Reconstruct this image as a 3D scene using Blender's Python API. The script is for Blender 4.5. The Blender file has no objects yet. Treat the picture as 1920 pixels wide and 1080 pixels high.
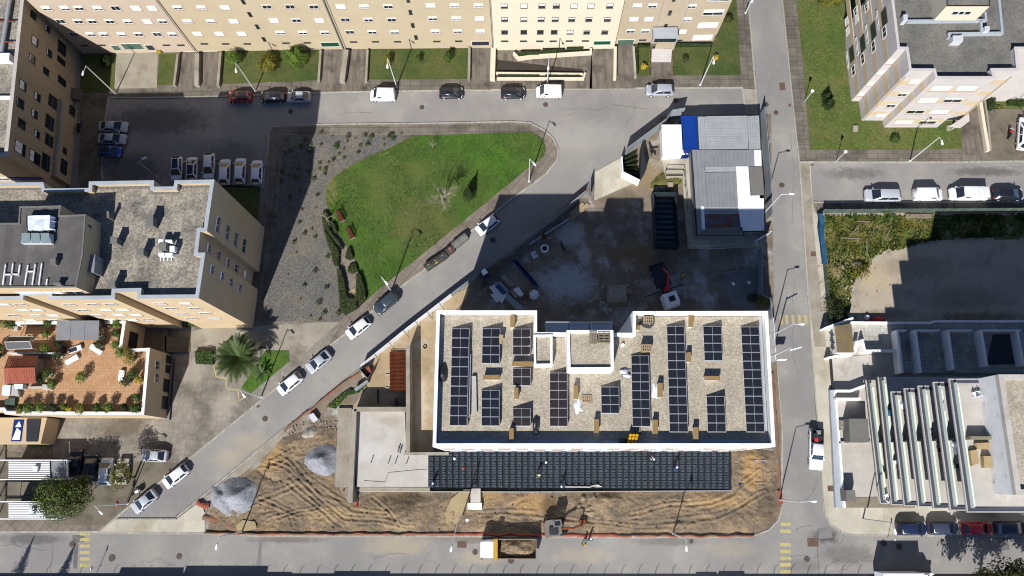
import bpy, bmesh, math, random
from mathutils import Vector, Matrix, noise
from mathutils.geometry import intersect_line_plane
random.seed(7)
C = bpy.context.scene.collection
# ---------------------------------------------------------------- camera
FPX, CAMH, NX, NY = 1500.0, 118.0, 976.0, 888.0          # focal length in px, height, nadir point
_d = Vector((NX-960, 540-NY, -FPX)).normalized(); _up = -_d
_x = (Vector((1,0,0)) - _up*_up.x).normalized(); _y = _up.cross(_x)
RW = Matrix((_x, _y, _up))                                 # camera -> world
cam = bpy.data.objects.new('camera', bpy.data.cameras.new('camera')); C.objects.link(cam)
cam.matrix_world = Matrix.Translation((0,0,CAMH)) @ RW.to_4x4()
cam.data.sensor_width = 36; cam.data.lens = FPX/1920*36
cam.data.clip_start = 1; cam.data.clip_end = 3000
bpy.context.scene.camera = cam
# ---------------------------------------------------------------- light
SUN = Vector((-0.355, -1.11, 1.0)).normalized()
sc = bpy.context.scene
w = bpy.data.worlds.new('World'); sc.world = w; w.use_nodes = True
nt = w.node_tree; bg = nt.nodes['Background']; sky = nt.nodes.new('ShaderNodeTexSky')
sky.sky_type = 'NISHITA'; sky.sun_disc = False
sky.sun_elevation = math.asin(SUN.z); sky.sun_rotation = math.atan2(SUN.x, SUN.y) % (2*math.pi)
nt.links.new(sky.outputs[0], bg.inputs[0]); bg.inputs[1].default_value = 0.098
sky.altitude = 400; sky.air_density = 0.55; sky.dust_density = 0.1; sky.ozone_density = 5.0
sl = bpy.data.lights.new('sun', 'SUN'); sl.energy = 5.0; sl.angle = math.radians(0.5); sl.color = (1, 0.975, 0.935)
so = bpy.data.objects.new('sun', sl); C.objects.link(so)
so.rotation_euler = (-SUN).to_track_quat('-Z', 'Y').to_euler(); so.location = SUN*200
sc.view_settings.view_transform = 'Standard'; sc.view_settings.look = 'None'
sc.cycles.filter_width = 1.1
sc.view_settings.exposure = 0.55; sc.view_settings.gamma = 1
# ---------------------------------------------------------------- helpers
def at(u, v, z=0.0):
    r = RW @ Vector((u-960, 540-v, -FPX)); k = (z-CAMH)/r.z
    return Vector((r.x*k, r.y*k, z))
def proj(P):
    c = RW.transposed() @ (Vector(P)-Vector((0,0,CAMH)))
    return 960-FPX*c.x/c.z, 540+FPX*c.y/c.z
def S(r, g, b, k=1.8):
    f = lambda c: ((c/255+0.055)/1.055)**2.4 if c > 10 else c/255/12.92
    return tuple(min(0.85, f(c)/k) for c in (r, g, b))
class MB:
    def __init__(s): s.v = []; s.f = []; s.m = []
    def poly(s, pts, mi=0):
        n = len(s.v); s.v += [tuple(p) for p in pts]; s.f.append(tuple(range(n, n+len(pts)))); s.m.append(mi)
    def prism(s, pts, z0, z1, top=True, bot=False, mi=0, mt=None):
        if area(pts) < 0: pts = pts[::-1]
        n = len(s.v); k = len(pts)
        s.v += [(p[0], p[1], z0) for p in pts]+[(p[0], p[1], z1) for p in pts]
        for i in range(k):
            j = (i+1) % k; s.f.append((n+i, n+j, n+k+j, n+k+i)); s.m.append(mi)
        if top: s.f.append(tuple(range(n+k, n+2*k))); s.m.append(mi if mt is None else mt)
        if bot: s.f.append(tuple(range(n+k-1, n-1, -1))); s.m.append(mi)
    def box(s, x0, y0, z0, x1, y1, z1, mi=0):
        s.prism([(x0, y0), (x1, y0), (x1, y1), (x0, y1)], z0, z1, True, True, mi)
    def obox(s, c, ax, hx, hy, z0, z1, mi=0):     # oriented box, ax = angle
        ca, sa = math.cos(ax), math.sin(ax)
        s.prism([(c[0]+a*ca-b*sa, c[1]+a*sa+b*ca) for a, b in ((-hx,-hy),(hx,-hy),(hx,hy),(-hx,hy))], z0, z1, True, True, mi)
    def tube(s, a, b, r0, r1=None, n=6, caps=True, mi=0):
        a = Vector(a); b = Vector(b); r1 = r0 if r1 is None else r1
        d = (b-a).normalized(); t = d.cross(Vector((0,0,1)));
        if t.length < 1e-3: t = Vector((1,0,0))
        t.normalize(); q = d.cross(t); k = len(s.v)
        for c, r in ((a, r0), (b, r1)):
            for i in range(n):
                an = 2*math.pi*i/n; s.v.append(tuple(c+(t*math.cos(an)+q*math.sin(an))*r))
        for i in range(n):
            j = (i+1) % n; s.f.append((k+j, k+i, k+n+i, k+n+j)); s.m.append(mi)
        if caps:
            s.f.append(tuple(range(k, k+n))); s.m.append(mi); s.f.append(tuple(range(k+2*n-1, k+n-1, -1))); s.m.append(mi)
    def disc(s, c, r, z0, z1, n=16, mi=0):
        s.prism([(c[0]+r*math.cos(2*math.pi*i/n), c[1]+r*math.sin(2*math.pi*i/n)) for i in range(n)], z0, z1, True, False, mi)
    def build(s, name, mats, parent=None, smooth=False):
        me = bpy.data.meshes.new(name); me.from_pydata(s.v, [], s.f)
        mats = mats if isinstance(mats, (list, tuple)) else [mats]
        for m in mats: me.materials.append(m)
        if len(mats) > 1: me.polygons.foreach_set('material_index', s.m)
        if smooth: me.polygons.foreach_set('use_smooth', [True]*len(me.polygons))
        me.update(); return link(name, me, parent)
def link(name, me, parent=None):
    o = bpy.data.objects.new(name, me); C.objects.link(o)
    if parent: o.parent = parent
    return o
def area(p): return sum(p[i][0]*p[(i+1) % len(p)][1]-p[(i+1) % len(p)][0]*p[i][1] for i in range(len(p)))/2
def px(pts, z=0.0): return [at(u, v, z) for u, v in pts]
def inset(P, d):
    P = [Vector((p[0], p[1])) for p in P]
    if area(P) < 0: P = P[::-1]
    out = []; n = len(P)
    for i in range(n):
        a, b, c = P[i-1], P[i], P[(i+1) % n]
        e1 = (b-a).normalized(); e2 = (c-b).normalized()
        n1 = Vector((-e1.y, e1.x)); n2 = Vector((-e2.y, e2.x))
        m = (n1+n2); m = m/max(0.25, m.length_squared)*2
        out.append(b+m*d)
    return P, out
def ring(mb, P, d, z0, z1, mi=0):
    A, B = inset(P, d); n = len(A)
    for i in range(n):
        j = (i+1) % n
        mb.poly([(*A[i], z1), (*A[j], z1), (*B[j], z1), (*B[i], z1)], mi)
        mb.poly([(*A[i], z0), (*A[j], z0), (*A[j], z1), (*A[i], z1)], mi)
        mb.poly([(*B[j], z0), (*B[i], z0), (*B[i], z1), (*B[j], z1)], mi)
def strip(mb, path, wd, z0, z1, mi=0, closed=False):     # band of width wd centred on a world path
    P = [Vector((p[0], p[1])) for p in path]; n = len(P); L = []; R = []
    for i in range(n):
        a = P[i-1] if (i > 0 or closed) else P[i]; c = P[(i+1) % n] if (i < n-1 or closed) else P[i]
        if a == P[i]: e = (c-P[i]).normalized(); m = Vector((-e.y, e.x))
        elif c == P[i]: e = (P[i]-a).normalized(); m = Vector((-e.y, e.x))
        else:
            e1 = (P[i]-a).normalized(); e2 = (c-P[i]).normalized()
            m = Vector((-e1.y-e2.y, e1.x+e2.x)); m = m/max(0.4, m.length_squared)*2
        L.append(P[i]+m*wd/2); R.append(P[i]-m*wd/2)
    for i in range(n if closed else n-1):
        j = (i+1) % n; mb.prism([R[i], R[j], L[j], L[i]], z0, z1, True, False, mi)
def tag(o, label, cat, group=None):
    o['label'] = label; o['category'] = cat
    if group: o['group'] = group
    return o
def thing(name, label, cat, loc=(0,0,0), rz=0, group=None):
    o = bpy.data.objects.new(name, None); C.objects.link(o); o.location = loc; o.rotation_euler = (0,0,rz)
    o.empty_display_size = .3
    return tag(o, label, cat, group)
def struct(o): o['kind'] = 'structure'; return o
def stuff(o): o['kind'] = 'stuff'; return o
def dup(root, loc, rz=0, label=None, scale=None):
    def cp(o, par):
        c = o.copy(); C.objects.link(c)
        if par: c.parent = par
        for ch in KIDS.get(o.name) or [x for x in o.children]: cp(ch, c)
        return c
    r = cp(root, None); r.location = loc; r.rotation_euler = (0,0,rz)
    if label: r['label'] = label
    if scale: r.scale = (scale, scale, scale) if not hasattr(scale, '__len__') else scale
    return r
KIDS = {}
# ---------------------------------------------------------------- materials
def pm(name, c1, c2=None, sc1=0.5, c3=None, sc3=0.1, thr=0.55, soft=0.1, fine=0.12, fsc=8.0, rough=0.9, bump=0.0, bsc=6.0,
       metal=0.0, grid=None, island=0.0, coord='Object', wave=None, vor=None, spec=0.3, stretch=None):
    m = bpy.data.materials.new(name); m.use_nodes = True; t = m.node_tree; N = t.nodes; L = t.links
    b = N['Principled BSDF']; b.inputs['Roughness'].default_value = rough; b.inputs['Metallic'].default_value = metal
    b.inputs['Specular IOR Level'].default_value = spec
    tc = N.new('ShaderNodeTexCoord'); co = tc.outputs[coord]
    if stretch:
        mp = N.new('ShaderNodeMapping'); L.new(co, mp.inputs[0]); mp.inputs[3].default_value = stretch[:3]
        mp.inputs[2].default_value = (0, 0, stretch[3]); co2 = mp.outputs[0]
    else: co2 = co
    def nz(s, d=3.0, r=.55, src=None):
        n = N.new('ShaderNodeTexNoise'); L.new(src or co, n.inputs['Vector']); n.inputs['Scale'].default_value = s
        n.inputs['Detail'].default_value = d; n.inputs['Roughness'].default_value = r; return n.outputs['Fac']
    def mix(f, a, bcol, mode='MIX'):
        x = N.new('ShaderNodeMix'); x.data_type = 'RGBA'; x.blend_type = mode
        if hasattr(f, 'links'): L.new(f, x.inputs[0])
        else: x.inputs[0].default_value = f
        for s, i in ((a, 6), (bcol, 7)):
            if hasattr(s, 'links'): L.new(s, x.inputs[i])
            else: x.inputs[i].default_value = (*s[:3], 1)
        return x.outputs[2]
    def mr(f, a, bb, c=0., d=1.):
        x = N.new('ShaderNodeMapRange'); L.new(f, x.inputs[0])
        for i, q in enumerate((a, bb, c, d)): x.inputs[i+1].default_value = q
        return x.outputs[0]
    col = c1
    if c2: col = mix(mr(nz(sc1, 4, .6, co2), .35, .65), c1, c2)
    if c3: col = mix(mr(nz(sc3, 6, .65), thr-soft, thr+soft), col, c3)
    if wave:      # (scale, angle, colour, sharpness)
        mp = N.new('ShaderNodeMapping'); L.new(co, mp.inputs[0]); mp.inputs[2].default_value = (0, 0, wave[1])
        wv = N.new('ShaderNodeTexWave'); L.new(mp.outputs[0], wv.inputs['Vector']); wv.inputs['Scale'].default_value = wave[0]
        wv.inputs['Distortion'].default_value = wave[4] if len(wave) > 4 else 0
        col = mix(mr(wv.outputs['Fac'], wave[3], 1.0), col, wave[2])
    if grid:      # (brick w, row h, angle, joint colour, mortar, offset)
        mp = N.new('ShaderNodeMapping'); L.new(co, mp.inputs[0]); mp.inputs[2].default_value = (0, 0, grid[2])
        br = N.new('ShaderNodeTexBrick'); L.new(mp.outputs[0], br.inputs['Vector']); br.inputs['Scale'].default_value = 1
        br.inputs['Brick Width'].default_value = grid[0]; br.inputs['Row Height'].default_value = grid[1]
        br.inputs['Mortar Size'].default_value = grid[4]; br.inputs['Mortar Smooth'].default_value = .3
        br.offset = grid[5] if len(grid) > 5 else 0
        br.inputs['Color1'].default_value = (.86,.86,.86,1); br.inputs['Color2'].default_value = (1.06,1.06,1.06,1)
        br.inputs['Mortar'].default_value = (*grid[3], 1)
        col = mix(1.0, col, br.outputs['Color'], 'MULTIPLY')
    if vor:       # (scale, dark, bright)
        vo = N.new('ShaderNodeTexVoronoi'); L.new(co, vo.inputs['Vector']); vo.inputs['Scale'].default_value = vor[0]
        g = N.new('ShaderNodeSeparateColor'); L.new(vo.outputs['Color'], g.inputs[0])
        r = mr(g.outputs[0], 0, 1, vor[1], vor[2]); cc = N.new('ShaderNodeCombineColor')
        for i in range(3): L.new(r, cc.inputs[i])
        col = mix(1.0, col, cc.outputs[0], 'MULTIPLY')
    if island:
        ge = N.new('ShaderNodeNewGeometry'); r = mr(ge.outputs['Random Per Island'], 0, 1, 1-island, 1+island)
        cc = N.new('ShaderNodeCombineColor'); [L.new(r, cc.inputs[i]) for i in range(3)]
        col = mix(1.0, col, cc.outputs[0], 'MULTIPLY')
    if fine:
        r = mr(nz(fsc, 5, .7), .25, .75, 1-fine, 1+fine); cc = N.new('ShaderNodeCombineColor')
        for i in range(3): L.new(r, cc.inputs[i])
        col = mix(1.0, col, cc.outputs[0], 'MULTIPLY')
    if hasattr(col, 'links'): L.new(col, b.inputs['Base Color'])
    else: b.inputs['Base Color'].default_value = (*col, 1)
    if bump:
        bp = N.new('ShaderNodeBump'); bp.inputs['Strength'].default_value = bump; bp.inputs['Distance'].default_value = .1
        L.new(nz(bsc, 5, .65), bp.inputs['Height']); L.new(bp.outputs[0], b.inputs['Normal'])
    return m
J = (.45, .43, .40)
M = {}
M['asphalt'] = pm('asphalt', S(166,162,158), S(150,147,144), .22, S(184,179,170), .11, .54, .1, .08, 12, stretch=(1,1,1,0))
M['asphalt_dark'] = pm('asphalt_dark', S(140,137,134), S(150,147,144), .5, fine=.1, fsc=10)
M['asphalt_patch'] = pm('asphalt_patch', S(108,104,101), S(134,130,126), 1.2, fine=.12)
M['pave'] = pm('paving', S(148,140,128), S(122,114,103), .35, S(98,90,80), .18, .60, .1, .10, 10, grid=(1.6,.8,0,J,.03))
M['pave_diag'] = pm('paving_diagonal', S(160,148,134), S(142,130,117), .3, S(120,110,98), .3, .62, .1, .09, 10, grid=(.9,1.7,.675,J,.035))
M['pave_court'] = pm('paving_court', S(182,173,160), S(158,150,137), .4, S(126,119,108), .18, .55, .1, .16, 5, grid=(.75,.75,.1,(.72,.70,.66),.025))
M['pave_light'] = pm('paving_light', S(232,224,204), S(214,206,186), .3, S(190,180,152), .16, .6, .1, .05, 6, grid=(3.2,3.2,0,(.8,.78,.7),.02))
M['pave_brown'] = pm('paving_brown', S(142,134,116), S(124,115,98), .4, S(95,86,70), .3, .6, .1, .1, 12)
M['conc'] = pm('concrete', S(190,182,165), S(170,160,142), .4, S(140,130,112), .25, .62, .1, .08, 8)
M['conc_white'] = pm('concrete_white', S(224,218,208), S(208,200,190), .5, S(190,180,165), .3, .64, .08, .04, 8)
M['conc_wet'] = pm('drive_concrete', S(150,140,128), S(116,106,95), .5, S(86,78,70), .35, .6, .1, .08, 8, stretch=(3,.4,1,0))
M['kerb'] = pm('kerb_stone', S(205,200,186), S(186,180,166), 1.5, fine=.08, fsc=5, grid=(1.0,9,.0,J,.03))
M['yard'] = pm('yard_ground', S(164,148,128), S(130,116,98), .3, S(204,202,198), .2, .59, .07, .22, 4)
M['yard_sand'] = pm('yard_sand', S(205,180,142), S(184,160,124), .4, S(215,205,185), .35, .6, .1, .07, 9)
M['sand'] = pm('sandy_ground', S(204,190,168), S(190,177,156), .3, S(170,160,142), .5, .6, .08, .12, 6)
M['soil'] = pm('soil', S(182,156,120), S(152,132,108), .3, S(120,108,94), .3, .54, .12, .32, 4.5, bump=1.0, bsc=7, vor=(3.4,.84,1.12), stretch=(1,2.5,1,.3))
M['clay'] = pm('wet_clay', S(196,176,132), S(182,160,118), 1, fine=.05, rough=.5)
M['gravel_grey'] = pm('grey_gravel', S(118,116,112), S(106,105,103), .2, S(140,132,116), .2, .56, .14, .35, 16, vor=(8,.6,1.4))
M['lawn'] = pm('park_lawn', S(86,128,32), S(62,104,24), .35, S(98,112,52), .06, .52, .1, .2, 9, vor=(3.5,.86,1.14))
M['lawn2'] = pm('garden_lawn', S(86,100,46), S(104,106,58), .3, S(66,88,38), .2, .58, .12, .18, 9, vor=(3,.88,1.12))
M['lawn3'] = pm('rough_lawn', S(100,114,52), S(126,120,76), .25, S(84,106,42), .14, .55, .15, .2, 8, vor=(2.5,.85,1.15))
M['weeds'] = pm('weedy_ground', S(128,118,70), S(92,110,42), .45, S(176,158,116), .3, .62, .1, .25, 6, vor=(2.5,.8,1.2))
M['grav_roof'] = pm('roof_gravel', S(214,202,180), S(198,186,165), .6, fine=.2, fsc=4.0, vor=(5.0,.78,1.16), bump=.9, bsc=5)
M['grav_old'] = pm('old_roof_gravel', S(188,178,160), S(162,155,142), .4, S(122,118,110), .35, .58, .12, .2, 8, vor=(5,.65,1.35), bump=.5)
M['grav_dark'] = pm('dark_roof_gravel', S(136,134,128), S(118,117,112), .4, S(152,146,134), .15, .58, .12, .15, 10, vor=(6,.8,1.2))
M['tan'] = pm('tan_render', S(222,198,160), S(214,190,153), .3, fine=.04, grid=(60,.35,0,(.93,.93,.93),.05))
M['tanN'] = pm('tan_brick_wall', S(224,206,172), S(217,199,165), .35, fine=.05, fsc=5)
M['tan_e'] = pm('beige_render', S(214,196,168), S(206,188,160), .35, fine=.05)
M['pinkish'] = pm('pink_beige_render', S(228,208,184), S(222,200,176), .25, fine=.04)
M['cream'] = pm('cream_render', S(255,243,216), S(252,239,211), .3, fine=.02)
M['tanW'] = pm('apricot_render', S(234,208,168), S(226,200,160), .3, fine=.03)
M['white'] = pm('white_render', (.80,.79,.77), (.74,.73,.72), .5, (.66,.65,.62), .7, .62, .08, .05)
M['white_dirty'] = pm('stained_white_render', (.66,.65,.63), (.58,.57,.55), .8, S(170,160,140), .8, .66, .05, .04)
M['whiteband'] = pm('pale_stone_cladding', S(236,228,222), S(226,218,213), .6, fine=.03)
M['sandband'] = pm('sand_band_cladding', S(238,216,180), S(230,208,172), .6, fine=.03)
M['bluegrey'] = pm('blue_grey_coping', S(200,208,214), S(188,196,203), .8, fine=.04)
M['metal_l'] = pm('light_metal', (.62,.63,.64), fine=.04, rough=.4, metal=.3)
M['metal_g'] = pm('grey_sheet', S(164,166,170), S(152,154,158), .6, fine=.05, rough=.5, wave=(1.6,0,(.16,.16,.17),.93))
M['metal_gy'] = pm('grey_sheet_across', S(196,198,200), S(180,182,184), .5, fine=.05, rough=.5, wave=(.9,math.pi/2,(.18,.18,.19),.93))
M['metal_d'] = pm('dark_metal', (.03,.033,.037), fine=.1, rough=.5, metal=.3)
M['galv'] = pm('galvanised_steel', (.45,.46,.47), fine=.08, rough=.45, metal=.5)
M['blue_sheet'] = pm('blue_sheet', S(20,72,165,1.5), S(16,62,150,1.5), .8, fine=.05, rough=.45, wave=(2.2,math.pi/2,S(10,45,120),.7))
M['glass'] = pm('window_glass', (.012,.02,.022), fine=0, rough=.08, spec=.8)
M['glass_green'] = pm('green_glass', (.60,.66,.56), fine=.03, rough=.2)
M['shutter'] = pm('white_shutter', (.82,.82,.81), fine=.02, rough=.5)
M['frame_w'] = pm('pale_frame', (.6,.58,.55), fine=0, rough=.5)
M['frame_d'] = pm('dark_frame', (.05,.05,.05), fine=0, rough=.5)
M['sill'] = pm('rose_sill', S(196,170,158), fine=.04)
M['green_door'] = pm('green_door', S(20,96,66), S(16,84,58), 1, fine=.05, rough=.5)
M['green_pale'] = pm('pale_green_door', S(96,128,110), S(84,116,100), 1, fine=.05, rough=.5)
M['black'] = pm('black_plastic', (.012,.012,.013), fine=0, rough=.6)
M['tyre'] = pm('tyre', (.015,.015,.015), fine=0, rough=.9)
M['tile'] = pm('terrace_tile', S(222,178,136), S(212,166,124), .5, S(204,154,112), .4, .62, .08, .04, 6, grid=(.4,.4,0,(.78,.74,.68),.03))
M['tile_pale'] = pm('pale_court_tile', S(226,224,214), S(206,204,194), .4, S(168,164,150), .25, .6, .1, .05, 6, grid=(.6,.6,0,(.6,.6,.58),.03))
M['coping'] = pm('white_coping', (.80,.79,.77), (.76,.75,.73), .6, (.64,.62,.58), .5, .62, .08, .05, 6, grid=(2.4,2.4,0,(.7,.7,.7),.03))
M['cap_tan'] = pm('vent_cap_tan', S(176,144,92), S(168,136,86), 1, fine=.04)
M['card'] = pm('cardboard', S(204,178,134), S(196,168,124), 1, fine=.05)
M['wood'] = pm('pale_timber', S(200,176,142), S(180,154,120), 1.5, fine=.12)
M['wood_old'] = pm('grey_timber', S(168,156,134), S(150,138,118), 1.5, fine=.12)
M['wood_red'] = pm('red_brown_timber', S(112,54,38), S(96,46,32), 1.5, fine=.1)
M['rust'] = pm('rusty_steel', S(150,76,34), S(128,62,28), .8, fine=.2, rough=.8)
M['red'] = pm('red_paint', (.5,.03,.025), fine=.04, rough=.35)
M['orange'] = pm('orange_net', S(186,98,72), S(160,90,72), 1, fine=.2)
M['orange_old'] = pm('faded_orange_net', S(176,112,88), S(150,104,82), .8, S(140,120,98), .6, .52, .08, .12)
M['yellow'] = pm('yellow_paint', S(222,176,60), S(206,160,52), 1, fine=.06, rough=.5)
M['yellow_bright'] = pm('yellow_plastic', S(245,185,30), fine=.04, rough=.4)
M['blue'] = pm('blue_paint', S(30,62,140), S(24,52,122), 1, fine=.05, rough=.4)
M['navy'] = pm('navy_panel', (.0075,.010,.018), (.009,.012,.021), 2, fine=.05, rough=.55, spec=.2, grid=(9,.18,0,(.5,.5,.5),.02))
M['navy_b'] = pm('brown_black_panel', (.022,.018,.021), (.026,.021,.023), 2, fine=.05, rough=.5, spec=.2, grid=(9,.18,0,(.5,.5,.5),.02))
M['deck'] = pm('void_former_plastic', (.032,.041,.052), fine=.25, fsc=7, rough=.75, vor=(11,.25,1.9))
M['deck_gap'] = pm('void_former_gap', (.008,.010,.014), fine=.2, rough=.8)
M['leaf'] = pm('leaf_mid', S(84,112,40), S(60,88,28), .8, fine=.1, island=.35, rough=.7)
M['leaf_d'] = pm('leaf_dark', S(52,72,28), S(36,54,20), .8, fine=.1, island=.4, rough=.7)
M['leaf_y'] = pm('leaf_yellowish', S(142,136,44), S(104,104,34), .8, fine=.1, island=.35, rough=.7)
M['leaf_l'] = pm('leaf_light', S(122,146,52), S(92,122,40), .8, fine=.1, island=.3, rough=.7)
M['leaf_o'] = pm('leaf_olive', S(92,94,44), S(66,70,30), .5, fine=.1, island=.4, rough=.7)
M['palm'] = pm('palm_leaf', S(102,122,66), S(70,92,44), .8, fine=.1, island=.35, rough=.55)
M['flower'] = pm('yellow_blossom', S(230,200,60), S(200,176,70), 2, fine=.1, island=.2)
M['bark'] = pm('bark', S(120,104,84), S(96,82,66), 2, fine=.15)
M['bark_pale'] = pm('pale_bark', S(206,192,172), S(180,166,146), 2, fine=.1)
M['pile'] = pm('crushed_stone', S(186,187,192), S(166,168,174), .5, fine=.28, fsc=9, bump=1.0, bsc=8, vor=(7,.72,1.2))
M['rubble'] = pm('rubble', S(200,194,182), S(160,150,134), 2, fine=.2)
M['rock'] = pm('rock', S(180,160,130), S(150,132,106), 1, fine=.15)
M['clothes_d'] = pm('dark_cloth', (.02,.022,.03), fine=.1)
M['clothes_b'] = pm('blue_cloth', S(50,70,120), fine=.1)
M['skin'] = pm('skin', S(208,158,128), fine=0)
M['hiviz'] = pm('hi_vis_cloth', S(215,230,60), fine=.05)
M['helmet_w'] = pm('white_helmet', (.75,.75,.72), fine=0, rough=.3)
M['helmet_y'] = pm('yellow_helmet', S(240,180,40), fine=0, rough=.3)
M['plastic_w'] = pm('white_plastic', (.78,.79,.8), fine=.03, rough=.4)
M['film'] = pm('milky_film', (.62,.66,.72), (.5,.54,.6), 2, fine=.08, rough=.3)
M['tarp_k'] = pm('black_tarp', (.02,.022,.025), fine=.2, rough=.35, spec=.6)
M['roof_tile'] = pm('terracotta_tile', S(196,112,88), S(182,100,78), .8, fine=.08, wave=(1.6,0,S(150,76,58),.6))
M['roof_tile_shade'] = pm('terracotta_tile_shaded', S(158,92,70), S(146,84,64), .8, fine=.08, wave=(1.6,0,S(116,62,48),.6))  # same tile with shade painted in, for the slope facing away from the sun
M['headlight'] = pm('headlight_glass', (.6,.62,.64), fine=0, rough=.15)
M['taillight'] = pm('tail_light', (.4,.015,.012), fine=0, rough=.2)
M['manhole'] = pm('cast_iron', S(110,96,84), S(92,80,70), 3, fine=.2, rough=.7)
M['manhole_r'] = pm('brown_cover', S(140,112,94), S(122,98,82), 3, fine=.15, grid=(.3,.3,0,(.7,.7,.7),.05))
M['yline'] = pm('worn_yellow_paint', S(222,206,132), S(206,194,136), 1.5, S(170,164,146), 1.6, .60, .08, .08)
M['net_blue'] = pm('blue_net', S(48,108,150), S(36,92,134), 1, fine=.12)
M['net_green'] = pm('green_mesh', S(96,116,104), S(82,100,90), 1, fine=.12)
M['panel_grey'] = pm('grey_hoarding', S(176,186,192), S(160,170,176), .6, fine=.04, rough=.6)
M['panel_white'] = pm('white_hoarding', (.7,.71,.72), (.62,.63,.64), .6, fine=.03, rough=.6)
M['dark_roof'] = pm('grey_felt_roof', S(122,118,114), S(108,104,101), .5, fine=.1, fsc=5, grid=(.95,6,0,(.82,.82,.82),.03))
M['flat_grey'] = pm('flat_grey_panel', S(138,136,130), S(130,128,122), 1, fine=.04)
M['slate_ledge'] = pm('dark_ledge', S(86,92,104), S(80,86,98), 1, fine=.04)
M['glaze_dark'] = pm('dark_tile_lot', (.05,.055,.06), fine=.1)
def spots(m, lst):      # stains and painted shade with a place and shape of their own: (u, v, rx m, ry m, colour, strength)
    t = m.node_tree; N = t.nodes; L = t.links; b = N['Principled BSDF']; src = b.inputs['Base Color'].links[0].from_socket
    tc = N.new('ShaderNodeTexCoord')
    nz = N.new('ShaderNodeTexNoise'); nz.inputs['Scale'].default_value = .9; nz.inputs['Detail'].default_value = 6; nz.inputs['Roughness'].default_value = .65; L.new(tc.outputs['Object'], nz.inputs['Vector'])
    for u, v, rx, ry, colr, st in lst:
        p = at(u, v, 0); mp = N.new('ShaderNodeMapping'); L.new(tc.outputs['Object'], mp.inputs[0]); mp.inputs[1].default_value = (-p.x/rx, -p.y/ry, 0); mp.inputs[3].default_value = (1/rx, 1/ry, 0)
        g = N.new('ShaderNodeTexGradient'); g.gradient_type = 'SPHERICAL'; L.new(mp.outputs[0], g.inputs[0])
        a = N.new('ShaderNodeMath'); a.operation = 'ADD'; L.new(g.outputs['Fac'], a.inputs[0]); L.new(nz.outputs['Fac'], a.inputs[1])
        r = N.new('ShaderNodeMapRange'); L.new(a.outputs[0], r.inputs[0]); r.inputs[1].default_value = .72; r.inputs[2].default_value = 1.15; r.inputs[4].default_value = st
        x = N.new('ShaderNodeMix'); x.data_type = 'RGBA'; L.new(r.outputs[0], x.inputs[0]); L.new(src, x.inputs[6]); x.inputs[7].default_value = (*colr, 1); src = x.outputs[2]
    L.new(src, b.inputs['Base Color'])
DU = S(206,190,158)
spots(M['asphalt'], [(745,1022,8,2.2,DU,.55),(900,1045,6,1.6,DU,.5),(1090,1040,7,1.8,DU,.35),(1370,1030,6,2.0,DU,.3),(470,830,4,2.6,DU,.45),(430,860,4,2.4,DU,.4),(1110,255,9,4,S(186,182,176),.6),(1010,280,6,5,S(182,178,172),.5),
  (1600,325,7,1.6,S(118,114,110),.7),(1850,322,9,1.2,S(112,108,104),.8),(60,1010,7,1.2,S(112,109,106),.8),(1545,1005,3,1.6,S(96,92,88),.9),(1590,1040,7,2.2,S(128,124,120),.7),(1500,1060,5,1.5,S(128,124,120),.5),(1255,1015,7,1.0,S(128,122,116),.6),(540,1012,8,.7,S(128,118,104),.7),(900,1012,9,.8,S(136,124,106),.7),(640,690,5,3,S(184,178,168),.4),(1490,400,2.5,10,S(186,181,174),.45),(1440,60,2,8,S(150,147,143),.4),(300,225,12,4,S(112,111,112),.9),(250,320,8,5,S(106,106,108),.9),(430,290,8,4,S(120,118,118),.7)])  # dark spots on the north-west lot are shade painted into the asphalt
spots(M['lawn'], [(800,420,8,7,S(116,108,66),.6),(770,330,7,4,S(112,108,62),.35),(620,350,1.6,5,S(150,138,84),.6)])
spots(M['yard'], [(1070,440,3.2,3.6,S(206,202,196),.85),(1065,530,6,5,S(206,214,222),.8),(1390,540,4,4,S(150,160,168),.6),(1095,480,1.6,3,S(210,206,200),.8),(1160,420,6,5,S(112,102,92),.6),(1190,480,7,3,S(150,122,84),.6),(1240,500,5,2,S(150,126,88),.5),(1330,500,8,1.6,S(176,168,152),.45),(1160,560,3,2,S(176,170,166),.5),(1210,330,5,4,S(176,152,112),.7)])
spots(M['sand'], [(1640,520,4,4,S(214,192,156),.7),(1720,500,9,3,S(168,152,130),.7),(1800,560,10,3,S(150,138,122),.6),(1660,590,6,1.2,S(150,138,112),.7),(1830,595,12,1.3,S(132,118,92),.8),(1760,470,8,1.8,S(206,192,168),.5)])
spots(M['pave_court'], [(230,800,6,2.5,S(112,100,84),.7),(420,760,3,3,S(206,196,178),.5),(360,700,3,3,S(206,196,178),.5)])
spots(M['soil'], [(500,850,4,4,S(206,168,112),.8),(760,935,4,2,S(98,84,64),.8),(1000,945,5,2.2,S(198,160,108),.8),(900,930,5,2.5,S(200,166,112),.7),(1410,880,2.2,5,S(206,164,106),.8),(1350,940,6,1.6,S(204,168,118),.7),(1440,950,2.5,4,S(122,106,88),.8),(560,930,6,3,S(168,148,120),.6),(620,965,8,1.6,S(196,170,124),.6),(1250,975,10,1.2,S(132,118,98),.7),(1030,950,2,2.5,S(92,76,56),.7)])
spots(M['conc_white'], [(735,790,3,1.2,S(190,176,150),.6),(700,850,3,3,S(236,232,226),.5)])
spots(M['yard_sand'], [(790,760,1.6,8,S(228,214,188),.8),(798,690,1,3,S(170,150,110),.5),(640,790,4,2.4,S(206,196,176),.7)])
def paint(name, c, rough=.28):
    if name not in M: M[name] = pm(name, c, fine=0, rough=rough, spec=.6)
    return M[name]
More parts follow.
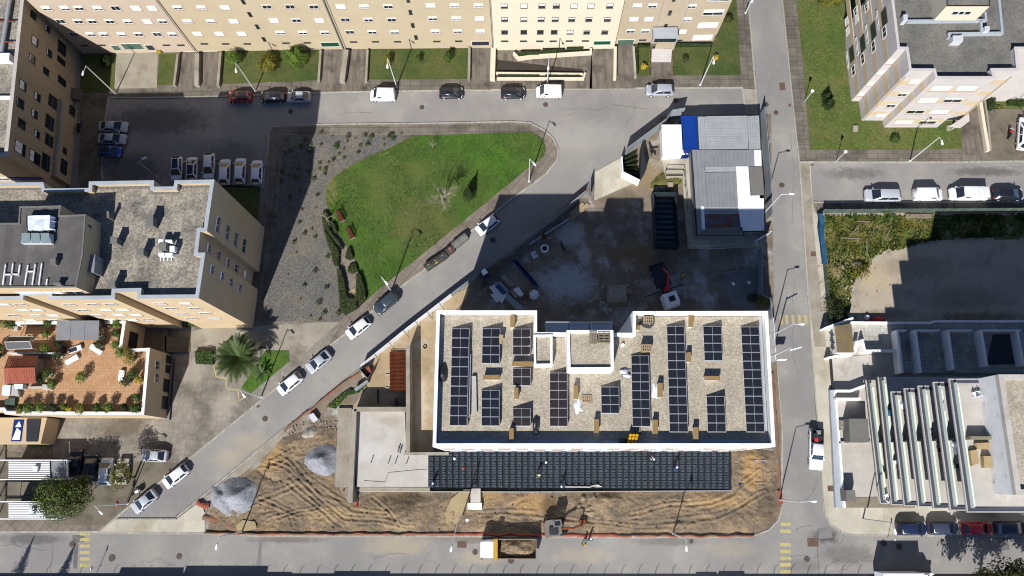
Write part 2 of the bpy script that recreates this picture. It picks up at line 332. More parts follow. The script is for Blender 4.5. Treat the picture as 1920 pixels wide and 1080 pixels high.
# ================================================================= GROUND
def sheet(name, pts, z, m, t=.4, kind=True):
    b = MB(); b.prism(px(pts, z), z-t, z); o = b.build(name, m); return struct(o) if kind else o
g = MB(); g.poly([(-900,-900,-.02),(900,-900,-.02),(900,900,-.02),(-900,900,-.02)]); struct(g.build('ground', M['pave_brown']))
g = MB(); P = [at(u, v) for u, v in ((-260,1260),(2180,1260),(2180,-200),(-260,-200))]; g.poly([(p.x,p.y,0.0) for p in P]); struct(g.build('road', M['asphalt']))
# soft patches of differently worn asphalt
for nm, pts, mt in (('road_patch', [(624,596),(655,575),(662,588),(631,610)], 'asphalt_dark'),
                    ('road_patch', [(136,1003),(158,1003),(158,1017),(136,1017)], 'asphalt_patch'),
                    ('road_patch', [(139,1018),(147,1018),(144,1066),(137,1066)], 'asphalt_patch'),
                    ('road_patch', [(486,1013),(492,1013),(489,1062),(481,1062)], 'asphalt_dark'),
                    ('road_patch', [(1877,1007),(1889,1007),(1893,1031),(1880,1031)], 'asphalt_patch'),
                    ('road_patch', [(1535,992),(1556,992),(1562,1008),(1533,1011)], 'asphalt_dark')):
    b = MB(); b.poly(px(pts, .006)); struct(b.build(nm, M[mt]))
# --- north pavement
north = [(150,-40),(150,350),(193,350),(190,318),(197,228),(203,182),(270,183),(427,180),(650,172),(1000,167),(1200,165),(1392,164),(1396,195),(1419,196),(1412,110),(1403,0),(1400,-60)]
sheet('pavement_north', north, .12, M['pave'])
kb = MB(); strip(kb, px([(193,350),(190,318),(197,228),(203,182),(270,183),(427,180),(650,172),(1000,167),(1200,165),(1392,164),(1396,195),(1419,196),(1412,110),(1403,0),(1400,-60)],.14), .22, -.1, .14)
struct(kb.build('kerb', M['kerb']))
sheet('pavement_crossing', [(1393,166),(1419,168),(1421,214),(1397,214)], .13, M['conc'])
# --- park block
pk_out = [(507,242),(513,236),(605,233),(800,231),(960,228),(994,230),(1020,244),(1038,260),(1047,280),(1045,299),(1025,325),(999,345),(960,372),(881,435),(795,506),(751,538),(647,626),(618,648),(480,758),(417,810),(357,859),(247,946),(186,997),(0,998),(-120,998),(-120,560),(470,560),(493,350),(500,300)]
sheet('pavement_park', pk_out, .12, M['pave_diag'])
kb = MB(); strip(kb, px([(193,350),(340,348),(493,350),(505,246),(513,236),(605,233),(800,231),(960,228),(994,230),(1020,244),(1038,260),(1047,280),(1045,299),(1025,325),(999,345),(960,372),(881,435),(795,506),(751,538),(647,626),(618,648),(480,758),(417,810),(357,859),(247,946),(186,997),(0,998),(-100,998)], .14), .26, -.1, .14)
struct(kb.build('kerb', M['kerb']))
sheet('pavement_top', [(512,240),(605,237),(800,235),(960,232),(990,234),(1012,247),(1000,249),(774,252),(530,253)], .126, M['pave'])
sheet('pavement_path', [(510,240),(530,253),(519,410),(504,540),(480,600),(440,560),(493,352)], .127, M['conc_wet'])
sheet('gravel_bed', [(530,254),(774,254),(730,290),(640,340),(612,400),(650,520),(660,560),(638,602),(542,603),(500,600),(502,535),(519,410)], .15, M['gravel_grey'])
lawn_pts = [(774,254.5),(960,249.5),(994,247.5),(1003,251),(1016,260),(1022,272),(1023,282),(1020,293),(986,318),(960,340),(881,404),(800,470),(722,533),(700,551),(678,571),(688,546),(678,520),(662,478),(641,447),(621,416),(609,376),(610,351),(626,330),(662,306),(696,290),(725,278.5),(750,266)]
sheet('lawn', lawn_pts, .18, M['lawn'])
kb = MB(); strip(kb, px([(774,254.5),(750,266),(725,278.5),(696,290),(662,306),(626,330),(610,351),(609,376),(621,416)], .2), .3, .0, .182); struct(kb.build('path', M['pave_brown']))
sheet('path', [(650,545),(666,540),(668,575),(652,560)], .2, M['yard_sand'])
sheet('courtyard', [(300,606),(470,612),(540,604),(542,616),(640,604),(618,645),(480,756),(357,857),(330,880),(100,862),(100,775),(320,780)], .135, M['pave_court'])
sheet('courtyard_path', [(395,612),(470,612),(600,604),(636,604),(560,672),(540,657),(440,658),(362,650),(345,625)], .14, M['conc'])
sheet('lawn_corner', [(470,700),(498,657),(541,657),(543,677),(470,738),(452,728)], .17, M['lawn'])
sheet('parking_apron', [(100,862),(332,868),(300,905),(243,946),(195,985),(120,985),(100,940)], .137, M['pave_brown'])
sheet('grass_verge', [(405,345),(488,350),(482,425),(420,430)], .14, M['lawn2'])
sheet('grass_verge', [(330,604),(470,604),(465,612),(330,612)], .3, M['lawn3'])
yl = MB()
for a, c in (((400,684),(405,706)),((405,706),(424,710)),((424,710),(424,729)),((424,729),(447,731)),((447,731),(448,752)),((448,752),(462,742))):
    A, B = at(*a, .146), at(*c, .146); strip(yl, [A, B], .16, .1, .146)
struct(yl.build('road_marking', M['yline']))
# --- north gardens
for i, pts in enumerate(([(155,101),(217,101),(214,173),(150,173)],[(299,101),(331,101),(326,159),(295,159)],[(414,97),(602,93),(598,150),(410,158)],[(690,92),(880,90),(878,148),(687,149)],[(1190,82),(1220,84),(1221,142),(1194,142)],[(1260,82),(1337,80),(1374,-20),(1380,-20),(1389,141),(1262,141)])):
    sheet('garden_lawn', pts, .17, M['lawn2'])
sheet('garden_path', [(155,174),(203,174),(199,230),(192,320),(148,340),(150,240)], .125, M['pave_brown'])
for pts in ([(218,98),(296,100),(294,165),(214,166)],[(329,101),(412,97),(408,166),(324,168)],[(602,93),(650,92),(648,170),(598,171)],[(650,93),(690,92),(687,169),(648,170)],[(882,90),(925,88),(921,168),(880,168)],[(1110,90),(1153,88),(1154,166),(1105,167)],[(1155,84),(1188,84),(1191,166),(1156,166)],[(1220,118),(1258,117),(1260,166),(1221,166)],[(935,100),(1110,95),(1110,166),(930,167)]):
    sheet('driveway', pts, .15, M['conc_wet'] if pts[0][0] != 218 else M['conc'])
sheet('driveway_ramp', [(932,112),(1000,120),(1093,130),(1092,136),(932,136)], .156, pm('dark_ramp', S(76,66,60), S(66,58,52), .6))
# --- east side
east_n = [(1465,-60),(1467,0),(1480,130),(1494,262),(1499,300),(1600,304),(1800,304),(1900,302),(2100,302),(2100,-60)]
sheet('pavement_east', east_n, .12, M['pave'])
kb = MB(); strip(kb, px([(1465,-60),(1467,0),(1480,130),(1494,262),(1499,303),(1600,304),(1800,304),(1900,302),(2100,302)], .14), .22, -.1, .14); struct(kb.build('kerb', M['kerb']))
sheet('lawn_east', [(1491,-50),(1493,0),(1507,130),(1519,281),(1700,281),(1804,279),(1802,236),(1700,150),(1620,-50)], .17, M['lawn3'])
sheet('driveway', [(1804,300),(1803,240),(1820,160),(1834,160),(1846,230),(1853,300)], .15, M['conc_wet'])
sheet('garden_lawn', [(1850,130),(1960,90),(1960,205),(1856,203)], .17, M['lawn3'])
sheet('parking_apron', [(1858,204),(1960,206),(1960,301),(1855,300)], .13, M['pave_brown'])
for pts in ([(1440,-1),(1441,-1)],): pass
east_m = [(1499,304),(1519,305),(1524,378),(1925,376),(2100,376),(2100,1005),(1602,1004),(1581,999),(1558,983),(1545,957),(1541,904),(1538,840),(1534,810),(1525,680),(1515,550),(1507,420)]
sheet('pavement_lot', east_m, .12, M['pave_light'])
kb = MB(); strip(kb, px([(2100,376),(1925,377),(1524,379)],.14), .2, -.1, .14)
strip(kb, px([(1499,304),(1507,420),(1515,550),(1525,680),(1534,810),(1538,840),(1541,904),(1545,957),(1558,983),(1581,999),(1602,1004),(2100,1006)], .14), .22, -.1, .14); struct(kb.build('kerb', M['kerb']))
sheet('pavement_strip', [(1524,381),(2100,379),(2100,396),(1530,400)], .13, M['conc_wet'])
sheet('pavement_side', [(1500,306),(1518,306),(1523,400),(1530,470),(1540,560),(1549,650),(1527,650),(1516,550),(1508,420)], .128, M['conc'])
lot = [(1536,400),(2100,396),(2100,612),(1596,604),(1552,612),(1545,520)]
sheet('vacant_lot', lot, .16, M['sand'])
# --- site base
site = [(1424,214),(1446,215),(1448,400),(1452,590),(1466,800),(1466,956),(1460,975),(1442,993),(1413,1003),(1160,1006),(1000,1004),(480,1004),(384,1000),(384,960),(530,812),(640,715),(675,690),(845,552),(985,450),(1105,345),(1166,296),(1240,218)]
sheet('construction_ground', site, .06, M['yard'])
sheet('pavement_crossing', [(186,999),(217,973.5),(331,973.5),(375,940),(384,962),(384,1000)], .13, M['pave_light'])
kb = MB(); strip(kb, px([(217,973.5),(331,973.5)],.14), .2, -.1, .14); strip(kb, px([(186,999),(384,1000),(480,1005),(1000,1006),(1160,1008),(1390,1007),(1413,1005),(1442,994),(1460,975),(1466,956),(1467,800),(1459,700),(1453,600)],.14), .24, -.1, .15)
strip(kb, px([(331,970),(500,831),(535,803),(676,692)], .14), .24, -.1, .15); struct(kb.build('kerb', M['kerb']))
sheet('concrete_apron', [(1116,322),(1163,296),(1172,318),(1196,336),(1185,345),(1114,376)], .1, M['pave_light'])
sheet('concrete_strip', [(530,803),(500,831),(386,930),(392,938),(480,868),(545,818)], .1, M['conc'])
sheet('site_path', [(800,620),(845,590),(875,560),(880,540),(845,553),(676,692),(700,700),(760,650)], .12, M['yard_sand'])
sheet('site_sand', [(676,700),(760,650),(818,600),(812,846),(770,846),(765,765),(660,765),(690,725)], .09, M['yard_sand'])
sheet('yard_slab', [(1352,514),(1378,507),(1424,503),(1448,600),(1440,600),(1398,585)], .1, M['asphalt_dark'])
# --- soil of the excavation: displaced sheet
def pip(x, y, P):
    c = False; n = len(P)
    for i in range(n):
        a, b = P[i], P[i-1]
        if (a[1] > y) != (b[1] > y) and x < (b[0]-a[0])*(y-a[1])/(b[1]-a[1])+a[0]: c = not c
    return c
soilP = [(392,958),(486,872),(530,818),(600,800),(632,800),(634,914),(655,944),(700,918),(1372,919),(1372,846),(1400,838),(1452,846),(1463,900),(1463,955),(1456,974),(1440,990),(1412,1000),(1160,1003),(480,1001),(388,998)]
PW = [(p.x, p.y) for p in px(soilP, .1)]
def edged(x, y, P):
    d = 9e9; n = len(P)
    for i in range(n):
        a, b = Vector(P[i]), Vector(P[i-1]); ab = b-a; t = max(0, min(1, (Vector((x,y))-a).dot(ab)/ab.length_squared))
        d = min(d, (a+ab*t-Vector((x,y))).length)
    return d
def bumpf(x, y, c, r, h):
    q = at(*c); d = math.hypot(x-q.x, y-q.y)/r
    return h*max(0, 1-d*d)**1.5 if d < 1 else 0
def relief(name, P, m, step=.22, base=.1, f=None):
    xs = [p[0] for p in P]; ys = [p[1] for p in P]; x0, y0 = min(xs), min(ys)
    nx, ny = int((max(xs)-x0)/step)+2, int((max(ys)-y0)/step)+2; idx = {}; v = []; fc = []
    for j in range(ny):
        for i in range(nx):
            x, y = x0+i*step, y0+j*step
            if pip(x, y, P):
                e = min(1, edged(x, y, P)/1.2); idx[i, j] = len(v); v.append((x, y, base+e*f(x, y)))
    for (i, j), a in idx.items():
        b, c, d = idx.get((i+1, j)), idx.get((i+1, j+1)), idx.get((i, j+1))
        if b is not None and c is not None and d is not None: fc.append((a, b, c, d))
    me = bpy.data.meshes.new(name); me.from_pydata(v, [], fc); me.materials.append(m)
    me.polygons.foreach_set('use_smooth', [True]*len(fc)); return struct(link(name, me))
TRK = [[(470,850),(540,882),(590,930),(645,972),(700,976),(770,984)],[(500,838),(560,882),(620,930),(665,958),(725,962)],[(588,903),(612,918),(645,935)],[(545,905),(590,950),(640,985)],[(486,935),(530,952),(560,965)],[(505,975),(560,955),(600,950)],[(900,960),(1000,965),(1150,985),(1300,985)],[(1180,960),(1280,950),(1380,925),(1420,880)],[(1190,985),(1330,970),(1430,930)],[(440,880),(500,872),(545,850)],[(700,935),(740,965),(760,992)],[(460,955),(520,925),(560,905)]]
TRW = [[at(*q) for q in t] for t in TRK]
def tracks(x, y):
    h = 0
    for k, t in enumerate(TRW):
        d = 9; p = Vector((x+.9*noise.noise((x*.16, y*.16, k)), y+.9*noise.noise((x*.16, y*.16, k+9)), 0))
        for a, b in zip(t, t[1:]):
            ab = b-a; s = max(0, min(1, (p-a).dot(ab)/ab.length_squared)); d = min(d, (a+ab*s-p).length)
            if d < .1: break
        d += .12*noise.noise((x*.8, y*.8, k))
        if d < .2: h -= .13*(1-d/.2)
        elif d < .5: h += .10*math.sin(math.pi*(d-.2)/.3)
        elif d < .8: h -= .05*math.sin(math.pi*(d-.5)/.3)
    return h
def soil(x, y):
    n1 = noise.noise((x*.12, y*.2, 3)); n2 = noise.noise((x*.45, y*.8, 9)); n3 = noise.fractal((x*1.1, y*1.4, 5), .8, 2.2, 4)
    wx = noise.noise((x*.09, y*.12, 1))*6 + noise.noise((x*.35, y*.35, 4))*1.2
    rid = math.sin((y*1.0+x*.22+wx*.8)*19)*.04*max(.2, .3+noise.noise((x*.16, y*.25, 8))*2.0)
    rut = -.3*max(0, math.sin((y*.8+x*.34*(1 if x < -22 else -.3)+wx*.5)*1.3)-.86)/.14*max(0, .4+noise.noise((x*.12, y*.12, 2))*2)
    h = .22+.14*n1+.10*n2+.15*n3+rid+rut*.6+tracks(x, y)
    h += bumpf(x, y, (760,955), 4.2, .5)+bumpf(x, y, (1130,945), 3.2, .7)+bumpf(x, y, (1030,948), 3.5, -.5)+bumpf(x, y, (755,928), 3, -.5)
    return max(.02, h)
relief('excavated_soil', PW, M['soil'], .13, .08, soil)
b = MB(); q = [(870,918),(882,918),(876,948),(862,975),(851,985),(836,980),(835,960),(846,935),(858,925)]; b.poly(px(q, .42)); struct(b.build('muddy_water', M['clay']))
b = MB(); q = [(442,985),(455,975),(478,978),(482,992),(460,996),(444,994)]; b.poly(px(q, .36)); struct(b.build('muddy_water', M['clay']))
# weeds in the vacant lot
lotW = [(p.x, p.y) for p in px([(1541,404),(2050,400),(2050,440),(1900,450),(1815,448),(1745,452),(1690,470),(1660,468),(1640,480),(1635,500),(1595,530),(1590,600),(1556,606),(1548,520)], .2)]
relief('weedy_strip', lotW, M['weeds'], .3, .17, lambda x, y: .08+.14*noise.fractal((x*.6, y*.6, 2), .8, 2.1, 4))
# --- grass tufts: real relief on the lawns
def tufts(name, pts, n, z, m, h=.12, wd=.16, seed=1, dens=None):
    rnd = random.Random(seed); P = [(p.x, p.y) for p in px(pts, z)]; xs = [p[0] for p in P]; ys = [p[1] for p in P]; b = MB(); k = 0
    while k < n:
        x, y = rnd.uniform(min(xs), max(xs)), rnd.uniform(min(ys), max(ys))
        if not pip(x, y, P): k += .2; continue
        if dens and noise.noise((x*dens, y*dens, seed)) < rnd.uniform(-.4, .3): k += .4; continue
        k += 1
        for _ in range(2):
            a = rnd.uniform(0, 6.28); s = wd*rnd.uniform(.5, 1.2); dx, dy = math.cos(a)*s, math.sin(a)*s
            b.poly([(x-dx, y-dy, z), (x+dx, y+dy, z), (x+dx*.5-dy*.7, y+dy*.5+dx*.7, z+h*rnd.uniform(.5,1.2)), (x-dx*.5-dy*.7, y-dy*.5+dx*.7, z+h*rnd.uniform(.5,1.2))])
    return stuff(tag(b.build(name, m), *TUFT.pop(0)))
TUFT = [('short bright green grass growing on the triangular park lawn', 'grass'), ('white clover heads scattered in the park lawn', 'clover'),
        ('rough grass around the striped apartment block', 'grass'), ('yellowish weeds over the fenced vacant lot', 'weeds'), ('dark green weed clumps in the fenced vacant lot', 'weeds')]
tufts('grass', lawn_pts, 16000, .18, M['leaf_l' if 0 else 'leaf'], .06, .09, 1, .25)
tufts('clover', lawn_pts, 900, .19, M['white_dirty'], .05, .03, 2, .2)
tufts('grass', [(1493,0),(1507,130),(1519,281),(1700,281),(1804,279),(1802,242),(1610,240),(1575,0)], 5000, .17, M['leaf_l'], .07, .1, 3, .3)
tufts('weeds', [(1545,404),(1920,400),(1920,440),(1745,452),(1640,480),(1600,530),(1590,600),(1556,606)], 6000, .2, M['leaf_y'], .2, .14, 4, .3)
tufts('weeds', [(1545,404),(1920,400),(1920,440),(1745,452),(1640,480),(1600,530),(1590,600),(1556,606)], 4000, .2, M['leaf'], .28, .16, 5, .5)
# --- road furniture and markings
def marking(u, v, wpx, hpx, ang=0):
    b = MB(); c = at(u, v, .01); b.obox(c, ang, wpx/25, hpx/25, 0.002, .01); return struct(b.build('road_marking', M['yline']))
for x in (1465,1475,1487,1499,1511): marking(x, 599, 5, 17)
for y in (1001,1012,1024,1036,1048,1060): marking(159, y, 18, 5.5)
for y in (983,996,1021,1034,1047,1059,1072): marking(1473, y, 19, 6)
def manhole(u, v, r=.42, sq=None, lab='', mt='manhole', z=.0):
    b = MB(); c = at(u, v, z+.02)
    if sq: b.obox(c, sq[2], sq[0]/2, sq[1]/2, z-.01, z+.022)
    else: b.disc(c, r, z-.01, z+.022, 20); b.disc(c, r*.8, z+.022, z+.028, 20)
    return tag(b.build('manhole_cover', M[mt]), lab, 'manhole cover' if not sq else 'drain cover', 'covers set in the road and pavement')
for a in ((545,209,.42,'round iron manhole cover in the shaded street behind the silver sedan'),(791,201,.4,'round manhole cover in the street left of the first black car'),(1023,196,.42,'round brown manhole cover just below the second white van'),(1267,188,.45,'round manhole cover in the street under the silver estate car'),
          (1437,196,.38,'round manhole cover nearer the shed corner on the north south road'),(1455,211,.38,'round manhole cover on the north south road beside the long shed shadow'),(1466,347,.42,'round brown manhole cover in the road beside the shed yard'),(497,785,.42,'round manhole cover in the diagonal street near the orange netting'),
          (924,450,.45,'faint round cover in the diagonal street below the lone white car'),(210,1046,.5,'large round cover in the bottom street right of the yellow stripes'),(336,1043,.42,'round cover in the bottom street below the gravel heap'),(891,1035,.4,'round grate cover in front of the tipper truck cab'),(958,1051,.45,'round cover in the bottom street under the tipper truck'),
          (1513,1048,.42,'round cover in the bottom street right of the yellow crossing'),(1657,1018,.45,'round cover in the shadow of the white box truck'),(1686,1025,.45,'round cover in the darker middle of the box truck shadow'),(135,1020,.4,'round dark cover beside the dark road patch at bottom left'),(343,345,.3,'small round cover by the parked row of white cars'),(1296,1015,.3,'small round lid by the kerb below the excavated ground')):
    manhole(a[0], a[1], a[2], None, a[3])
for a in ((1467,162,(.9,1.3,.05),'rectangular brown drain cover in the north south road'),(1524,1017,(1.5,1.1,0),'large square cover in the junction at bottom right'),(1481,197,(.4,.5,0),'little brown square lid on the kerb of the north south road'),(1557,916,(.75,.75,0),'brown square lid in the pale pavement beside the terraces'),(1525,476,(.75,.75,0),'brown square lid in the pavement beside the blue net'),
          (866,1021,(1.3,.85,0),'square drain grate in the bottom street left of the tipper truck'),(643,592,(.1,.1,0),'tiny lid in the diagonal street'),(1523,309,(.5,.25,0),'brown gully grate at the corner of the east street'),(1531,378,(.5,.25,0),'brown gully grate by the south kerb of the east street'),(333,968,(.5,.45,.6),'dark gully grate at the end of the diagonal street'),(484,762,(.45,.35,.6),'gully grate at the kerb below the palm court'),(1415,137,(.3,.6,0),'small gully by the kerb of the north south road')):
    manhole(a[0], a[1], 0, a[2], a[3], 'manhole_r', .13 if a[0] in (1557,1525) else 0)

def crack(u0, v0, u1, v1, seed, n=14, amp=.5, wd=.05):
    rn = random.Random(seed); A, B = at(u0, v0, .008), at(u1, v1, .008); d = (B-A); nn = Vector((-d.y, d.x, 0)).normalized(); o = 0; pts = []
    for i in range(n+1): o += rn.uniform(-1, 1)*amp*.35; pts.append(A.lerp(B, i/n)+nn*o)
    b = MB(); strip(b, pts, wd, .002, .008); struct(b.build('road_crack', M['asphalt_patch']))
for i, q in enumerate(((1560,1055,1640,1060),(1555,1060,1600,1035),(1575,1075,1630,1045),(1560,1020,1580,1000),(1545,325,1575,335),(1560,318,1600,326),(1590,312,1600,345),(1610,318,1650,322),(1640,310,1660,330),(1780,318,1910,322),(1820,310,1915,328),(1850,316,1918,312),(20,1018,60,1016),(5,1022,90,1024),(1230,1012,1290,1010),(1100,205,1150,212),(1060,220,1075,205),(560,205,590,203),(1490,520,1500,700),(1480,250,1492,420),(700,1050,760,1048),(260,1052,330,1050),(1510,940,1535,900),(1495,1000,1520,980),(1175,240,1200,200),(640,215,700,212),(980,250,1000,245))): crack(*q, i, amp=.6 if i % 3 else 1.1)

sheet('hoarding_verge', [(848,560),(985,459),(1104,370),(1104,386),(1005,460),(890,556),(868,572)], .1, M['conc_wet'])
# ================================================================= BUILDINGS
WORLD = {}
def wthing(name, label, cat, loc, group=None):        # thing whose parts are given in world coordinates
    o = thing(name, label, cat, (loc[0], loc[1], loc[2]), 0, group); WORLD[o.name] = Matrix.Translation(-Vector(loc)); return o
_link = link
def link(name, me, parent=None):
    o = _link(name, me, parent)
    if parent is not None and parent.name in WORLD: o.matrix_parent_inverse = WORLD[parent.name]
    return o
class Facade:
    def __init__(s, root, A, B, sill=True):
        s.root = root; s.A = Vector(A); s.B = Vector(B); s.d = (s.B-s.A); s.d.z = 0; s.d.normalize()
        s.n = Vector((s.d.y, -s.d.x, 0)); s.rz = math.atan2(s.d.y, s.d.x)
    def hit(s, u, v):
        r = RW @ Vector((u-960, 540-v, -FPX)); o = Vector((0,0,CAMH)); k = (s.A-o).dot(s.n)/r.dot(s.n); return o+r*k
    def win(s, u, v, w, h, shut=0.0, kind='window', frame='frame_w', dz=0):
        p = s.hit(u, v); p.z += dz; return place_window(s.root, p, s.rz, w, h, shut, kind, frame)
    def winz(s, t, z, w, h, shut=0.0, kind='window', frame='frame_w'):
        p = s.A.lerp(s.B, t); p = Vector((p.x, p.y, z)); return place_window(s.root, p, s.rz, w, h, shut, kind, frame)
    def band(s, z0, z1, name, m, t0=0.0, t1=1.0, out=.02):
        a = s.A.lerp(s.B, t0); c = s.A.lerp(s.B, t1); b = MB()
        b.prism([a+s.n*out, c+s.n*out, c-s.n*.1, a-s.n*.1], z0, z1, True, True); return b.build(name, m, s.root)
WC = {}
def wmesh(key, f):
    if key not in WC:
        WC[key] = f()
    return WC[key]
def mk(mb, name, mats):
    me = bpy.data.meshes.new(name); me.from_pydata(mb.v, [], mb.f); mats = mats if isinstance(mats, list) else [mats]
    for m in mats: me.materials.append(m)
    if len(mats) > 1: me.polygons.foreach_set('material_index', mb.m)
    return me
def place_window(root, p, rz, w, h, shut, kind, frame):
    def fr():
        b = MB(); t = .07; x, z = w/2, h/2
        b.box(-x, -.07, -z, -x+t, .0, z); b.box(x-t, -.07, -z, x, .0, z); b.box(-x+t, -.07, z-t, x-t, .0, z); b.box(-x+t, -.07, -z, x-t, .0, -z+t)
        if kind in ('window',) and w > .7: b.box(-.03, -.05, -z+t, .03, -.0, z-t)
        return mk(b, kind, M[frame])
    o = link(kind, wmesh(('f', w, h, kind, frame), fr), root); o.location = p; o.rotation_euler = (0,0,rz)
    def kid(name, box, m):
        me = wmesh((name, w, h, shut, m), lambda: (lambda b: (b.box(*box), mk(b, name, M[m]))[1])(MB()))
        c = _link(name, me, o); return c
    x, z = w/2-.07, h/2-.07
    if kind == 'door' or kind == 'garage_door': kid('leaf', (-x, -.04, -z, x, 0, z), shut if isinstance(shut, str) else 'green_door')
    else:
        if shut < .95: kid('pane', (-x, -.025, -z, x, -.001, z), 'glass')
        if shut > .05: kid('shutter', (-x, -.045, z-2*z*shut, x, -.03, z), 'shutter')
        if kind == 'window': kid('sill', (-w/2-.03, -.14, -h/2-.07, w/2+.03, 0, -h/2), 'sill')
    return o
def bldg(root, P, z0, zr, zt, wall, roof, cap, pw=.35):
    b = MB(); b.prism(P, z0, zr-.02, False); b.build('wall', wall, root)
    A, I = inset(P, pw)
    b = MB(); b.poly([(*q, zr) for q in I]); b.build('roof', roof, root)
    b = MB(); ring(b, P, pw, zr-.02, zt-.06); b.build('parapet', wall, root)
    A2, _ = inset(P, -.04); b = MB(); ring(b, A2, pw+.08, zt-.06, zt); b.build('coping', cap, root)
# ---------- north row: five facades
def north(px0, px1, H, wall, label, back=16):
    A, B = at(*px0), at(*px1); root = wthing('apartment_block', label, 'building', (A+B)/2)
    P = [A, B, B+Vector((0, back, 0)), A+Vector((0, back, 0))]; bldg(root, P, 0, H-.9, H, M[wall], M['grav_old'], M['bluegrey']); return root, Facade(root, A, B)
rA, fA = north((156,101.5), (369.5,98), 19, 'pinkish', 'pinkish beige apartment block at the top left corner with a wide green garage door')
rB, fB = north((371.5,97.5), (645,93), 19, 'tanN', 'tan brick apartment block with white shutters behind the round garden bushes')
rC, fC = north((647,93), (923.5,90.5), 19, 'tanN', 'tan brick apartment block behind the lawn with three small shrubs')
rD, fD = north((926,95), (1151,92), 19, 'cream', 'pale cream apartment block with planters along its foot')
rE, fE = north((1153,84), (1337,80.5), 19, 'tan_e', 'beige apartment block with a glazed entrance at the end of the row')
rnd = random.Random(3)
def rows(F, spec, w, h, fr='frame_w'):
    for y, xs, sh in spec:
        for i, x in enumerate(xs): F.win(x, y, w, h, sh[i % len(sh)], 'window', fr)
rows(fA, [(64, (138,170.6,195,228.6,260,295,323.7), (0,.5,.5,.6,.3,.1,.5)), (40, (114,147,173,206,240,276,305), (0,.3,.3,.3,.5,1,.4)), (15, (87,122,148,184,217,255,285), (.6,.6,.4,.7,0,1,1)), (-10, (62,98,124,162,196,234,266), (.5,.2,1,.6,0,1,.3))], 1.35, 1.15)
rows(fB, [(63, (370,411,453), (1,1,1)), (61, (526,568,609), (.6,.5,.4)), (39.5, (352,395.5,438), (.8,.7,1)), (38, (514,556,599), (1,.15,1)), (14, (333,378,422), (.6,.7,.9)), (12.5, (500.5,544,588.5), (.1,0,.1)), (-10, (314,360,406), (1,.4,1)), (-12, (487,532,578), (.5,.8,.2))], 1.4, 1.05)
rows(fC, [(60, (656,698,740), (.1,.3,.5)), (58.5, (816,858,900.5), (.7,.5,.8)), (37, (647.5,691,734.5), (0,.3,.15)), (34.5, (811.5,855.5,899), (.4,.7,1)), (12, (639,683,728), (1,.7,.3)), (10, (807.5,852.5,897.5), (.8,.7,.7)), (-13, (630,676,722), (.5,1,.2)), (-14, (803,849,896), (1,.3,.6))], 1.4, 1.05)
rows(fD, [(60, (946,982,1013,1039,1069,1100,1134), (.1,0,0,.05,.8,.2,.15)), (36, (946,982,1014.5,1041,1072,1104,1139), (.5,.7,.5,.5,.4,.3,.4)), (11, (945.5,982.5,1016,1043,1076,1108,1143.5), (.6,.9,.4,.3,1,1,.5)), (-14, (945,983,1017,1045,1080,1112,1148), (.3,.5,0,1,.3,.8,.2))], 1.0, 1.15, 'frame_d')
rows(fE, [(58, (1182.7,1210), (.4,.5)), (59, (1279,), (1,)), (35.5, (1188.5,1216.5), (1,1)), (36, (1288,), (.7,)), (10.5, (1195,1223.5), (.8,.5)), (11.5, (1297,), (.5,)), (-14, (1202,1231), (.3,1)), (-13, (1307,), (.2,))], 1.35, 1.1)
for (x, y, s) in ((1317,70,1),(1327,47,1),(1337.6,23,.5),(1349,-3,.8)): fE.win(x, y, 3.1, 1.5, s)
for F, lst in ((fA, ((159,85),(191,84.5),(312,84.5),(339,84.5))), (fB, ((383,82),(423,82),(463.5,82),(536,80.5),(576,80))), (fC, ((663,78.5),(704,78),(745.6,78),(819,77.5),(860,77))), (fD, ((946,77),(981.5,77),(1012,77),(1037,77),(1067.5,76.7),(1097.5,76.5))), (fE, ((1205,75),(1273,75.5)))):
    for x, y in lst: F.win(x, y, 1.15, .4, 0, 'slot_window', 'frame_d')
for F, lst in ((fB, ((495,73.5),(482.6,50),(468.6,27),(456,3))), (fC, ((780,70),(774,47.5),(769.6,23),(765,0))), (fE, ((1248,49),(1256,24),(1264,-2)))):
    for x, y in lst: F.win(x, y, .5, 1.3, 0, 'stair_window', 'frame_d')
fA.win(218,89.5,1.3,1.7,'green_pale','door'); fA.win(248.5,87,3.3,1.9,'green_pale','garage_door'); fA.win(282,89,1.3,1.7,'metal_d','door')
fB.win(619,83,3,1.4,'green_door','garage_door'); fC.win(901,81,2.9,1.4,'metal_d','garage_door'); fD.win(1129,80,2.8,1.2,'green_door','garage_door'); fE.win(1173,79,2.7,1.7,'green_pale','garage_door')
fB.win(360,99,2.0,1.0,'green_pale','garage_door'); fB.win(395,99,2.6,1.2,'green_door','garage_door'); fC.win(672,96,2.6,1.0,'metal_d','garage_door'); fD.win(947,98,2.8,1.0,'green_door','garage_door')
for root, p0, p1 in ((rB, (288,0), (370,97)), (rC, (604,0), (644,92)), (rC, (610,-5), (648,92)), (rD, (920,0), (925,92)), (rE, (1166,0), (1150,88)), (rE,(1240,0),(1224,84)), (rE,(1292,0),(1267,80))):
    F = {rB.name: fB, rC.name: fC, rD.name: fD, rE.name: fE}[root.name]; a, c = F.hit(*p1), F.hit(*p0); x = (a.x+c.x)/2
    y = F.A.lerp(F.B, 0).y + (F.B.y-F.A.y)*(x-F.A.x)/(F.B.x-F.A.x); b = MB(); b.tube((x, y-.08, .2), (x, y-.08, 18.6), .07, n=6); b.build('drainpipe', M['galv'], root)
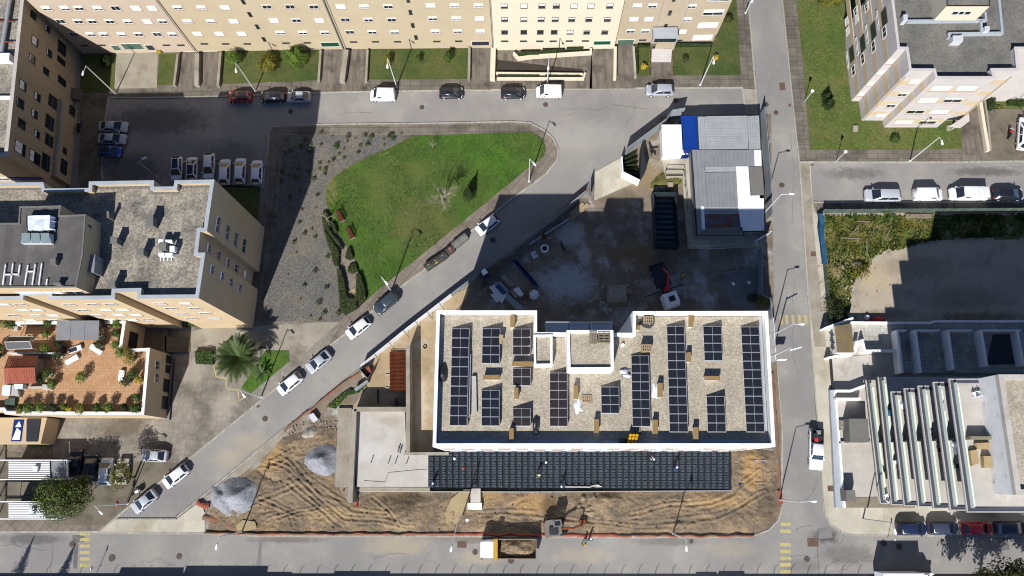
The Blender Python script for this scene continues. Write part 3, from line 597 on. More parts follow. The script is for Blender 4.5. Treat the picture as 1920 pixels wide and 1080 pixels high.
# entrance of E
b = MB(); q = px([(1228,86),(1262,85),(1262,96),(1226,97)]); b.prism(q, 0, 3.0); b.build('entrance_porch', M['tan_e'], rE)
b = MB(); q = at(1248,62,5.5); b.box(q.x-1.9, q.y-.9, 4.3, q.x+1.9, q.y+1.0, 5.5); b.build('entrance_canopy', M['bluegrey'], rE)
b = MB(); b.box(q.x-1.7, q.y-.92, 4.4, q.x+1.7, q.y-.9, 5.4); b.build('canopy_glass', M['glass'], rE)
for i in range(6):
    b = MB(); y = 97+i*3.4; q = px([(1221,y),(1258,y),(1258,y+3.4),(1221,y+3.4)]); b.prism(q, 0, .95-i*.15); b.build('step', M['whiteband'], rE)
# garden walls of the north row
def wall(pts, wd, z1, m_, label, cat='wall', z0=0, closed=False, group=None, name='garden_wall'):
    b = MB(); strip(b, px(pts, z1), wd, z0, z1, closed=closed); return tag(b.build(name, M[{'white_dirty':'conc','cream':'cream','white':'conc_white'}.get(m_, m_)]), label, cat, group)
for a in (([(333,101),(326,159)], .35, .9, 'white_dirty', 'low wall left of the first shaded garage ramp'), ([(369,100),(368,159)], .7, 1.0, 'white_dirty', 'wall between the two garage ramps at left'), ([(413,98),(408,160)], .4, .9, 'white_dirty', 'low wall between the second ramp and the bush lawn'),
          ([(601,94),(597,151)], .35, .8, 'white_dirty', 'low wall right of the lawn with two round bushes'), ([(649,93),(641,152)], .8, 1.1, 'white_dirty', 'thick wall beside the ramp with red posts'), ([(689,93),(686,152)], .35, .8, 'white_dirty', 'low wall left of the lawn with three shrubs'),
          ([(880,88),(879,149)], .4, .8, 'white_dirty', 'low wall right of the lawn with three shrubs'), ([(925,89),(923,148)], .8, 1.0, 'cream', 'cream wall left of the long planted ramp'), ([(1154,87),(1153,146)], .45, 1.1, 'cream', 'cream wall right of the garage drive'), ([(1188,86),(1192,143)], .3, .9, 'white', 'white kerb wall beside the shaded garage strip')):
    wall(a[0], a[1], a[2], a[3], a[4])
wall([(930,136),(1093,138)], .25, .8, 'cream', 'front rim of the long planter along the street', 'planter'); wall([(932,146),(1094,146),(1097,136)], .3, .8, 'cream', 'cream planter wall beside the street below the ramp', 'planter')
wall([(963,98),(972,108),(1000,104),(1108,97),(1108,90)], .35, 1.0, 'cream', 'cream planter wall at the foot of the pale cream block', 'planter')
# ---------- north-west block
z = 14.6; P = px([(46,-12),(14,293),(-160,293),(-160,-12)], z); root = wthing('apartment_block', 'shaded tan apartment block at the left edge with white roof coping', 'building', (P[1].x, P[0].y-10, 0)); rNW = root
bldg(root, P, 0, z-.8, z, M['tan'], M['grav_old'], M['conc_white'], .45)
SE_, NE_ = P[1], P[0]
if SE_.y > NE_.y: SE_, NE_ = NE_, SE_
fNW = Facade(root, (SE_.x, SE_.y, 0), (NE_.x, NE_.y, 0)); fNS = Facade(root, (P[2].x, P[2].y, 0), (P[1].x, P[1].y, 0))
for q, zz in (([(43,40),(55,40),(41,125),(29,125)], 12.6), ([(18,200),(29,200),(16,292),(5,292)], 12.8)):
    b = MB(); b.prism(px(q, zz), 4.5, zz-.08, True, True); b.build('bay', M['tan'], root)
    b = MB(); strip(b, [p for p in px([q[1], q[2]], zz)], .4, zz-.08, zz+.05); b.build('bay_coping', M['conc_white'], root)
b = MB(); Pw = px([(98,185),(118,185),(104,330),(85,330)], 4.2); b.prism(Pw, 0, 4.2); b.build('ground_floor_wing', M['tan'], root)
b = MB(); strip(b, [Pw[1], Pw[2]], .3, 4.2, 4.3); b.build('gutter', M['galv'], root)
IMG = lambda x, y, oy: (x/8.727, oy+y/8.727)
for x, y, oy, ww, hh, s in ((540,250,0,1.1,1.4,0),(770,470,0,1.0,1.3,.3),(565,670,0,1.3,1.5,.8),(800,870,0,1.2,1.4,.2),(520,960,0,1.2,1.4,.2),(750,120,120,1.1,1.4,0),(365,350,120,1.4,1.5,.7),(605,535,120,1.2,1.5,.4),(325,640,120,1.4,1.6,.1),(560,815,120,1.2,1.4,.4),(350,980,120,1.4,1.6,0),(600,190,230,1.1,1.3,.4),(325,415,230,1.8,2.4,.7),(565,570,230,1.8,2.6,.4)):
    fNW.win(*IMG(x, y, oy), ww, hh, s, 'window', 'frame_d')
for x, y, oy, ww, hh in ((1010,790,0,3.2,2.0),(1000,1000,0,2.6,1.0),(1010,280,120,4,1.2),(860,620,120,3,1.9),(810,960,120,2.4,2.2),(800,290,230,2.0,1.8),(745,650,230,2.0,2.6)):
    fNW.win(*IMG(x, y, oy), hh*1.0, min(ww, 2.2), 0, 'loggia_window', 'frame_d')
fwing = Facade(root, (Pw[2].x, Pw[2].y, 0), (Pw[1].x, Pw[1].y, 0)); fwing.win(135,208,1.6,1.6,0,'window','frame_d'); fwing.win(121,283,1,1,0,'window','frame_d'); fwing.win(119,313,2.6,2.2,'metal_d','garage_door')
b = MB(); 
for i in range(6):
    q = px([(126+i*4.6,168),(130.6+i*4.6,168),(128.6+i*4.6,188),(124+i*4.6,188)], .2); b = MB(); b.prism(q, 0, 1.4-.2*i); b.build('step', M['pave_brown'], root)
for (x, y) in ((5,332),(45,332)): fNS.win(x, y+3, 2.0, 1.2, .3, 'window', 'frame_w')
b = MB(); q = fNS.hit(52, 334); b.box(q.x-2.6, q.y-.12, q.z-.5, q.x+2.2, q.y-.02, q.z+.5); b.build('blue_banner', pm('banner', S(70,150,210), S(90,80,170), .25, fine=0), root)
# pipes and struts on its roof
for k, (a, c, r) in enumerate((((20,-8),(2,105),.28), ((-10,39),(28,40),.1), ((-5,78),(24,79),.1))):
    b = MB(); A, B = at(*a, z-.3), at(*c, z-.3); b.tube(A, B, r, n=10); tag(b.build('roof_pipe', M['galv'] if k == 0 else M['rust']), ('thick grey pipe running along the roof at the top left corner','thin rusty pipe crossing the top left roof','lower thin pipe crossing the top left roof')[k], 'pipe')
b = MB(); A = at(6,110,z-.4); b.box(A.x-2, A.y-.6, z-.8, A.x+1.3, A.y+.5, z+.3); tag(b.build('roof_unit', M['plastic_w']), 'white metal unit standing on the top left roof', 'roof unit')
b = MB(); A = at(6,182,z-.3); b.box(A.x-1.6, A.y-.15, z-.8, A.x+1.2, A.y+.15, z-.2); tag(b.build('roof_beam', M['plastic_w']), 'white beam lying on the roof edge at far left', 'beam')
# ---------- west block with gravel roof
z = 21.0; WP = [(-160,344),(81,341.5),(84,353.5),(166,352.5),(166.5,340),(289,338),(288.5,350),(325.5,349.5),(327,338),(402,336.5),(388,433.5),(375.4,434),(371,473.5),(385,473.5),(372.5,559),(256.5,560),(257.5,547),(216,548),(215,561),(90,562),(90.5,552),(44,553.5),(43,562),(-160,564)]
P = px(WP, z); root = wthing('apartment_block', 'apricot apartment block with gravel roof and pale blue coping at left', 'building', (P[13].x-10, P[13].y+10, 0)); rW = root
bldg(root, P, 0, z-1.0, z, M['tanW'], M['grav_old'], M['bluegrey'], .4)
def FW(i, j, r=None, PP=None): PP = PP or P; return Facade(r or root, (PP[i].x, PP[i].y, 0), (PP[j].x, PP[j].y, 0))
f = FW(15, 14)
for x, y, s in ((299.6,568.8,.3),(348,568.8,.6),(321,578,.1),(366,577.7,.1),(341,588,.1),(385,587,0),(359,597,.1),(403,597,.3)): f.win(x, y, 1.5, 1.0, s)
f = FW(19, 18)
for x, y, s in ((130,571,.1),(174,570,.1),(207,569.7,0),(156,581.5,.1),(199,580.5,1),(231,580.5,1),(183,590.5,.4),(223,590,1),(255,590,1),(208,599,1),(247,599,1),(278,599,.1)): f.win(x, y, 1.5, 1.0, s)
f = FW(23, 22)
for x, y, s in ((8,571,.7),(38.6,571,0),(44,581,1),(70,581,1),(25,591,0),(70,591,.4),(100,591,1),(57,600,1),(101,600,.3),(-20,581,1)): f.win(x, y, 1.5, 1.0, s)
f = FW(14, 13)
for x, y, s in ((396,505,.4),(414.7,517,.5),(432,529,.1),(448.5,539.7,.2)): f.win(x, y, 1.2, 1.1, s, 'window', 'frame_w')
f = FW(12, 11)
for x, y, s in ((390,464.7,.5),(408.6,479,.1),(426,491.7,.4),(442.4,503,0),(458.7,514.7,1)): f.win(x, y, 1.2, 1.1, s, 'window', 'frame_w')
f = FW(10, 9)
for x, y, s in ((407,420.7,.25),(425,435.6,.1),(441,449,0),(457,461,0)): f.win(x, y, 2.2, 1.2, s, 'window', 'frame_w')
# paving slabs along the north parapet of that roof
zr = z-1.0
def slabs(p0, p1, n, dep, par):
    A, B = at(*p0, zr), at(*p1, zr); 
    for i in range(n):
        a, c = A.lerp(B, (i+.03)/n), A.lerp(B, (i+.97)/n); b = MB(); b.prism([a, c, c+Vector((0,-dep,0)), a+Vector((0,-dep,0))], zr, zr+.05+.01*(i % 3)); b.build('roof_slab', M['flat_grey'], par)
slabs((172,345.5), (286,343), 11, .75, root); slabs((332,343), (398,341.5), 7, .75, root); slabs((284,355), (338,354.5), 5, .7, root); slabs((-5,347.5), (78,346), 8, .7, root)
# penthouse
zp = 23.8; PP = px([(-160,420),(35,418),(37,387.5),(115.4,385.5),(112.4,404),(161,402),(156,476),(143.5,539),(-160,541)], zp)
b = MB(); b.prism(PP, zr, zp-.05, False); b.build('penthouse_wall', M['tanW'], root)
b = MB(); b.poly([(p.x, p.y, zp-.05) for p in PP]); b.build('penthouse_roof', M['dark_roof'], root)
b = MB(); ring(b, PP, .18, zp-.05, zp+.08); b.build('penthouse_flashing', M['flat_grey'], root)
f = Facade(root, (PP[8].x, PP[8].y, 0), (PP[7].x, PP[7].y, 0)); f.win(57,548.7,3.2,1.2,1); f.win(100,548.7,2.4,1.2,1); f.win(140,548,2.4,1.4,0)
f = Facade(root, (PP[6].x, PP[6].y, 0), (PP[5].x, PP[5].y, 0)); f.win(167,424,.6,.9,0)
b = MB(); q = px([(158,478),(180,478),(178,512),(156,508)], 22); b.prism(q, zr, 22.2); b.build('roof_annex', M['metal_g'], root)
b = MB(); q = px([(156,495),(163,500),(180,510),(176,516),(150,540),(143,538)], 21); strip(b, [q[0], q[1], q[2]], .3, zr, 21.6); b.build('annex_wall', M['tanW'], root)
def roofbox(u0, v0, u1, v1, z0, z1, m, label, cat, name, group=None, mt=None):
    b = MB(); q = px([(u0,v0),(u1,v0),(u1,v1),(u0,v1)], z1); b.prism(q, z0, z1, True, True)
    r = b.build(name, M[m])
    if cat: tag(r, label, cat, group)
    return r
def vent_box(u0, v0, u1, v1, z0, z1, body, cap, label, cat, group, over=.06):
    q = px([(u0,v0),(u1,v0),(u1,v1),(u0,v1)], z1); c = sum(q, Vector())/4
    r = wthing('roof_vent', label, cat, (c.x, c.y, z0), group)
    _, I = inset(q, over); b = MB(); b.prism(I, z0, z1-.1, False); b.build('shaft', M[body], r)
    b = MB(); b.prism(q, z1-.1, z1, True, True); b.build('cap', M[cap], r)
    return r
for a, l in (((273,402.5,287,423),'grey shaft nearest the middle of the gravel roof'),((255.6,465,269,478.5),'grey shaft left of the white air conditioning cluster'),((206.5,443.5,219.4,456.5),'grey shaft by the shadow edge beside the penthouse'),((201.8,525.7,215.3,538.7),'grey shaft near the front parapet'),((200,396,204,408),'slim shaded shaft north east of the penthouse')):
    vent_box(*a, zr, 21.6, 'flat_grey', 'flat_grey', l+' of the apricot block', 'roof vent', 'grey shafts on the left gravel roof')
# air conditioning cluster
r = wthing('air_conditioning', 'white air conditioning units round a grey shaft on the left gravel roof', 'air conditioner', at(311,470,zr))
for nme, q, z0, z1, m in (('shaft',(298,455,311,468),zr,21.4,'flat_grey'),('unit',(296.6,449,306,455.5),zr+.6,21.3,'plastic_w'),('unit',(310,449.5,322,454),zr+.6,21.3,'plastic_w'),('unit',(318,461,327,472),zr+.5,21.2,'plastic_w'),('unit',(297,474,308,480),zr+.5,21.2,'plastic_w'),('unit',(310,474,323,480),zr+.5,21.2,'plastic_w')):
    b = MB(); b.prism(px([(q[0],q[1]),(q[2],q[1]),(q[2],q[3]),(q[0],q[3])], z1), z0, z1, True, True); b.build(nme, M[m], r)
for q in ((300,480,302,489),(306,480,308,489),(313.5,480,315.5,489),(320.5,480,322.5,489),(327,464,334,466),(327,469,334,471)):
    b = MB(); b.prism(px([(q[0],q[1]),(q[2],q[1]),(q[2],q[3]),(q[0],q[3])], zr+.15), zr, zr+.15); b.build('foot_rail', M['plastic_w'], r)
# penthouse roof things
r = wthing('roof_skylight', 'glazed skylight box with white frame on the dark penthouse roof', 'skylight', at(66,447,zp))
q0 = px([(40,437),(93,437),(94,455),(37,455)], zp+.9)
b = MB(); b.prism([q0[3], q0[2], q0[1], q0[0]], zp, zp+.7); b.build('base', M['metal_l'], r)
for i in range(3):
    a, c = q0[3].lerp(q0[2], i/3+.02), q0[3].lerp(q0[2], (i+1)/3-.02); d, e = q0[0].lerp(q0[1], i/3+.02), q0[0].lerp(q0[1], (i+1)/3-.02)
    b = MB(); b.poly([(a.x,a.y,zp+.72),(c.x,c.y,zp+.72),(e.x,e.y,zp+.95),(d.x,d.y,zp+.95)]); b.build('pane', M.setdefault('skylight_glass', pm('skylight_glass', (.16,.20,.21), fine=.1, rough=.15)), r)
b = MB(); n = 14
T0 = px([(47,402),(97,401),(96,430),(48,431)], zp+1.0); vs = []
for j in range(n):
    for i in range(n):
        p = T0[3].lerp(T0[2], i/(n-1)).lerp(T0[0].lerp(T0[1], i/(n-1)), j/(n-1)); e = min(i, j, n-1-i, n-1-j)
        p.z = zp+.95+.12*noise.noise((p.x*1.3, p.y*1.3, 1))-(.7 if e == 0 else 0); p.x += .18*noise.noise((j*.7, 3, i*.3))*(e == 0)*2; p.y += .2*noise.noise((i*.7, 9, j))*(e == 0)*2; vs.append(p)
for j in range(n-1):
    for i in range(n-1): b.poly([vs[j*n+i], vs[j*n+i+1], vs[(j+1)*n+i+1], vs[(j+1)*n+i]])
tag(b.build('tarpaulin', M['film'], smooth=False), 'wrinkled white tarpaulin tied over a box on the dark penthouse roof', 'tarpaulin')
b = MB(); q = px([(49,404),(95,404),(94,428),(50,428)], zp+.8); b.prism(q, zp, zp+.85); tag(b.build('covered_box', M['metal_d']), 'dark box under the white tarpaulin on the penthouse roof', 'box')
for k, (segs, lab) in enumerate((([((10,496),(5,534)),((24,494),(19,534)),((37,496),(34,517)),((8,514.5),(35,514))], 'three white rails joined by a crossbar at the left end of the dark penthouse roof'), ([((52,497),(46,534)),((66,495),(60,534)),((50,509),(63,508.5))], 'two white rails joined by a crossbar in the middle of the row of rails'), ([((78,494),(72.5,534)),((88,523),(86.5,534))], 'single long and short white rail at the right end of the row'))):
    b = MB()
    for a, c in segs: strip(b, [at(*a, zp+.2), at(*c, zp+.2)], .16, zp, zp+.2)
    tag(b.build('roof_rail', M['white_dirty']), lab, 'roof rail', 'white rails on the penthouse roof')
for a, l in (((94,485,104,496),'small grey vent with a dark shadow on the penthouse roof'),((100,530,114,534.5),'low pale vent near the front edge of the penthouse roof')):
    vent_box(*a, zp, zp+.8, 'flat_grey', 'flat_grey', l, 'roof vent', None)
# ---------- podium with tiled terrace
z = 7.3; TP = [(9,777),(270,778),(281,652),(228,655),(236,601),(-160,604),(-160,770),(5,770)]
P = px(TP, z); root = wthing('podium_building', 'low apricot building carrying the tiled roof terrace', 'building', (P[1].x-5, P[1].y+5, 0)); rT = root
b = MB(); b.prism(P, 0, z-1, False); b.build('wall', M['tanW'], root)
zt = z-1.0; A_, I_ = inset(P, .35); b = MB(); b.poly([(*q, zt) for q in I_]); b.build('terrace_floor', M['tile'], root)
b = MB(); ring(b, P, .35, zt, z-.06); b.build('parapet', M['tanW'], root); A2, _ = inset(P, -.04); b = MB(); ring(b, A2, .43, z-.06, z); b.build('coping', M['white_dirty'], root)
f = Facade(root, (P[1].x, P[1].y, 0), (P[2].x, P[2].y, 0))
for x, y in ((293.5,685),(292,708.5)): f.win(x, y, 1.3, 1.3, .2, 'window', 'frame_w')
for x, y, w_, h_ in ((316,674,1.2,1.8),(315,692,1.2,1.8),(311.5,723,1.9,2.0),(309,755,1.9,2.0)): f.win(x, y, w_, h_, 'blue' if 0 else 'metal_d', 'door', 'frame_d')
b = MB(); strip(b, px([(326,672),(318,787)], .4), .12, 0, .4); b.build('rail', M['metal_d'], root)
f2 = Facade(root, (P[3].x, P[3].y, 0), (P[4].x, P[4].y, 0)); f2.win(249,640,2.6,2.6,0,'glass_door','frame_d')
b = MB(); q = px([(-160,783),(88,783),(76,832),(-160,832)], 3.6); b.prism(q, 0, 3.6); b.build('lower_wing', M['tanW'], root)
b = MB(); q = px([(50,786),(76,786),(70,828),(49,828)], 3.75); b.prism(q, 3.6, 3.75); b.build('wing_roof_dark', M['metal_d'], root)
b = MB(); q = at(33,806,3.65); b.box(q.x-.7, q.y-1.6, 3.6, q.x+.7, q.y+1.4, 3.68); b.build('blue_white_sign', M['blue'], root)
b = MB(); b.prism([(q.x-.6,q.y-1.4),(q.x+.5,q.y-1.4),(q.x+.5,q.y-.2),(q.x-.1,q.y+.3)], 3.68, 3.69); b.prism([(q.x-.4,q.y+.4),(q.x+.5,q.y+.4),(q.x+.1,q.y+1.2)], 3.68, 3.69); b.build('sign_emblem', M['plastic_w'], root)
# lobby steps by the podium
r = wthing('steps', 'grey outdoor steps between the podium and the palm court', 'steps', at(332,645,0))
for i in range(7):
    b = MB(); x = 312+i*6; q = px([(x,631),(x+6,631),(x+6,660),(x,660)], .6); b.prism(q, 0, 1.15-.14*i); b.build('step', M['pave_brown'], r)
b = MB(); b.prism(px([(236,612),(312,612),(312,668),(282,668),(280,655),(240,655)], 1.2), 0, 1.15); struct(b.build('landing', M['conc_wet']))
# ---------- north-east striped block
z = 16.2; NEP = [(1667,-60),(1671.5,0),(1682.8,92),(1698.7,92),(1704.8,132.5),(1750,132.8),(1754,147.3),(1867,147.3),(1863,132.3),(1911,132),(1907,92),(2060,92),(2060,-60)]
P = px(NEP, z); root = wthing('apartment_block', 'white apartment block with sand coloured bands and grey gravel roof at top right', 'building', (P[4].x+10, P[4].y+8, 0))
bldg(root, P, 0, z-1.1, z, M['whiteband'], M['grav_dark'], M['whiteband'], .3)
fw = Facade(root, (P[1].x, P[1].y+25, 0), (P[2].x, P[2].y, 0)); fw.A = Vector((P[2].x+(P[1].x-P[2].x)*3.2, P[2].y+(P[1].y-P[2].y)*3.2, 0))
fs1 = Facade(root, (P[4].x, P[4].y, 0), (P[5].x, P[5].y, 0)); fs2 = Facade(root, (P[6].x, P[6].y, 0), (P[7].x, P[7].y, 0)); fw2 = Facade(root, (P[3].x, P[3].y, 0), (P[4].x, P[4].y, 0)); fs3 = Facade(root, (P[2].x, P[2].y, 0), (P[3].x, P[3].y, 0)); fs4 = Facade(root, (P[8].x, P[8].y, 0), (P[9].x, P[9].y, 0)); fw3 = Facade(root, (P[5].x, P[5].y, 0), (P[6].x, P[6].y, 0))
fw4 = Facade(root, (P[9].x, P[9].y, 0), (P[10].x, P[10].y, 0))
for F, t0, t1 in ((fw,0,1),(fw2,.0,1),(fs1,0,.85),(fs2,.06,.95),(fw3,0,1),(fs4,.1,1),(fw4,0,1)):
    for k in range(4):
        if F is fs4 and k == 3: pass
        F.band(2.0+k*3.35, 3.35+k*3.35, 'cladding_band', M['sandband'], t0, t1)
for x, y in ((1605,20.5),(1625.6,13),): fw.win(x, y, 1.3, 1.3, .4)
for x, y, s in ((1588,40,1),(1590,58,1),(1607,35,.8)): fw.win(x, y, 1.3, 1.1, s)
for x, y in ((1658.5,33),(1638,58),(1618,82),(1597.5,102)): fw.win(x, y, 2.4, 1.6, 0, 'loggia_window', 'frame_d')
for x, y in ((1645.7,37.5),(1625.6,64),(1607,87),(1589,112)): fw.win(x, y, 3.0, .45, 0, 'slot_window', 'frame_w')
for x, y in ((1658.5,60),(1637.8,87),(1617.7,110),(1600.3,132)): fw.win(x, y, 1.7, 1.2, 0, 'window', 'frame_w')
for x, y, s in ((1714.5,153.5,1),(1692,177,.3),(1670.5,198,.2),(1651,216.5,.9)): fs1.win(x, y, 1.4, 1.2, s)
for x, y, s in ((1764,166,1),(1812,166,1),(1739.5,188,1),(1786.5,188,.2),(1716,209.3,.1),(1761,209.5,1),(1694,229,1),(1739,229,.15)): fs2.win(x, y, 2.7, 1.25, s)
for k in range(4): fs3.winz(.5, 2.7+k*3.35, 1.0, 1.2, 1)
for F, A_ in ((fs1, (1700,141)), (fs4, (1898,142))):
    p = F.hit(*A_); b = MB(); b.tube((p.x, p.y-.1, .2), (p.x, p.y-.1, 14.6), .09); b.build('drainpipe', M['sandband'], root)
zp2 = 19.2; P2 = px([(1774,-60),(1775,11.5),(1856,11.5),(1856,-60)], zp2); b = MB(); b.prism(P2, z-1.1, zp2-.05, False); b.build('penthouse_wall', M['cream'], root)
b = MB(); b.poly([(p.x,p.y,zp2-.05) for p in P2]); b.build('penthouse_roof', M['grav_dark'], root); b = MB(); ring(b, P2, .12, zp2-.05, zp2+.03); b.build('penthouse_flashing', M['metal_d'], root)
f = Facade(root, (P2[1].x, P2[1].y, 0), (P2[2].x, P2[2].y, 0))
for x in (1791.5,1802.5,1813.5): f.win(x, 24, 1.0, .9, 0, 'pane_window', 'frame_w')
for a in ([(1702,38.5),(1849,37),(1848,22)], [(1840,38),(1841,58),(1846,58)], [(1780,70),(1780,62.5),(1880,61),(1872,-20)]):
    b = MB(); strip(b, px(a, z-.5), .32, z-1.1, z-.5); b.build('duct_upstand', M['bluegrey'], root)
for a, l in (((1694,27,1702,38),'small grey shaft at the left end of the duct on the top right roof'),((1787,66.5,1806,77),'wide grey shaft in the middle of the top right roof'),((1847,49,1856,57),'small grey shaft inside the duct corner of the top right roof')):
    vent_box(*a, z-1.1, z+.1, 'metal_l', 'metal_l', l, 'roof vent', None, 0)
# footings beside that block
for q, l in (((1600,235,1609,246),'square concrete footing at the left corner of the striped block'),((1775,234,1784,244.5),'square concrete footing at the right corner of the striped block')):
    roofbox(*q, .1, .45, 'conc', l, 'footing', 'footing')
b = MB(); b.prism(px([(1797,226),(1817,212),(1818,227),(1802,239),(1781,236)], 2.5), 2.2, 2.5, True, True); b.prism(px([(1797,226),(1800,226),(1800,232),(1797,232)], 2.2), .1, 2.2); tag(b.build('porch_roof', M['whiteband']), 'pale porch roof at the right foot of the striped block', 'porch')
wall([(1839,190),(1846,235),(1854,282)], .5, .9, 'cream', 'cream garden wall right of the driveway at top right'); wall([(1846,180),(1853,230),(1858,281)], .3, .9, 'white_dirty', 'white kerb wall beside the cream garden wall at top right')
# ================================================================= NEW BUILDING (solar roof)
z = 20.4; zr = 19.0
MP = [(818.5,582),(1007,582),(1007,623),(1186,624),(1186.5,583.5),(1440,583),(1454,838),(811,838)]
P = px(MP, z); root = wthing('new_building', 'new white building with solar panels on its gravel roof', 'building', (P[7].x+20, P[7].y+8, 0)); rM = root
b = MB(); b.prism(P, .3, zr-.02, False); b.build('wall', M['white'], root)
A_, I_ = inset(P, .42); b = MB(); b.poly([(*q, zr) for q in I_]); b.build('roof_gravel', M['grav_roof'], root)
b = MB(); ring(b, P, .36, zr-.02, z-.06); b.build('parapet', M['white'], root)
A2, _ = inset(P, -.03); b = MB(); ring(b, A2, .42, z-.06, z); b.build('coping', M['coping'], root)
A2, _ = inset(P, -.10); b = MB(); ring(b, A2, .10, z-.30, z-.2); b.build('drip_edge', M['metal_d'], root)
fM = Facade(root, (P[7].x, P[7].y, 0), (P[6].x, P[6].y, 0))
rnd = random.Random(5)
for i in range(17):
    for k in range(5):
        if rnd.random() < .8: fM.winz(.035+i*.057, 4.6+k*3.1, 1.5, 1.4, rnd.choice((0,0,.3,1)), 'window', 'frame_w')
# damp proof strip lying along the inside of the parapets
b = MB()
for i in range(60):
    a = I_[7].lerp(I_[6], i/60) if False else Vector(I_[0]); 
Iv = [Vector(q) for q in I_]
def film(i, j, wd, nn, sd):
    b = MB(); A, B = Iv[i], Iv[j]; d = (B-A).normalized(); nrm = Vector((-d.y, d.x)); k = []
    if (sum(Iv, Vector((0,0)))/len(Iv)-A).dot(nrm) < 0: nrm = -nrm
    for t in range(nn+1):
        q = A.lerp(B, t/nn); e = wd*(.7+.6*noise.noise((t*.35, sd, 0))); k.append((q, q+nrm*e))
    for t in range(nn):
        b.poly([(*k[t][0], zr+.02), (*k[t+1][0], zr+.02), (*k[t+1][1], zr+.03), (*k[t][1], zr+.03)])
    return b.build('roof_membrane', M['bluegrey'], root)
for e in range(len(Iv)):
    a, c = Iv[e], Iv[(e+1) % len(Iv)]
    if abs(a.x-c.x) > 40: 
        if a.y < 10 or c.y < 10: film(e, (e+1) % len(Iv), .75, 60, 3)
    elif abs(a.y-c.y) > 15: film(e, (e+1) % len(Iv), .45, 40, e)
# stair tower and shaft box on the roof
zt = 22.4
TQ = px([(1062.5,619),(1150,619),(1151,694),(1064.5,694.5)], zt)
b = MB(); b.prism(TQ, zr, zt-.4, False); b.build('stair_tower_wall', M['white'], root)
A_, I2 = inset(TQ, .36); b = MB(); b.poly([(*q, zt-.38) for q in I2]); b.build('stair_tower_roof', M['grav_roof'], root)
b = MB(); ring(b, TQ, .36, zt-.4, zt); b.build('stair_tower_parapet', M['white'], root)
q = px([(1000.5,627.5),(1036,627),(1036,685.5),(1001.5,686)], 20.6)
b = MB(); b.prism(q, zr, 20.1, False); _, I3 = inset(q, .26); b.build('shaft_wall', M['white'], root)
b = MB(); b.poly([(*p, 20.2) for p in I3]); b.build('shaft_roof', M['grav_roof'], root); b = MB(); ring(b, q, .26, 20.1, 20.6); b.build('shaft_parapet', M['white'], root)
# working platform with guard rails north of the tower
r = wthing('scaffold_platform', 'guard railed working platform hung on the north side of the stair tower', 'platform', at(1085,610,18))
for a in ((1023,606,1066,622),(1068,606,1104,622),(1106,607,1146,622)):
    b = MB(); b.prism(px([(a[0],a[1]),(a[2],a[1]),(a[2],a[3]),(a[0],a[3])], 18.2), 18.05, 18.2, True, True); b.build('deck_panel', M['galv'], r)
b = MB()
for x in (1023.5,1070,1109,1146.5):
    p = at(x, 607, 18.2); b.tube(p, p+Vector((0,0,1.3)), .05); b.tube((p.x,p.y,18.2),(p.x,p.y-1.4,18.2),.05)
for h in (18.8,19.4): b.tube(at(1023.5,607,18.2)+Vector((0,0,h-18.2)), at(1146.5,607,18.2)+Vector((0,0,h-18.2)), .04)
b.build('guard_rail', M['metal_l'], r)
# solar arrays: left edge low, right edge high
def array(x0, x1, y0, x2, x3, y1, n, dark, lab):
    zl, zh = zr+.22, zr+.95
    a, c = at(x0, y0, zl), at(x1, y0, zh); d, e = at(x2, y1, zl), at(x3, y1, zh); o = (a+c+d+e)/4
    r = wthing('solar_array', lab, 'solar panels', (o.x, o.y, zr), 'solar panel arrays on the new roof')
    for i in range(n):
        t0, t1 = (i+.02)/n, (i+.98)/n
        A, B, Cc, D = a.lerp(d, t0), c.lerp(e, t0), c.lerp(e, t1), a.lerp(d, t1)
        m = (A+B+Cc+D)/4; k = MB(); nn = (B-A).cross(A-D).normalized(); nn = nn if nn.z > 0 else -nn
        V = [(p-m)-nn*.03 for p in (A,B,Cc,D)]+[(p-m)+nn*.0 for p in (A,B,Cc,D)]
        k.v = [tuple(v) for v in V]; k.f = [(4,5,6,7),(3,2,1,0),(0,1,5,4),(1,2,6,5),(2,3,7,6),(3,0,4,7)]; k.f = [f[::-1] for f in k.f]; k.m = [0]*6
        fr = k.build('solar_panel', M['metal_l'], r); fr.location = m; 
        k = MB(); X = (B-A); Y = (D-A); up = nn*.006
        for s0, s1 in ((.014,.495),(.505,.986)):
            q = [A+X*s0+Y*.025-m+up, A+X*s0+Y*.975-m+up, A+X*s1+Y*.975-m+up, A+X*s1+Y*.025-m+up]; k.poly(q)
        me = mk(k, 'cell_field', M['navy_b' if dark else 'navy']); cf = _link('cell_field', me, fr)
    k = MB(); 
    for t in (0, 1/3, 2/3, 1):
        L, H = a.lerp(d, t), c.lerp(e, t); k.tube((L.x,L.y,zr),(L.x,L.y,zl-.04),.03,n=4); k.tube((H.x,H.y,zr),(H.x,H.y,zh-.04),.03,n=4); k.tube((L.x,L.y,zl-.06),(H.x,H.y,zh-.06),.03,n=4); k.tube((L.x,L.y,zr+.03),(H.x,H.y,zr+.03),.03,n=4)
    k.build('mounting_frame', M['galv'], r)
    k = MB(); k.box(0,0,0,.01,.01,.01)
    for t0 in (a, ):
        g_ = MB(); E0, E1 = c, e; g_.poly([(E0.x+.02,E0.y,zr+.05),(E1.x+.02,E1.y,zr+.05),(E1.x+.02,E1.y,zh-.05),(E0.x+.02,E0.y,zh-.05)]); g_.build('wind_deflector', M['galv'], r)
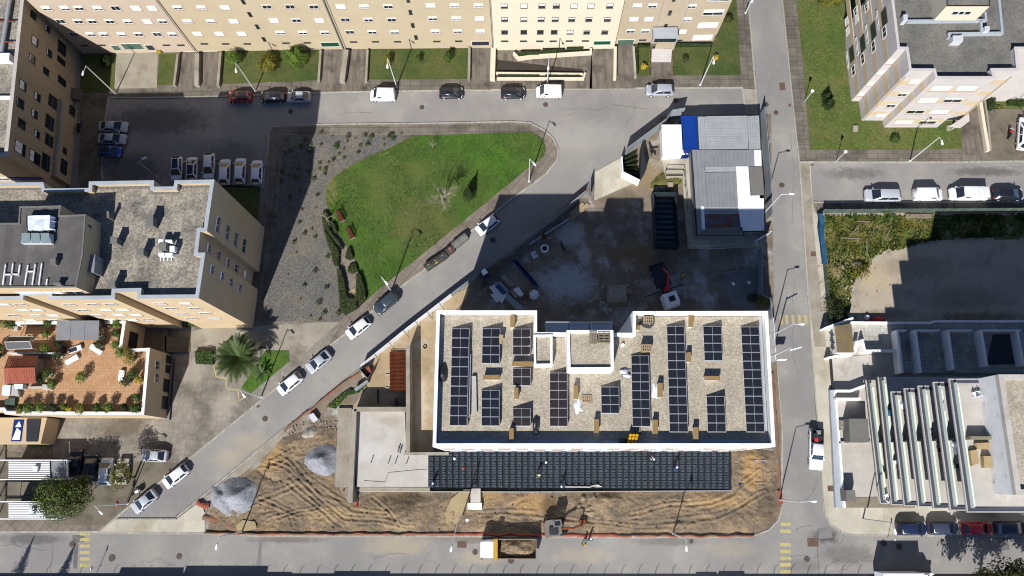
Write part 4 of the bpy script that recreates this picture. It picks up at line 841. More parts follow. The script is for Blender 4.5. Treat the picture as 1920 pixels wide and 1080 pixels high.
ARR = [(847.5,880.2,616,843,875.6,798,10,0,'ten panel array against the west parapet'),(904.5,938,616,903.3,936,681.5,4,0,'four panel array with a carton against it at the upper left'),(961.5,994.8,616.5,961.5,994,665.5,3,1,'three panel array beside the small shaft box'),
 (961.5,994.7,690,961.5,994.5,723,2,1,'two panel array between two tan vents'),(902.6,936.5,731.5,902.6,936,798.5,4,0,'four panel array next to the long white carton'),(961.5,994.7,765.3,962,994.7,799,2,1,'two panel array beside the black covered roll'),
 (1030.7,1063.6,699,1030.7,1064,799.3,6,1,'six panel array just below the stair tower'),(1126.7,1160.6,725.3,1127.4,1161.3,775,3,0,'three panel array standing alone mid roof'),(1183.3,1216.5,666.7,1185.8,1219.8,799.7,8,0,'eight panel array above the yellow tubes'),
 (1250,1283,611.5,1255.4,1290.6,810,12,0,'twelve panel array in the middle of the east wing'),(1318,1352.6,611.5,1320.8,1354.8,676.2,4,0,'four panel array at the upper right'),(1324.5,1358.6,743,1326.7,1361.7,810,4,0,'four panel array at the lower right'),(1389,1423,612.7,1399.4,1434,810,12,0,'twelve panel array against the east parapet')]
for a in ARR: array(*a)
VN = [((956.7,591,965,614),'upright tan capped vent against the north parapet of the west wing'),((960,677.7,998.5,687),'wide tan capped vent under the three panel array'),((906,703,937,712),'wide tan capped vent between the two four panel arrays'),((964,727,972,748),'tan capped vent under the two panel array near the shaft box'),
 ((954.6,803,963,826),'tan capped vent half in the shadow of the south parapet, west side'),((1075.4,723,1084,748),'tan capped vent right of the six panel array'),((1114,786,1123,812),'tan capped vent below the lone three panel array'),((1291,591,1300,613),'tan capped vent against the north parapet of the east wing'),
 ((1287.5,660.5,1296,678.5),'short tan capped vent right of the long middle array'),((1321,705,1350.5,713.5),'wide tan capped vent between the two right four panel arrays'),((1233,718,1242.5,745),'tan capped vent left of the long middle array'),((1224,787,1233.6,813.6),'tan capped vent between the yellow tubes and the long middle array'),
 ((1300,801,1309.6,827.7),'tan capped vent half in the shadow of the south parapet, east side'),((1194.4,610,1199.6,619),'tiny tan capped vent in the north west corner of the east wing')]
for a, l in VN: vent_box(*a, zr, zr+.95, 'white', 'cap_tan', l, 'roof vent', 'tan capped vents on the new roof', .05)
# loose things on the roof
def pallet(u, v, ang, zz, lab, lev=1, mat='wood', sz=(1.2,.9)):
    r = thing('pallet', lab, 'pallet', at(u, v, zz), ang, 'pallets on the new roof')
    for L in range(lev):
        h = L*.15
        for i in range(5):
            b = MB(); x = -sz[0]/2+.06+i*(sz[0]-.12)/4; b.box(x-.07, -sz[1]/2, h+.11, x+.07, sz[1]/2, h+.14); b.build('board', M[mat], r)
        for i in range(3):
            b = MB(); y = -sz[1]/2+.07+i*(sz[1]-.14)/2; b.box(-sz[0]/2, y-.06, h+0, sz[0]/2, y+.06, h+.1); b.build('bearer', M[mat], r)
    return r
pallet(1100,747.5,0,zr,'pale pallet lying alone on the gravel right of a vent'); pallet(1210,655,0,zr+.0,'tall stack of empty pallets standing above the eight panel array',8)
pallet(1215,600,0,zr+.75,'pallet on top of the black wrapped goods by the north parapet',2); pallet(1132,633,math.pi/2,22.02,'right hand pallet on the stair tower roof',3,'wood_old',(1.4,1.4)); pallet(1112,633,0,22.02,'left hand pallet with wrapped blocks on the stair tower roof',3,'wood_old',(.9,1.6)); pallet(1174,700,.1,zr,'grey pallet under the slumped sacks',1,'wood_old',(1.3,.9))
def lump(name, u, v, zz, rx, ry, h, m, lab, cat, sd=0, n=14, fl=0.0, group=None, rgh=.35, fr=1.3):
    o = at(u, v, zz); b = MB(); R = 6
    b.v.append((0,0,h))
    for j in range(1, R+1):
        for i in range(n):
            a = 2*math.pi*i/n; t = j/R; k = 1+rgh*noise.noise((math.cos(a)*fr+sd, math.sin(a)*fr, sd+t*.5)); 
            b.v.append((rx*t*k*math.cos(a), ry*t*k*math.sin(a), max(0, h*(1-t**(2.2+fl*4))*(1+.3*noise.noise((math.cos(a)*2*t, math.sin(a)*2*t, sd+4))))))
    for i in range(n): b.f.append((0, 1+i, 1+(i+1) % n)); b.m.append(0)
    for j in range(R-1):
        for i in range(n): b.f.append((1+j*n+i, 1+(j+1)*n+i, 1+(j+1)*n+(i+1) % n, 1+j*n+(i+1) % n)); b.m.append(0)
    ob = b.build(name, M[m] if isinstance(m, str) else m, smooth=fl == 0); ob.location = o; return tag(ob, lab, cat, group)
lump('wrapped_goods', 1215, 603, zr, 1.0, .8, .75, 'tarp_k', 'black wrapped goods under a pallet by the north parapet', 'wrapped goods', 1, fl=1)
lump('bin_bag', 831, 700, zr, .65, 1.1, .9, 'tarp_k', 'shiny black bag slumped against the west parapet', 'bag', 2, fr=2)
lump('covered_roll', 1005, 798, zr, .45, 1.2, .7, 'tarp_k', 'black covered roll with straps lying beside the two panel array', 'covered roll', 3, fl=1)
lump('sack', 1170, 697, zr+.15, .5, .35, .3, 'film', 'upper pale sack on the grey pallet left of the eight panel array', 'sack', 4); lump('sack', 1176, 704, zr+.15, .55, .32, .3, 'film', 'lower pale sack on the grey pallet left of the eight panel array', 'sack', 6)
lump('film_heap', 1085, 762, zr, .45, .9, .12, 'film', 'crumpled clear film on the gravel beside the lone pallet', 'plastic film', 8, rgh=.8, fr=3); lump('film_heap', 1229, 733, zr, .45, .9, .1, 'film', 'crumpled pale film left of a vent on the east wing', 'plastic film', 9, rgh=.8, fr=3)
b = MB(); q = at(1167,648,zr); b.tube((q.x,q.y,zr),(q.x,q.y,zr+.38),.19,.23,12); b.disc(q,.05,zr+.38,zr+.4); tag(b.build('bucket', M['plastic_w']), 'white bucket alone on the gravel by the north parapet', 'bucket')
b = MB(); q = px([(884.5,705),(892.5,705),(894,774),(885,774)], zr+.45); b.prism(q, zr, zr+.45, True, True); tag(b.build('long_carton', M['conc_white']), 'long white carton lying beside the ten panel array', 'carton')
b = MB(); q = px([(880,664),(883,664),(880.5,783),(877.5,783)], zr+.5); b.prism(q, zr+.35, zr+.5, True, True); tag(b.build('long_rail', M['galv']), 'long grey rail leaning along the ten panel array', 'rail')
b = MB(); q = px([(936,627),(944,628),(941,645),(936,643)], zr+1.05); b.prism(q, zr+.8, zr+1.05, True, True); tag(b.build('carton', M['card']), 'torn brown carton resting on the edge of the upper left array', 'carton')
r = wthing('tube_bundle', 'bundle of nine yellow capped tubes standing by the south parapet', 'tube bundle', at(1187,822,zr)); c = at(1187,822,zr+1.1)
for i in range(3):
    for j in range(3):
        b = MB(); x, y = c.x+(i-1)*.38+(j-1)*.1, c.y+(j-1)*.36; b.tube((x,y,zr),(x,y,zr+(1.1 if j else .95)),.18,n=12); b.build('tube', M['yellow_bright'], r)
lump('bin_bag', 1168, 828, zr, .6, .4, .5, 'tarp_k', 'dark bag left of the yellow tubes', 'bag', 12)
r = wthing('slatted_timber', 'grey slatted timber frame lying in front of the eight panel array', 'timber', at(1194,808,zr))
for i in range(6):
    b = MB(); A, B = at(1186+i*2.6,800,zr+.1), at(1188+i*3,815,zr+.1); strip(b, [A,B], .1, zr, zr+.1); b.build('slat', M['wood_old'], r)
# ---------- podium slab, walls and void formers
def pprism(name, pts, z0, z1, m, par=None, lab=None, cat=None):
    b = MB(); b.prism(px(pts, z1), z0, z1); o = b.build(name, M[m], par)
    if lab: tag(o, lab, cat)
    return o
r = wthing('concrete_podium', 'raw concrete podium slab with upstand walls west of the new building', 'podium', at(715,840,0)); rP = r
pprism('slab', [(669,771),(759,771),(762,852),(803,852),(803,913),(668,913)], 0, 1.9, 'conc_white', r)
b = MB(); strip(b, px([(664,767),(765,767)], 2.9), .62, 0, 2.9); b.build('upstand', M['conc'], r)
b = MB(); strip(b, px([(664,767),(656,942)], 2.9), .72, 0, 2.9); b.build('upstand', M['conc'], r)
b = MB(); strip(b, px([(764.5,648),(765,850)], 3.3), .55, 0, 3.3); b.build('upstand', M['conc'], r)
b = MB(); strip(b, px([(757,850.5),(841,850.5)], 3.0), .42, 0, 3.0); b.build('upstand', M['conc'], r)
pprism('walkway', [(634,765),(659,765),(653,913),(628,914)], 0, .5, 'conc', r)
for i, (a, c) in enumerate((((704.5,849),(695.5,868)),((737,850),(728,869)),((749,852),(741,869)),((769,855),(762,870)))):
    p = at(*c, 1.9); b = MB(); b.tube(p, p+Vector((0,0,1.0)), .07, n=8); tag(b.build('standpipe', M['galv']), ('leftmost','second','third','rightmost')[i]+' of the four short pipes standing up from the concrete slab', 'pipe', 'short pipes on the concrete slab')
b = MB(); p = at(750,849,1.9); b.tube(p, p+Vector((.2,.8,.3)), .1); b.tube(p+Vector((-.3,.1,0)), p+Vector((-.1,.9,.4)), .09); tag(b.build('pipe_bundle', M['metal_d']), 'pair of dark pipes leaning on the concrete slab', 'pipes')
b = MB(); strip(b, px([(683,901),(722,904),(728,886),(790,880),(800,882)], 1.92), .05, 1.9, 1.93); tag(b.build('cable', M['metal_d']), 'thin cable lying across the concrete slab', 'cable')
r = wthing('void_former_deck', 'deck of black patterned void former strips along the south side of the new building', 'void formers', at(1086,882,0))
pprism('deck_base', [(803.5,846),(1370,845),(1371.5,917),(803.5,914)], 0, 1.7, 'deck_gap', r)
x = 804; k = 0; NS = 48
for k in range(NS):
    x0, x1 = 804+k*566/NS, 804+(k+.74)*566/NS; y1 = 913.5+3*k/NS
    b = MB(); q = px([(x0,846),(x1,846),(x1+.1,y1),(x0+.1,y1)], 1.95)
    for j in range(14):      # domes of each strip
        A, B, Cc, D = q[0].lerp(q[3], (j+.04)/14), q[1].lerp(q[2], (j+.04)/14), q[1].lerp(q[2], (j+.96)/14), q[0].lerp(q[3], (j+.96)/14)
        m = (A+B+Cc+D)/4; n0 = len(b.v); top = [p.lerp(m, .22) for p in (A,B,Cc,D)]
        b.v += [(p.x,p.y,1.72) for p in (A,B,Cc,D)]+[(p.x,p.y,1.93) for p in top]
        for f_ in ((4,5,6,7),(0,1,5,4),(1,2,6,5),(2,3,7,6),(3,0,4,7)): b.f.append(tuple(n0+i for i in f_[::-1])); b.m.append(0)
    b.build('void_former_strip', M['deck'], r)
# formwork boards along the edge
for i, (a, c, l) in enumerate((((690,918),(1540/1,0),''),)): pass
b = MB(); strip(b, px([(664,921),(800,922),(1000,922.5),(1372,920)], .5), .12, 0, .55); tag(b.build('formwork_rail', M['galv']), 'long thin rail and formwork along the south edge of the slab', 'formwork')
b = MB(); strip(b, px([(664,917),(806,917.5)], 1.2), .5, 0, 1.2); tag(b.build('formwork_edge', M['conc']), 'rough edge beam along the south side of the slab', 'edge beam')
for q, l in (([(1060,912),(1120,912.5),(1120,914.5),(1060,914)],'long white timber along the deck edge'),([(1107,911),(1121,908.5),(1130,913),(1108,914.8)],'white broken board at the deck edge')):
    b = MB(); b.prism(px(q, 2.15), 1.95, 2.15); tag(b.build('board', M['conc_white']), l, 'board')
# ================================================================= SOUTH-EAST TERRACED BLOCK
root = wthing('terraced_apartments', 'modern terraced apartment block with glass balconies at right', 'building', at(1750,840,0)); rS = root
FN = [(1623,712),(1646,706.5),(1670,734),(1695,728),(1721,723),(1749.5,716),(1779,710)]; FS = [(1650,944.5),(1671,947),(1695,949),(1722,951),(1750,954),(1781.5,957.5),(1813.5,961)]
zk = [2.6+3.2*k for k in range(7)]
E_ = 2040
for k in range(7):
    zt = zk[k]; fl = zt-.2; nW, sW = at(*FN[k], zt), at(*FS[k], zt)
    xe_n = at(E_, FN[k][1]-(E_-FN[k][0])*.0, zt); e_n, e_s = Vector((95, nW.y, 0)), Vector((95, sW.y, 0))
    north_y = nW.y if k > 1 else nW.y
    # floor slab
    b = MB(); b.prism([nW, sW, e_s, e_n], fl-.1, fl, True, True); b.build('floor_slab', M['conc_white'] if k else M['pave_light'], root)
    # outer edge: thin light cap and darker ledge, west, south and north sides
    d = Vector((0,0,0))
    def band(off0, off1, z0, z1, nm, m):
        b = MB(); a0, a1 = nW.x+off0, nW.x+off1; c0, c1 = sW.x+off0, sW.x+off1
        yn, ys = nW.y-off0, sW.y+off0; yn1, ys1 = nW.y-off1, sW.y+off1
        b.prism([(a0,yn,0),(c0,ys,0),(c1,ys,0),(a1,yn,0)], z0, z1, True, True)
        b.prism([(c1,ys,0),(95,ys,0),(95,ys1,0),(c1,ys1,0)], z0, z1, True, True)
        if k > 1: b.prism([(a1,yn,0),(95,yn,0),(95,yn1,0),(a1,yn1,0)], z0, z1, True, True)
        return b.build(nm, m, root)
    band(0, .13, fl-.05, zt, 'parapet_edge', M['conc_white']); band(.13, .52, fl, zt-.06, 'parapet_ledge', M['slate_ledge'])
    b = MB(); b.prism([(nW.x+.52,nW.y-.5,0),(sW.x+.52,sW.y+.5,0),(sW.x+.56,sW.y+.5,0),(nW.x+.56,nW.y-.5,0)], fl, fl+.85, True, True); b.build('glass_balustrade', M['glass_green'], root)
    b = MB(); b.prism([(nW.x+.58,nW.y-1,0),(sW.x+.58,sW.y+.6,0),(sW.x+1.15,sW.y+.6,0),(nW.x+1.15,nW.y-1,0)], fl, fl+.02); b.build('balcony_strip', M['glass_green'], root)
    if k < 6:      # storey wall set back behind the balcony
        n2, s2 = at(*FN[k+1], zk[k+1]), at(*FS[k+1], zk[k+1]); sb = 4.2
        b = MB(); b.prism([(n2.x+sb,n2.y-.6,0),(s2.x+sb,s2.y+.7,0),(95,s2.y+.7,0),(95,n2.y-.6,0)], fl, zk[k+1]-.5, False); b.build('storey_wall', M['conc_white'], root)
        b = MB(); b.prism([(n2.x+sb-.05,n2.y-2,0),(s2.x+sb-.05,s2.y+.9,0),(s2.x+sb,s2.y+.9,0),(n2.x+sb,n2.y-2,0)], fl+.1, zk[k+1]-.75, True); b.build('window_wall', M['film'], root)
b = MB(); q = at(1700,800,0); b.prism([at(1640,730,0), at(1668,940,0), Vector((95, at(1668,940,0).y, 0)), Vector((95, at(1640,735,0).y, 0))], 0, 1.3, False); b.build('ground_storey_wall', M['white_dirty'], root)
# divider walls crossing the balconies at mid length
for k in range(6):
    a, c = at(FN[k][0]+(FS[k][0]-FN[k][0])*.42+4, 829-k*.9, zk[k]), at(FN[k+1][0]+(FS[k+1][0]-FN[k+1][0])*.42+10, 829-k*.9, zk[k]); b = MB(); strip(b, [a+Vector((.4,0,0)), c+Vector((1.0,0,0))], .2, zk[k]-.28, zk[k]+1.8); b.build('balcony_divider', M['metal_d'], root)
# top block with gravel roof
zt = 25.9; TB = px([(1872,702),(1879,702),(1906,925),(2080,925),(2080,702)], zt); TBo = [TB[0], at(1905.5,928,zt), Vector((95, at(1905.5,928,zt).y, zt)), Vector((95, TB[0].y, zt))]
b = MB(); b.prism(TBo, zk[6]-.28, zt-.7, False); b.build('top_storey_wall', M['white_dirty'], root)
b = MB(); ring(b, TBo, .6, zt-.7, zt); b.build('top_parapet', M['conc_white'], root); _, I4 = inset(TBo, .6); b = MB(); b.poly([(*p, zt-.5) for p in I4]); b.build('top_roof', M['grav_roof'], root)
A_, _ = inset(TBo, .62); 
for q in ((1860,722,1872,732),(1864,733,1874,752),(1868,754,1877,776)): 
    b = MB(); b.prism(px([(q[0],q[1]),(q[2],q[1]),(q[2]+3,q[3]),(q[0]+3,q[3])], zk[6]+.6), zk[6]-.28, zk[6]+.6); b.build('glazed_bay', M['film'], root)
for q in ((1872,826,1884,845,'flat_grey'),(1880,846,1893,871,'film'),(1883,873,1896,896,'film'),(1884,897,1901,908,'flat_grey')):
    b = MB(); b.prism(px([(q[0],q[1]),(q[2],q[1]),(q[2]+2,q[3]),(q[0]+2,q[3])], zk[6]+.6), zk[6]-.28, zk[6]+.6); b.build('glazed_bay', M[q[4]], root)
b = MB(); strip(b, px([(1820,821),(1882,821)], zk[6]+1.0), .35, zk[6]-.28, zk[6]+1.0); b.build('terrace_wall', M['wood_old'], root)
# ground terrace, walls and ramp west of the block
def P2(name, pts, z0, z1, m): return pprism(name, pts, z0, z1, m, root)
P2('west_terrace', [(1568,733),(1600,733),(1625,722),(1650,947),(1586,952),(1584,945)], 0, .75, 'conc_white')
P2('west_band', [(1556,731),(1565,731),(1584,953),(1567,952)], 0, .8, 'bluegrey')
b = MB(); strip(b, px([(1566,731),(1584,952)], 1.2), .3, 0, 1.2); b.build('terrace_edge', M['white'], root)
b = MB(); strip(b, px([(1566,733),(1596,733),(1622,723)], 1.5), .35, 0, 1.5); b.build('terrace_edge', M['white'], root)
b = MB(); strip(b, px([(1568,748),(1614,748)], 1.9), .35, 0, 1.9); b.build('terrace_wall', M['white'], root)
P2('terrace_box', [(1592,785),(1627.5,785),(1630,829),(1594,829)], 0, 3.2, 'flat_grey')
P2('planter_box', [(1572,788),(1590,788),(1591,806),(1573,806)], 0, 1.2, 'pave_court')
b = MB(); strip(b, px([(1573,829.5),(1632,829)], 1.2), .3, 0, 1.2); b.build('terrace_edge', M['conc_white'], root)
P2('deck_boards', [(1584,941),(1604,933),(1645,932),(1648,944),(1715,948),(1716,952),(1584,952)], 0, .8, 'wood_old')
P2('storage_box', [(1586,919),(1603,919),(1605.5,940),(1587.5,940)], 0, 2.9, 'flat_grey')
P2('storage_box_side', [(1582.5,920),(1588,920),(1589,939.5),(1584,939)], 0, 2.0, 'shutter')
P2('ramp_floor', [(1558,674),(1590,668),(1690,662),(1692,700),(1622,722),(1596,730),(1564,731)], 0, .2, 'conc_white')
b = MB(); strip(b, px([(1559,674),(1563,730)], .8), .18, 0, .8); b.build('ramp_kerb', M['metal_d'], root)
P2('north_court', [(1568,604),(1960,602),(1960,700),(1690,700),(1686,657),(1620,657),(1600,660)], 0, .6, 'tile_pale')
# partitions of the sunken gardens
zc = 2.4
for a, c in (((1683,620),(1692,699)),((1717,620),(1726.5,699)),((1778,620),(1788,693)),((1840,620),(1851,686)),((1908,621),(1920,686))):
    b = MB(); strip(b, px([a, c], zc), .34, .3, zc); b.build('garden_partition', M['white'], root)
for a, c in (((1682,619.5),(1700,619.5)),((1716,619.5),(1761,619.5)),((1777,619.5),(1823,619.5)),((1839,619.5),(1914,619.5))):
    b = MB(); strip(b, px([a, c], zc), .22, .3, zc); b.build('garden_partition', M['white'], root)
b = MB(); strip(b, px([(1596,604),(1748,605),(1752,602),(1960,602)], 1.6), .22, .1, 1.6); b.build('boundary_wall', M['white'], root)
b = MB(); strip(b, px([(1617,636),(1622,657.5),(1690,657)], 2.0), .3, .1, 2.0); b.build('boundary_wall', M['white'], root)
P2('dark_pool_lot', [(1862,627),(1912,627),(1916,682),(1850,684)], .5, .66, 'glaze_dark')
# small ochre roofed kiosk with scribbled wall
r = wthing('utility_kiosk', 'small kiosk with worn ochre flat roof and a scribbled white wall', 'kiosk', at(1583,634,0))
KP = px([(1565,611),(1596,607),(1601,661),(1570,661)], 3.0); b = MB(); b.prism(KP, 0, 2.95, False); b.build('wall', M['white_dirty'], r); b = MB(); b.prism(KP, 2.95, 3.05); b.build('roof', pm('ochre_roof', S(150,128,86), S(132,118,92), .6, S(120,112,100), .5, .6), r)
fk = Facade(r, (KP[0].x, KP[0].y, 0), (KP[3].x, KP[3].y, 0)); b = MB(); pts = []
for i in range(44):
    t = i/43; p = Vector((KP[0].x, KP[0].y, 0)).lerp(Vector((KP[3].x, KP[3].y, 0)), .1+.75*t)+fk.n*.03; pts.append(Vector((p.x, p.y, 1.6+.7*math.sin(i*1.15)-.25*math.sin(i*.4))))
for a, c in zip(pts, pts[1:]): b.tube(a, c, .05, n=4, caps=False)
b.build('scribble', M['metal_d'], r)
b = MB(); strip(b, px([(1548,615),(1600,596)], 2.4), .3, 0, 2.4); tag(b.build('slanting_wall', M['white']), 'thin white wall slanting north of the ochre roofed kiosk', 'wall')
b = MB(); strip(b, px([(1552,671),(1570,667),(1598,665)], 1.6), .3, 0, 1.6); tag(b.build('low_wall', M['white']), 'white wall in front of the ochre roofed kiosk', 'wall')
for i in range(6):
    b = MB(); y = 640+i*3.3; b.prism(px([(1602,y),(1609,y),(1609,y+3.3),(1602,y+3.3)], 1.5), .1, 2.0-.25*i); b.build('step', M['white'], r)
# things on the terraces
zt7 = zk[6]-.28
def tbox(q, h, m, l, n='carton', cat='carton', zz=None): 
    zz = zt7 if zz is None else zz
    b = MB(); b.prism(px(q, zz+h), zz, zz+h, True, True); return tag(b.build(n, M[m]), l, cat)
tbox([(1830,831),(1865,829),(1865,842),(1834,842)], .7, 'card', 'long brown carton lying across the top terrace'); tbox([(1819,845),(1832,843),(1836,868),(1823,874)], .6, 'card', 'brown carton on the left of the pile on the top terrace'); tbox([(1844,855),(1859,855),(1861,877),(1846,877)], .8, 'card', 'square brown carton nearest the glazed bay')
def chair(u, v, zz, rz, m, lab):
    r = thing('chair', lab, 'chair', at(u, v, zz), rz)
    b = MB(); b.box(-.26,-.26,.40,.26,.26,.45); b.build('seat', M[m], r); b = MB(); b.box(-.26,.2,.45,.26,.27,.9); b.build('backrest', M[m], r)
    for x in (-.22,.22):
        for y in (-.22,.22): b = MB(); b.box(x-.025,y-.025,0,x+.025,y+.025,.4); b.build('leg', M[m], r)
        b = MB(); b.box(x-.04,-.24,.62,x+.04,.24,.66); b.build('armrest', M[m], r)
    return r
o = chair(1826,740,zt7,math.pi+.3,'plastic_w','white plastic armchair alone on the wide top terrace'); o.scale = (1.25,1.25,1.2)
chair(1658,930,zk[0]-.28,.4,'plastic_w','light chair at the south end of the lowest narrow balcony'); chair(1677,867,zk[1]-.28,.2,'plastic_w','white chair halfway down the second balcony'); chair(1662,938,zk[0]-.28,2.4,'metal_l','grey chair behind the light chair on the lowest balcony')
chair(1759,843,zk[4]-.28,.2,'metal_d','dark chair beside the parasol balcony'); chair(1790,874,zk[5]-.28,.2,'metal_d','black chair with white trim at the south of the parasol balcony')
def parasol(u, v, zz, m, lab, h=2.2, r_=.45):
    r = thing('closed_parasol', lab, 'parasol', at(u, v, zz)); b = MB(); b.tube((0,0,0),(0,0,h),.03); b.build('pole', M['metal_d'], r); b = MB(); b.tube((0,0,.8),(0,0,h),r_,.05,10); b.build('canopy', M[m], r); return r
parasol(1785,833,zk[5]-.28,'plastic_w','white closed parasol near the divider of the upper balcony')
tbox([(1792,838),(1801,838),(1804,852),(1795,852)], .9, 'film', 'pale green covered bench on the parasol balcony', 'bench', 'bench', zk[5]-.28)
tbox([(1765,756),(1771,756),(1773,770),(1767,770)], .5, 'bluegrey', 'pale blue table on the uppermost narrow balcony', 'table', 'table', zk[5]-.28)
lump('cushion_heap', 1667, 772, zk[1]-.28, .5, .7, .8, 'net_blue', 'turquoise cushion on the second balcony', 'cushion', 3); lump('cushion_heap', 1668, 763, zk[1]-.28, .4, .5, .8, 'clothes_d', 'dark cushion above the turquoise one on the second balcony', 'cushion', 5)
lump('towel_heap', 1692, 760, zk[2]-.28, .5, .6, .4, 'plastic_w', 'white towels heaped on the third balcony', 'towels', 6); lump('drying_towel', 1744.5, 811, zk[4]-.28, .25, .5, .5, pm('pink_stripe', S(220,130,190), S(90,60,150), 4, fine=0), 'pink striped towel on the fifth balcony', 'towel', 7)
# ================================================================= FOLIAGE
def rdir(rnd):
    z = rnd.uniform(-1,1); a = rnd.uniform(0,6.283); r = math.sqrt(1-z*z); return Vector((r*math.cos(a), r*math.sin(a), z))
def leafy(b, c, R, n, s, rnd, shell=.55, flat=.0, lump_=.35):
    c = Vector(c); k = 0; off = rnd.uniform(0,50)
    while k < n:
        d = rdir(rnd); 
        if d.z < -.35 and rnd.random() < .7: continue
        q = 1+lump_*noise.noise((d.x*1.9+off, d.y*1.9, d.z*1.9))*1.6
        r = (shell+(1-shell)*rnd.random()**.5)*q
        p = c+Vector((d.x*R[0]*r, d.y*R[1]*r, d.z*R[2]*r)); nrm = (d+rdir(rnd)*.7).normalized()
        t = nrm.cross(rdir(rnd)).normalized(); u = nrm.cross(t); w_ = s*rnd.uniform(.6,1.3)
        b.poly([p-t*w_*.5, p+u*w_*.42, p+t*w_*.5, p-u*w_*.42]); k += 1
def plantmesh(kind, R, n, s, m, seed, stem=None):
    rnd = random.Random(seed); b = MB(); leafy(b, (0,0,R[2]*.85), R, n, s, rnd); return mk(b, kind, M[m])
def shrub(name, u, v, R, n, s, m, lab, cat='shrub', seed=1, z=.17, group=None, trunk=0, lift=0):
    r = thing(name, lab, cat, at(u, v, z), 0, group); rnd = random.Random(seed); b = MB()
    leafy(b, (0,0,lift+R[2]*.85), R, n, s, rnd); b.build('foliage', M[m], r)
    b = MB(); b.tube((0,0,0),(0,0,lift+R[2]*.8),.05+R[0]*.04,.03,5)
    for i in range(4): a = i*1.6; b.tube((0,0,lift+.1*R[2]),(math.cos(a)*R[0]*.5, math.sin(a)*R[1]*.5, lift+R[2]*.9),.03,.015,4)
    b.build('stem', M['bark'], r); return r
# tufts planted in the grey gravel
tm = [plantmesh('garden_tuft', (.34,.34,.3), 110, .13, m, i) for i, m in enumerate(('leaf_y','leaf','leaf_o'))]
tsm = [plantmesh('garden_tuft', (.22,.22,.2), 60, .11, m, 9+i) for i, m in enumerate(('leaf_y','rust','leaf_o'))]
TP_ = [(623,256),(653,257),(684,255),(666,261),(697,258),(735,253),(752,252),(730,257),(738,262),(719,262),(602,272),(632,272),(651,266),(676,274),(690,272),(720,273),(602,249),(630,278),(645,280),(672,287),(645,297),(616,306),(625,301),(600,307),(599,318),(610,319),(609,327),(635,291),(589,337),(595,367),(592,390),(565,275),(545,283),(535,306),(530,322),(528,339),(549,311),(562,317),(581,321),(563,335),(543,329),(555,332),(542,348),(564,356),(545,369),(544,390),(582,302),(580,284),(556,295),(536,287),(583,271),(538,262),(573,262),(562,418),(584,431),(571,439),(591,446),(566,394),(552,455),(614,482),(540,516),(591,510),(571,536),(563,562),(598,569),(608,587),(582,594),(636,588),(612,540),(556,475),(600,600)]
for i, (u, v) in enumerate(TP_):
    small = (i*7) % 3 == 0; me = (tsm if small else tm)[(i*5) % 3]; o = link('garden_tuft', me); o.location = at(u, v, .15); o.rotation_euler.z = i*1.3; k = .8+.5*((i*37) % 10)/10; o.scale = (k, k, k)
    tag(o, 'small round tuft planted in the grey gravel bed of the park', 'tuft', 'tufts planted in the grey gravel bed')
# clipped hedges by the benches
def hedge(poly, h, lab, m='leaf_o', z=.17, dens=34, seed=2, cat='hedge', s=.16, group=None):
    P = px(poly, z+h*.5); P = [(p.x, p.y) for p in P]; rnd = random.Random(seed); b = MB(); xs = [p[0] for p in P]; ys = [p[1] for p in P]
    n = int(abs(area(P))*dens*(1+h)); k = 0; tries = 0
    while k < n and tries < n*30:
        tries += 1
        x, y = rnd.uniform(min(xs), max(xs)), rnd.uniform(min(ys), max(ys))
        if not pip(x, y, P): continue
        ed = edged(x, y, P); zz = z+(rnd.random() if ed < .15 else 1)*h*(1+.15*noise.noise((x*1.5, y*1.5, seed)))*(min(1, .6+ed*2)); c = Vector((x, y, zz)); k += 1
        nrm = (Vector((0,0,1))+rdir(rnd)*.9).normalized(); t = nrm.cross(rdir(rnd)).normalized(); u = nrm.cross(t); w_ = s*rnd.uniform(.6,1.3)
        b.poly([c-t*w_*.5, c+u*w_*.42, c+t*w_*.5, c-u*w_*.42])
    c0 = sum((Vector((*p, 0)) for p in P), Vector())/len(P); r = wthing('hedge', lab, cat, (c0.x, c0.y, z), group); b.build('foliage', M[m], r)
    _, I = inset(P, .1); q = MB(); q.prism(I, z-.1, z+h*.7); q.build('branch_core', M['leaf_d'], r); return r
hedge([(602,398),(612,396),(620,407),(619,430),(636,452),(645,465),(641,468),(622,448),(605,425)], .8, 'upper left arm of the clipped hedge, beside the gravel bed')
hedge([(605,425),(616,438),(637,470),(636,500),(625,498),(618,470),(610,448)], .8, 'dark clipped hedge running down the edge of the grey gravel', seed=4)
hedge([(620,414),(630,420),(634,436),(626,440)], .7, 'small clipped hedge block next to the upper bench', seed=5)
hedge([(652,462),(659,466),(664,484),(655,488),(646,484)], .7, 'square hedge block right of the lower bench', seed=6)
hedge([(652,498),(666,493),(673,508),(660,514),(651,510)], .7, 'hedge block in the middle of the hedge path', seed=7)
hedge([(631,502),(642,506),(648,530),(651,555),(662,560),(667,548),(667,512),(676,512),(684,535),(688,560),(668,580),(646,592),(637,580),(634,545)], 1.0, 'thick U shaped hedge at the pavement end of the path', seed=8)
hedge([(325,603),(455,602),(458,611),(330,612)], .7, 'ragged green hedge at the foot of the apricot block', 'leaf_l', .3, seed=9)
hedge([(364,657),(400,657),(401,684),(367,683)], .9, 'green hedge block in the planter by the palm', 'leaf', seed=10)
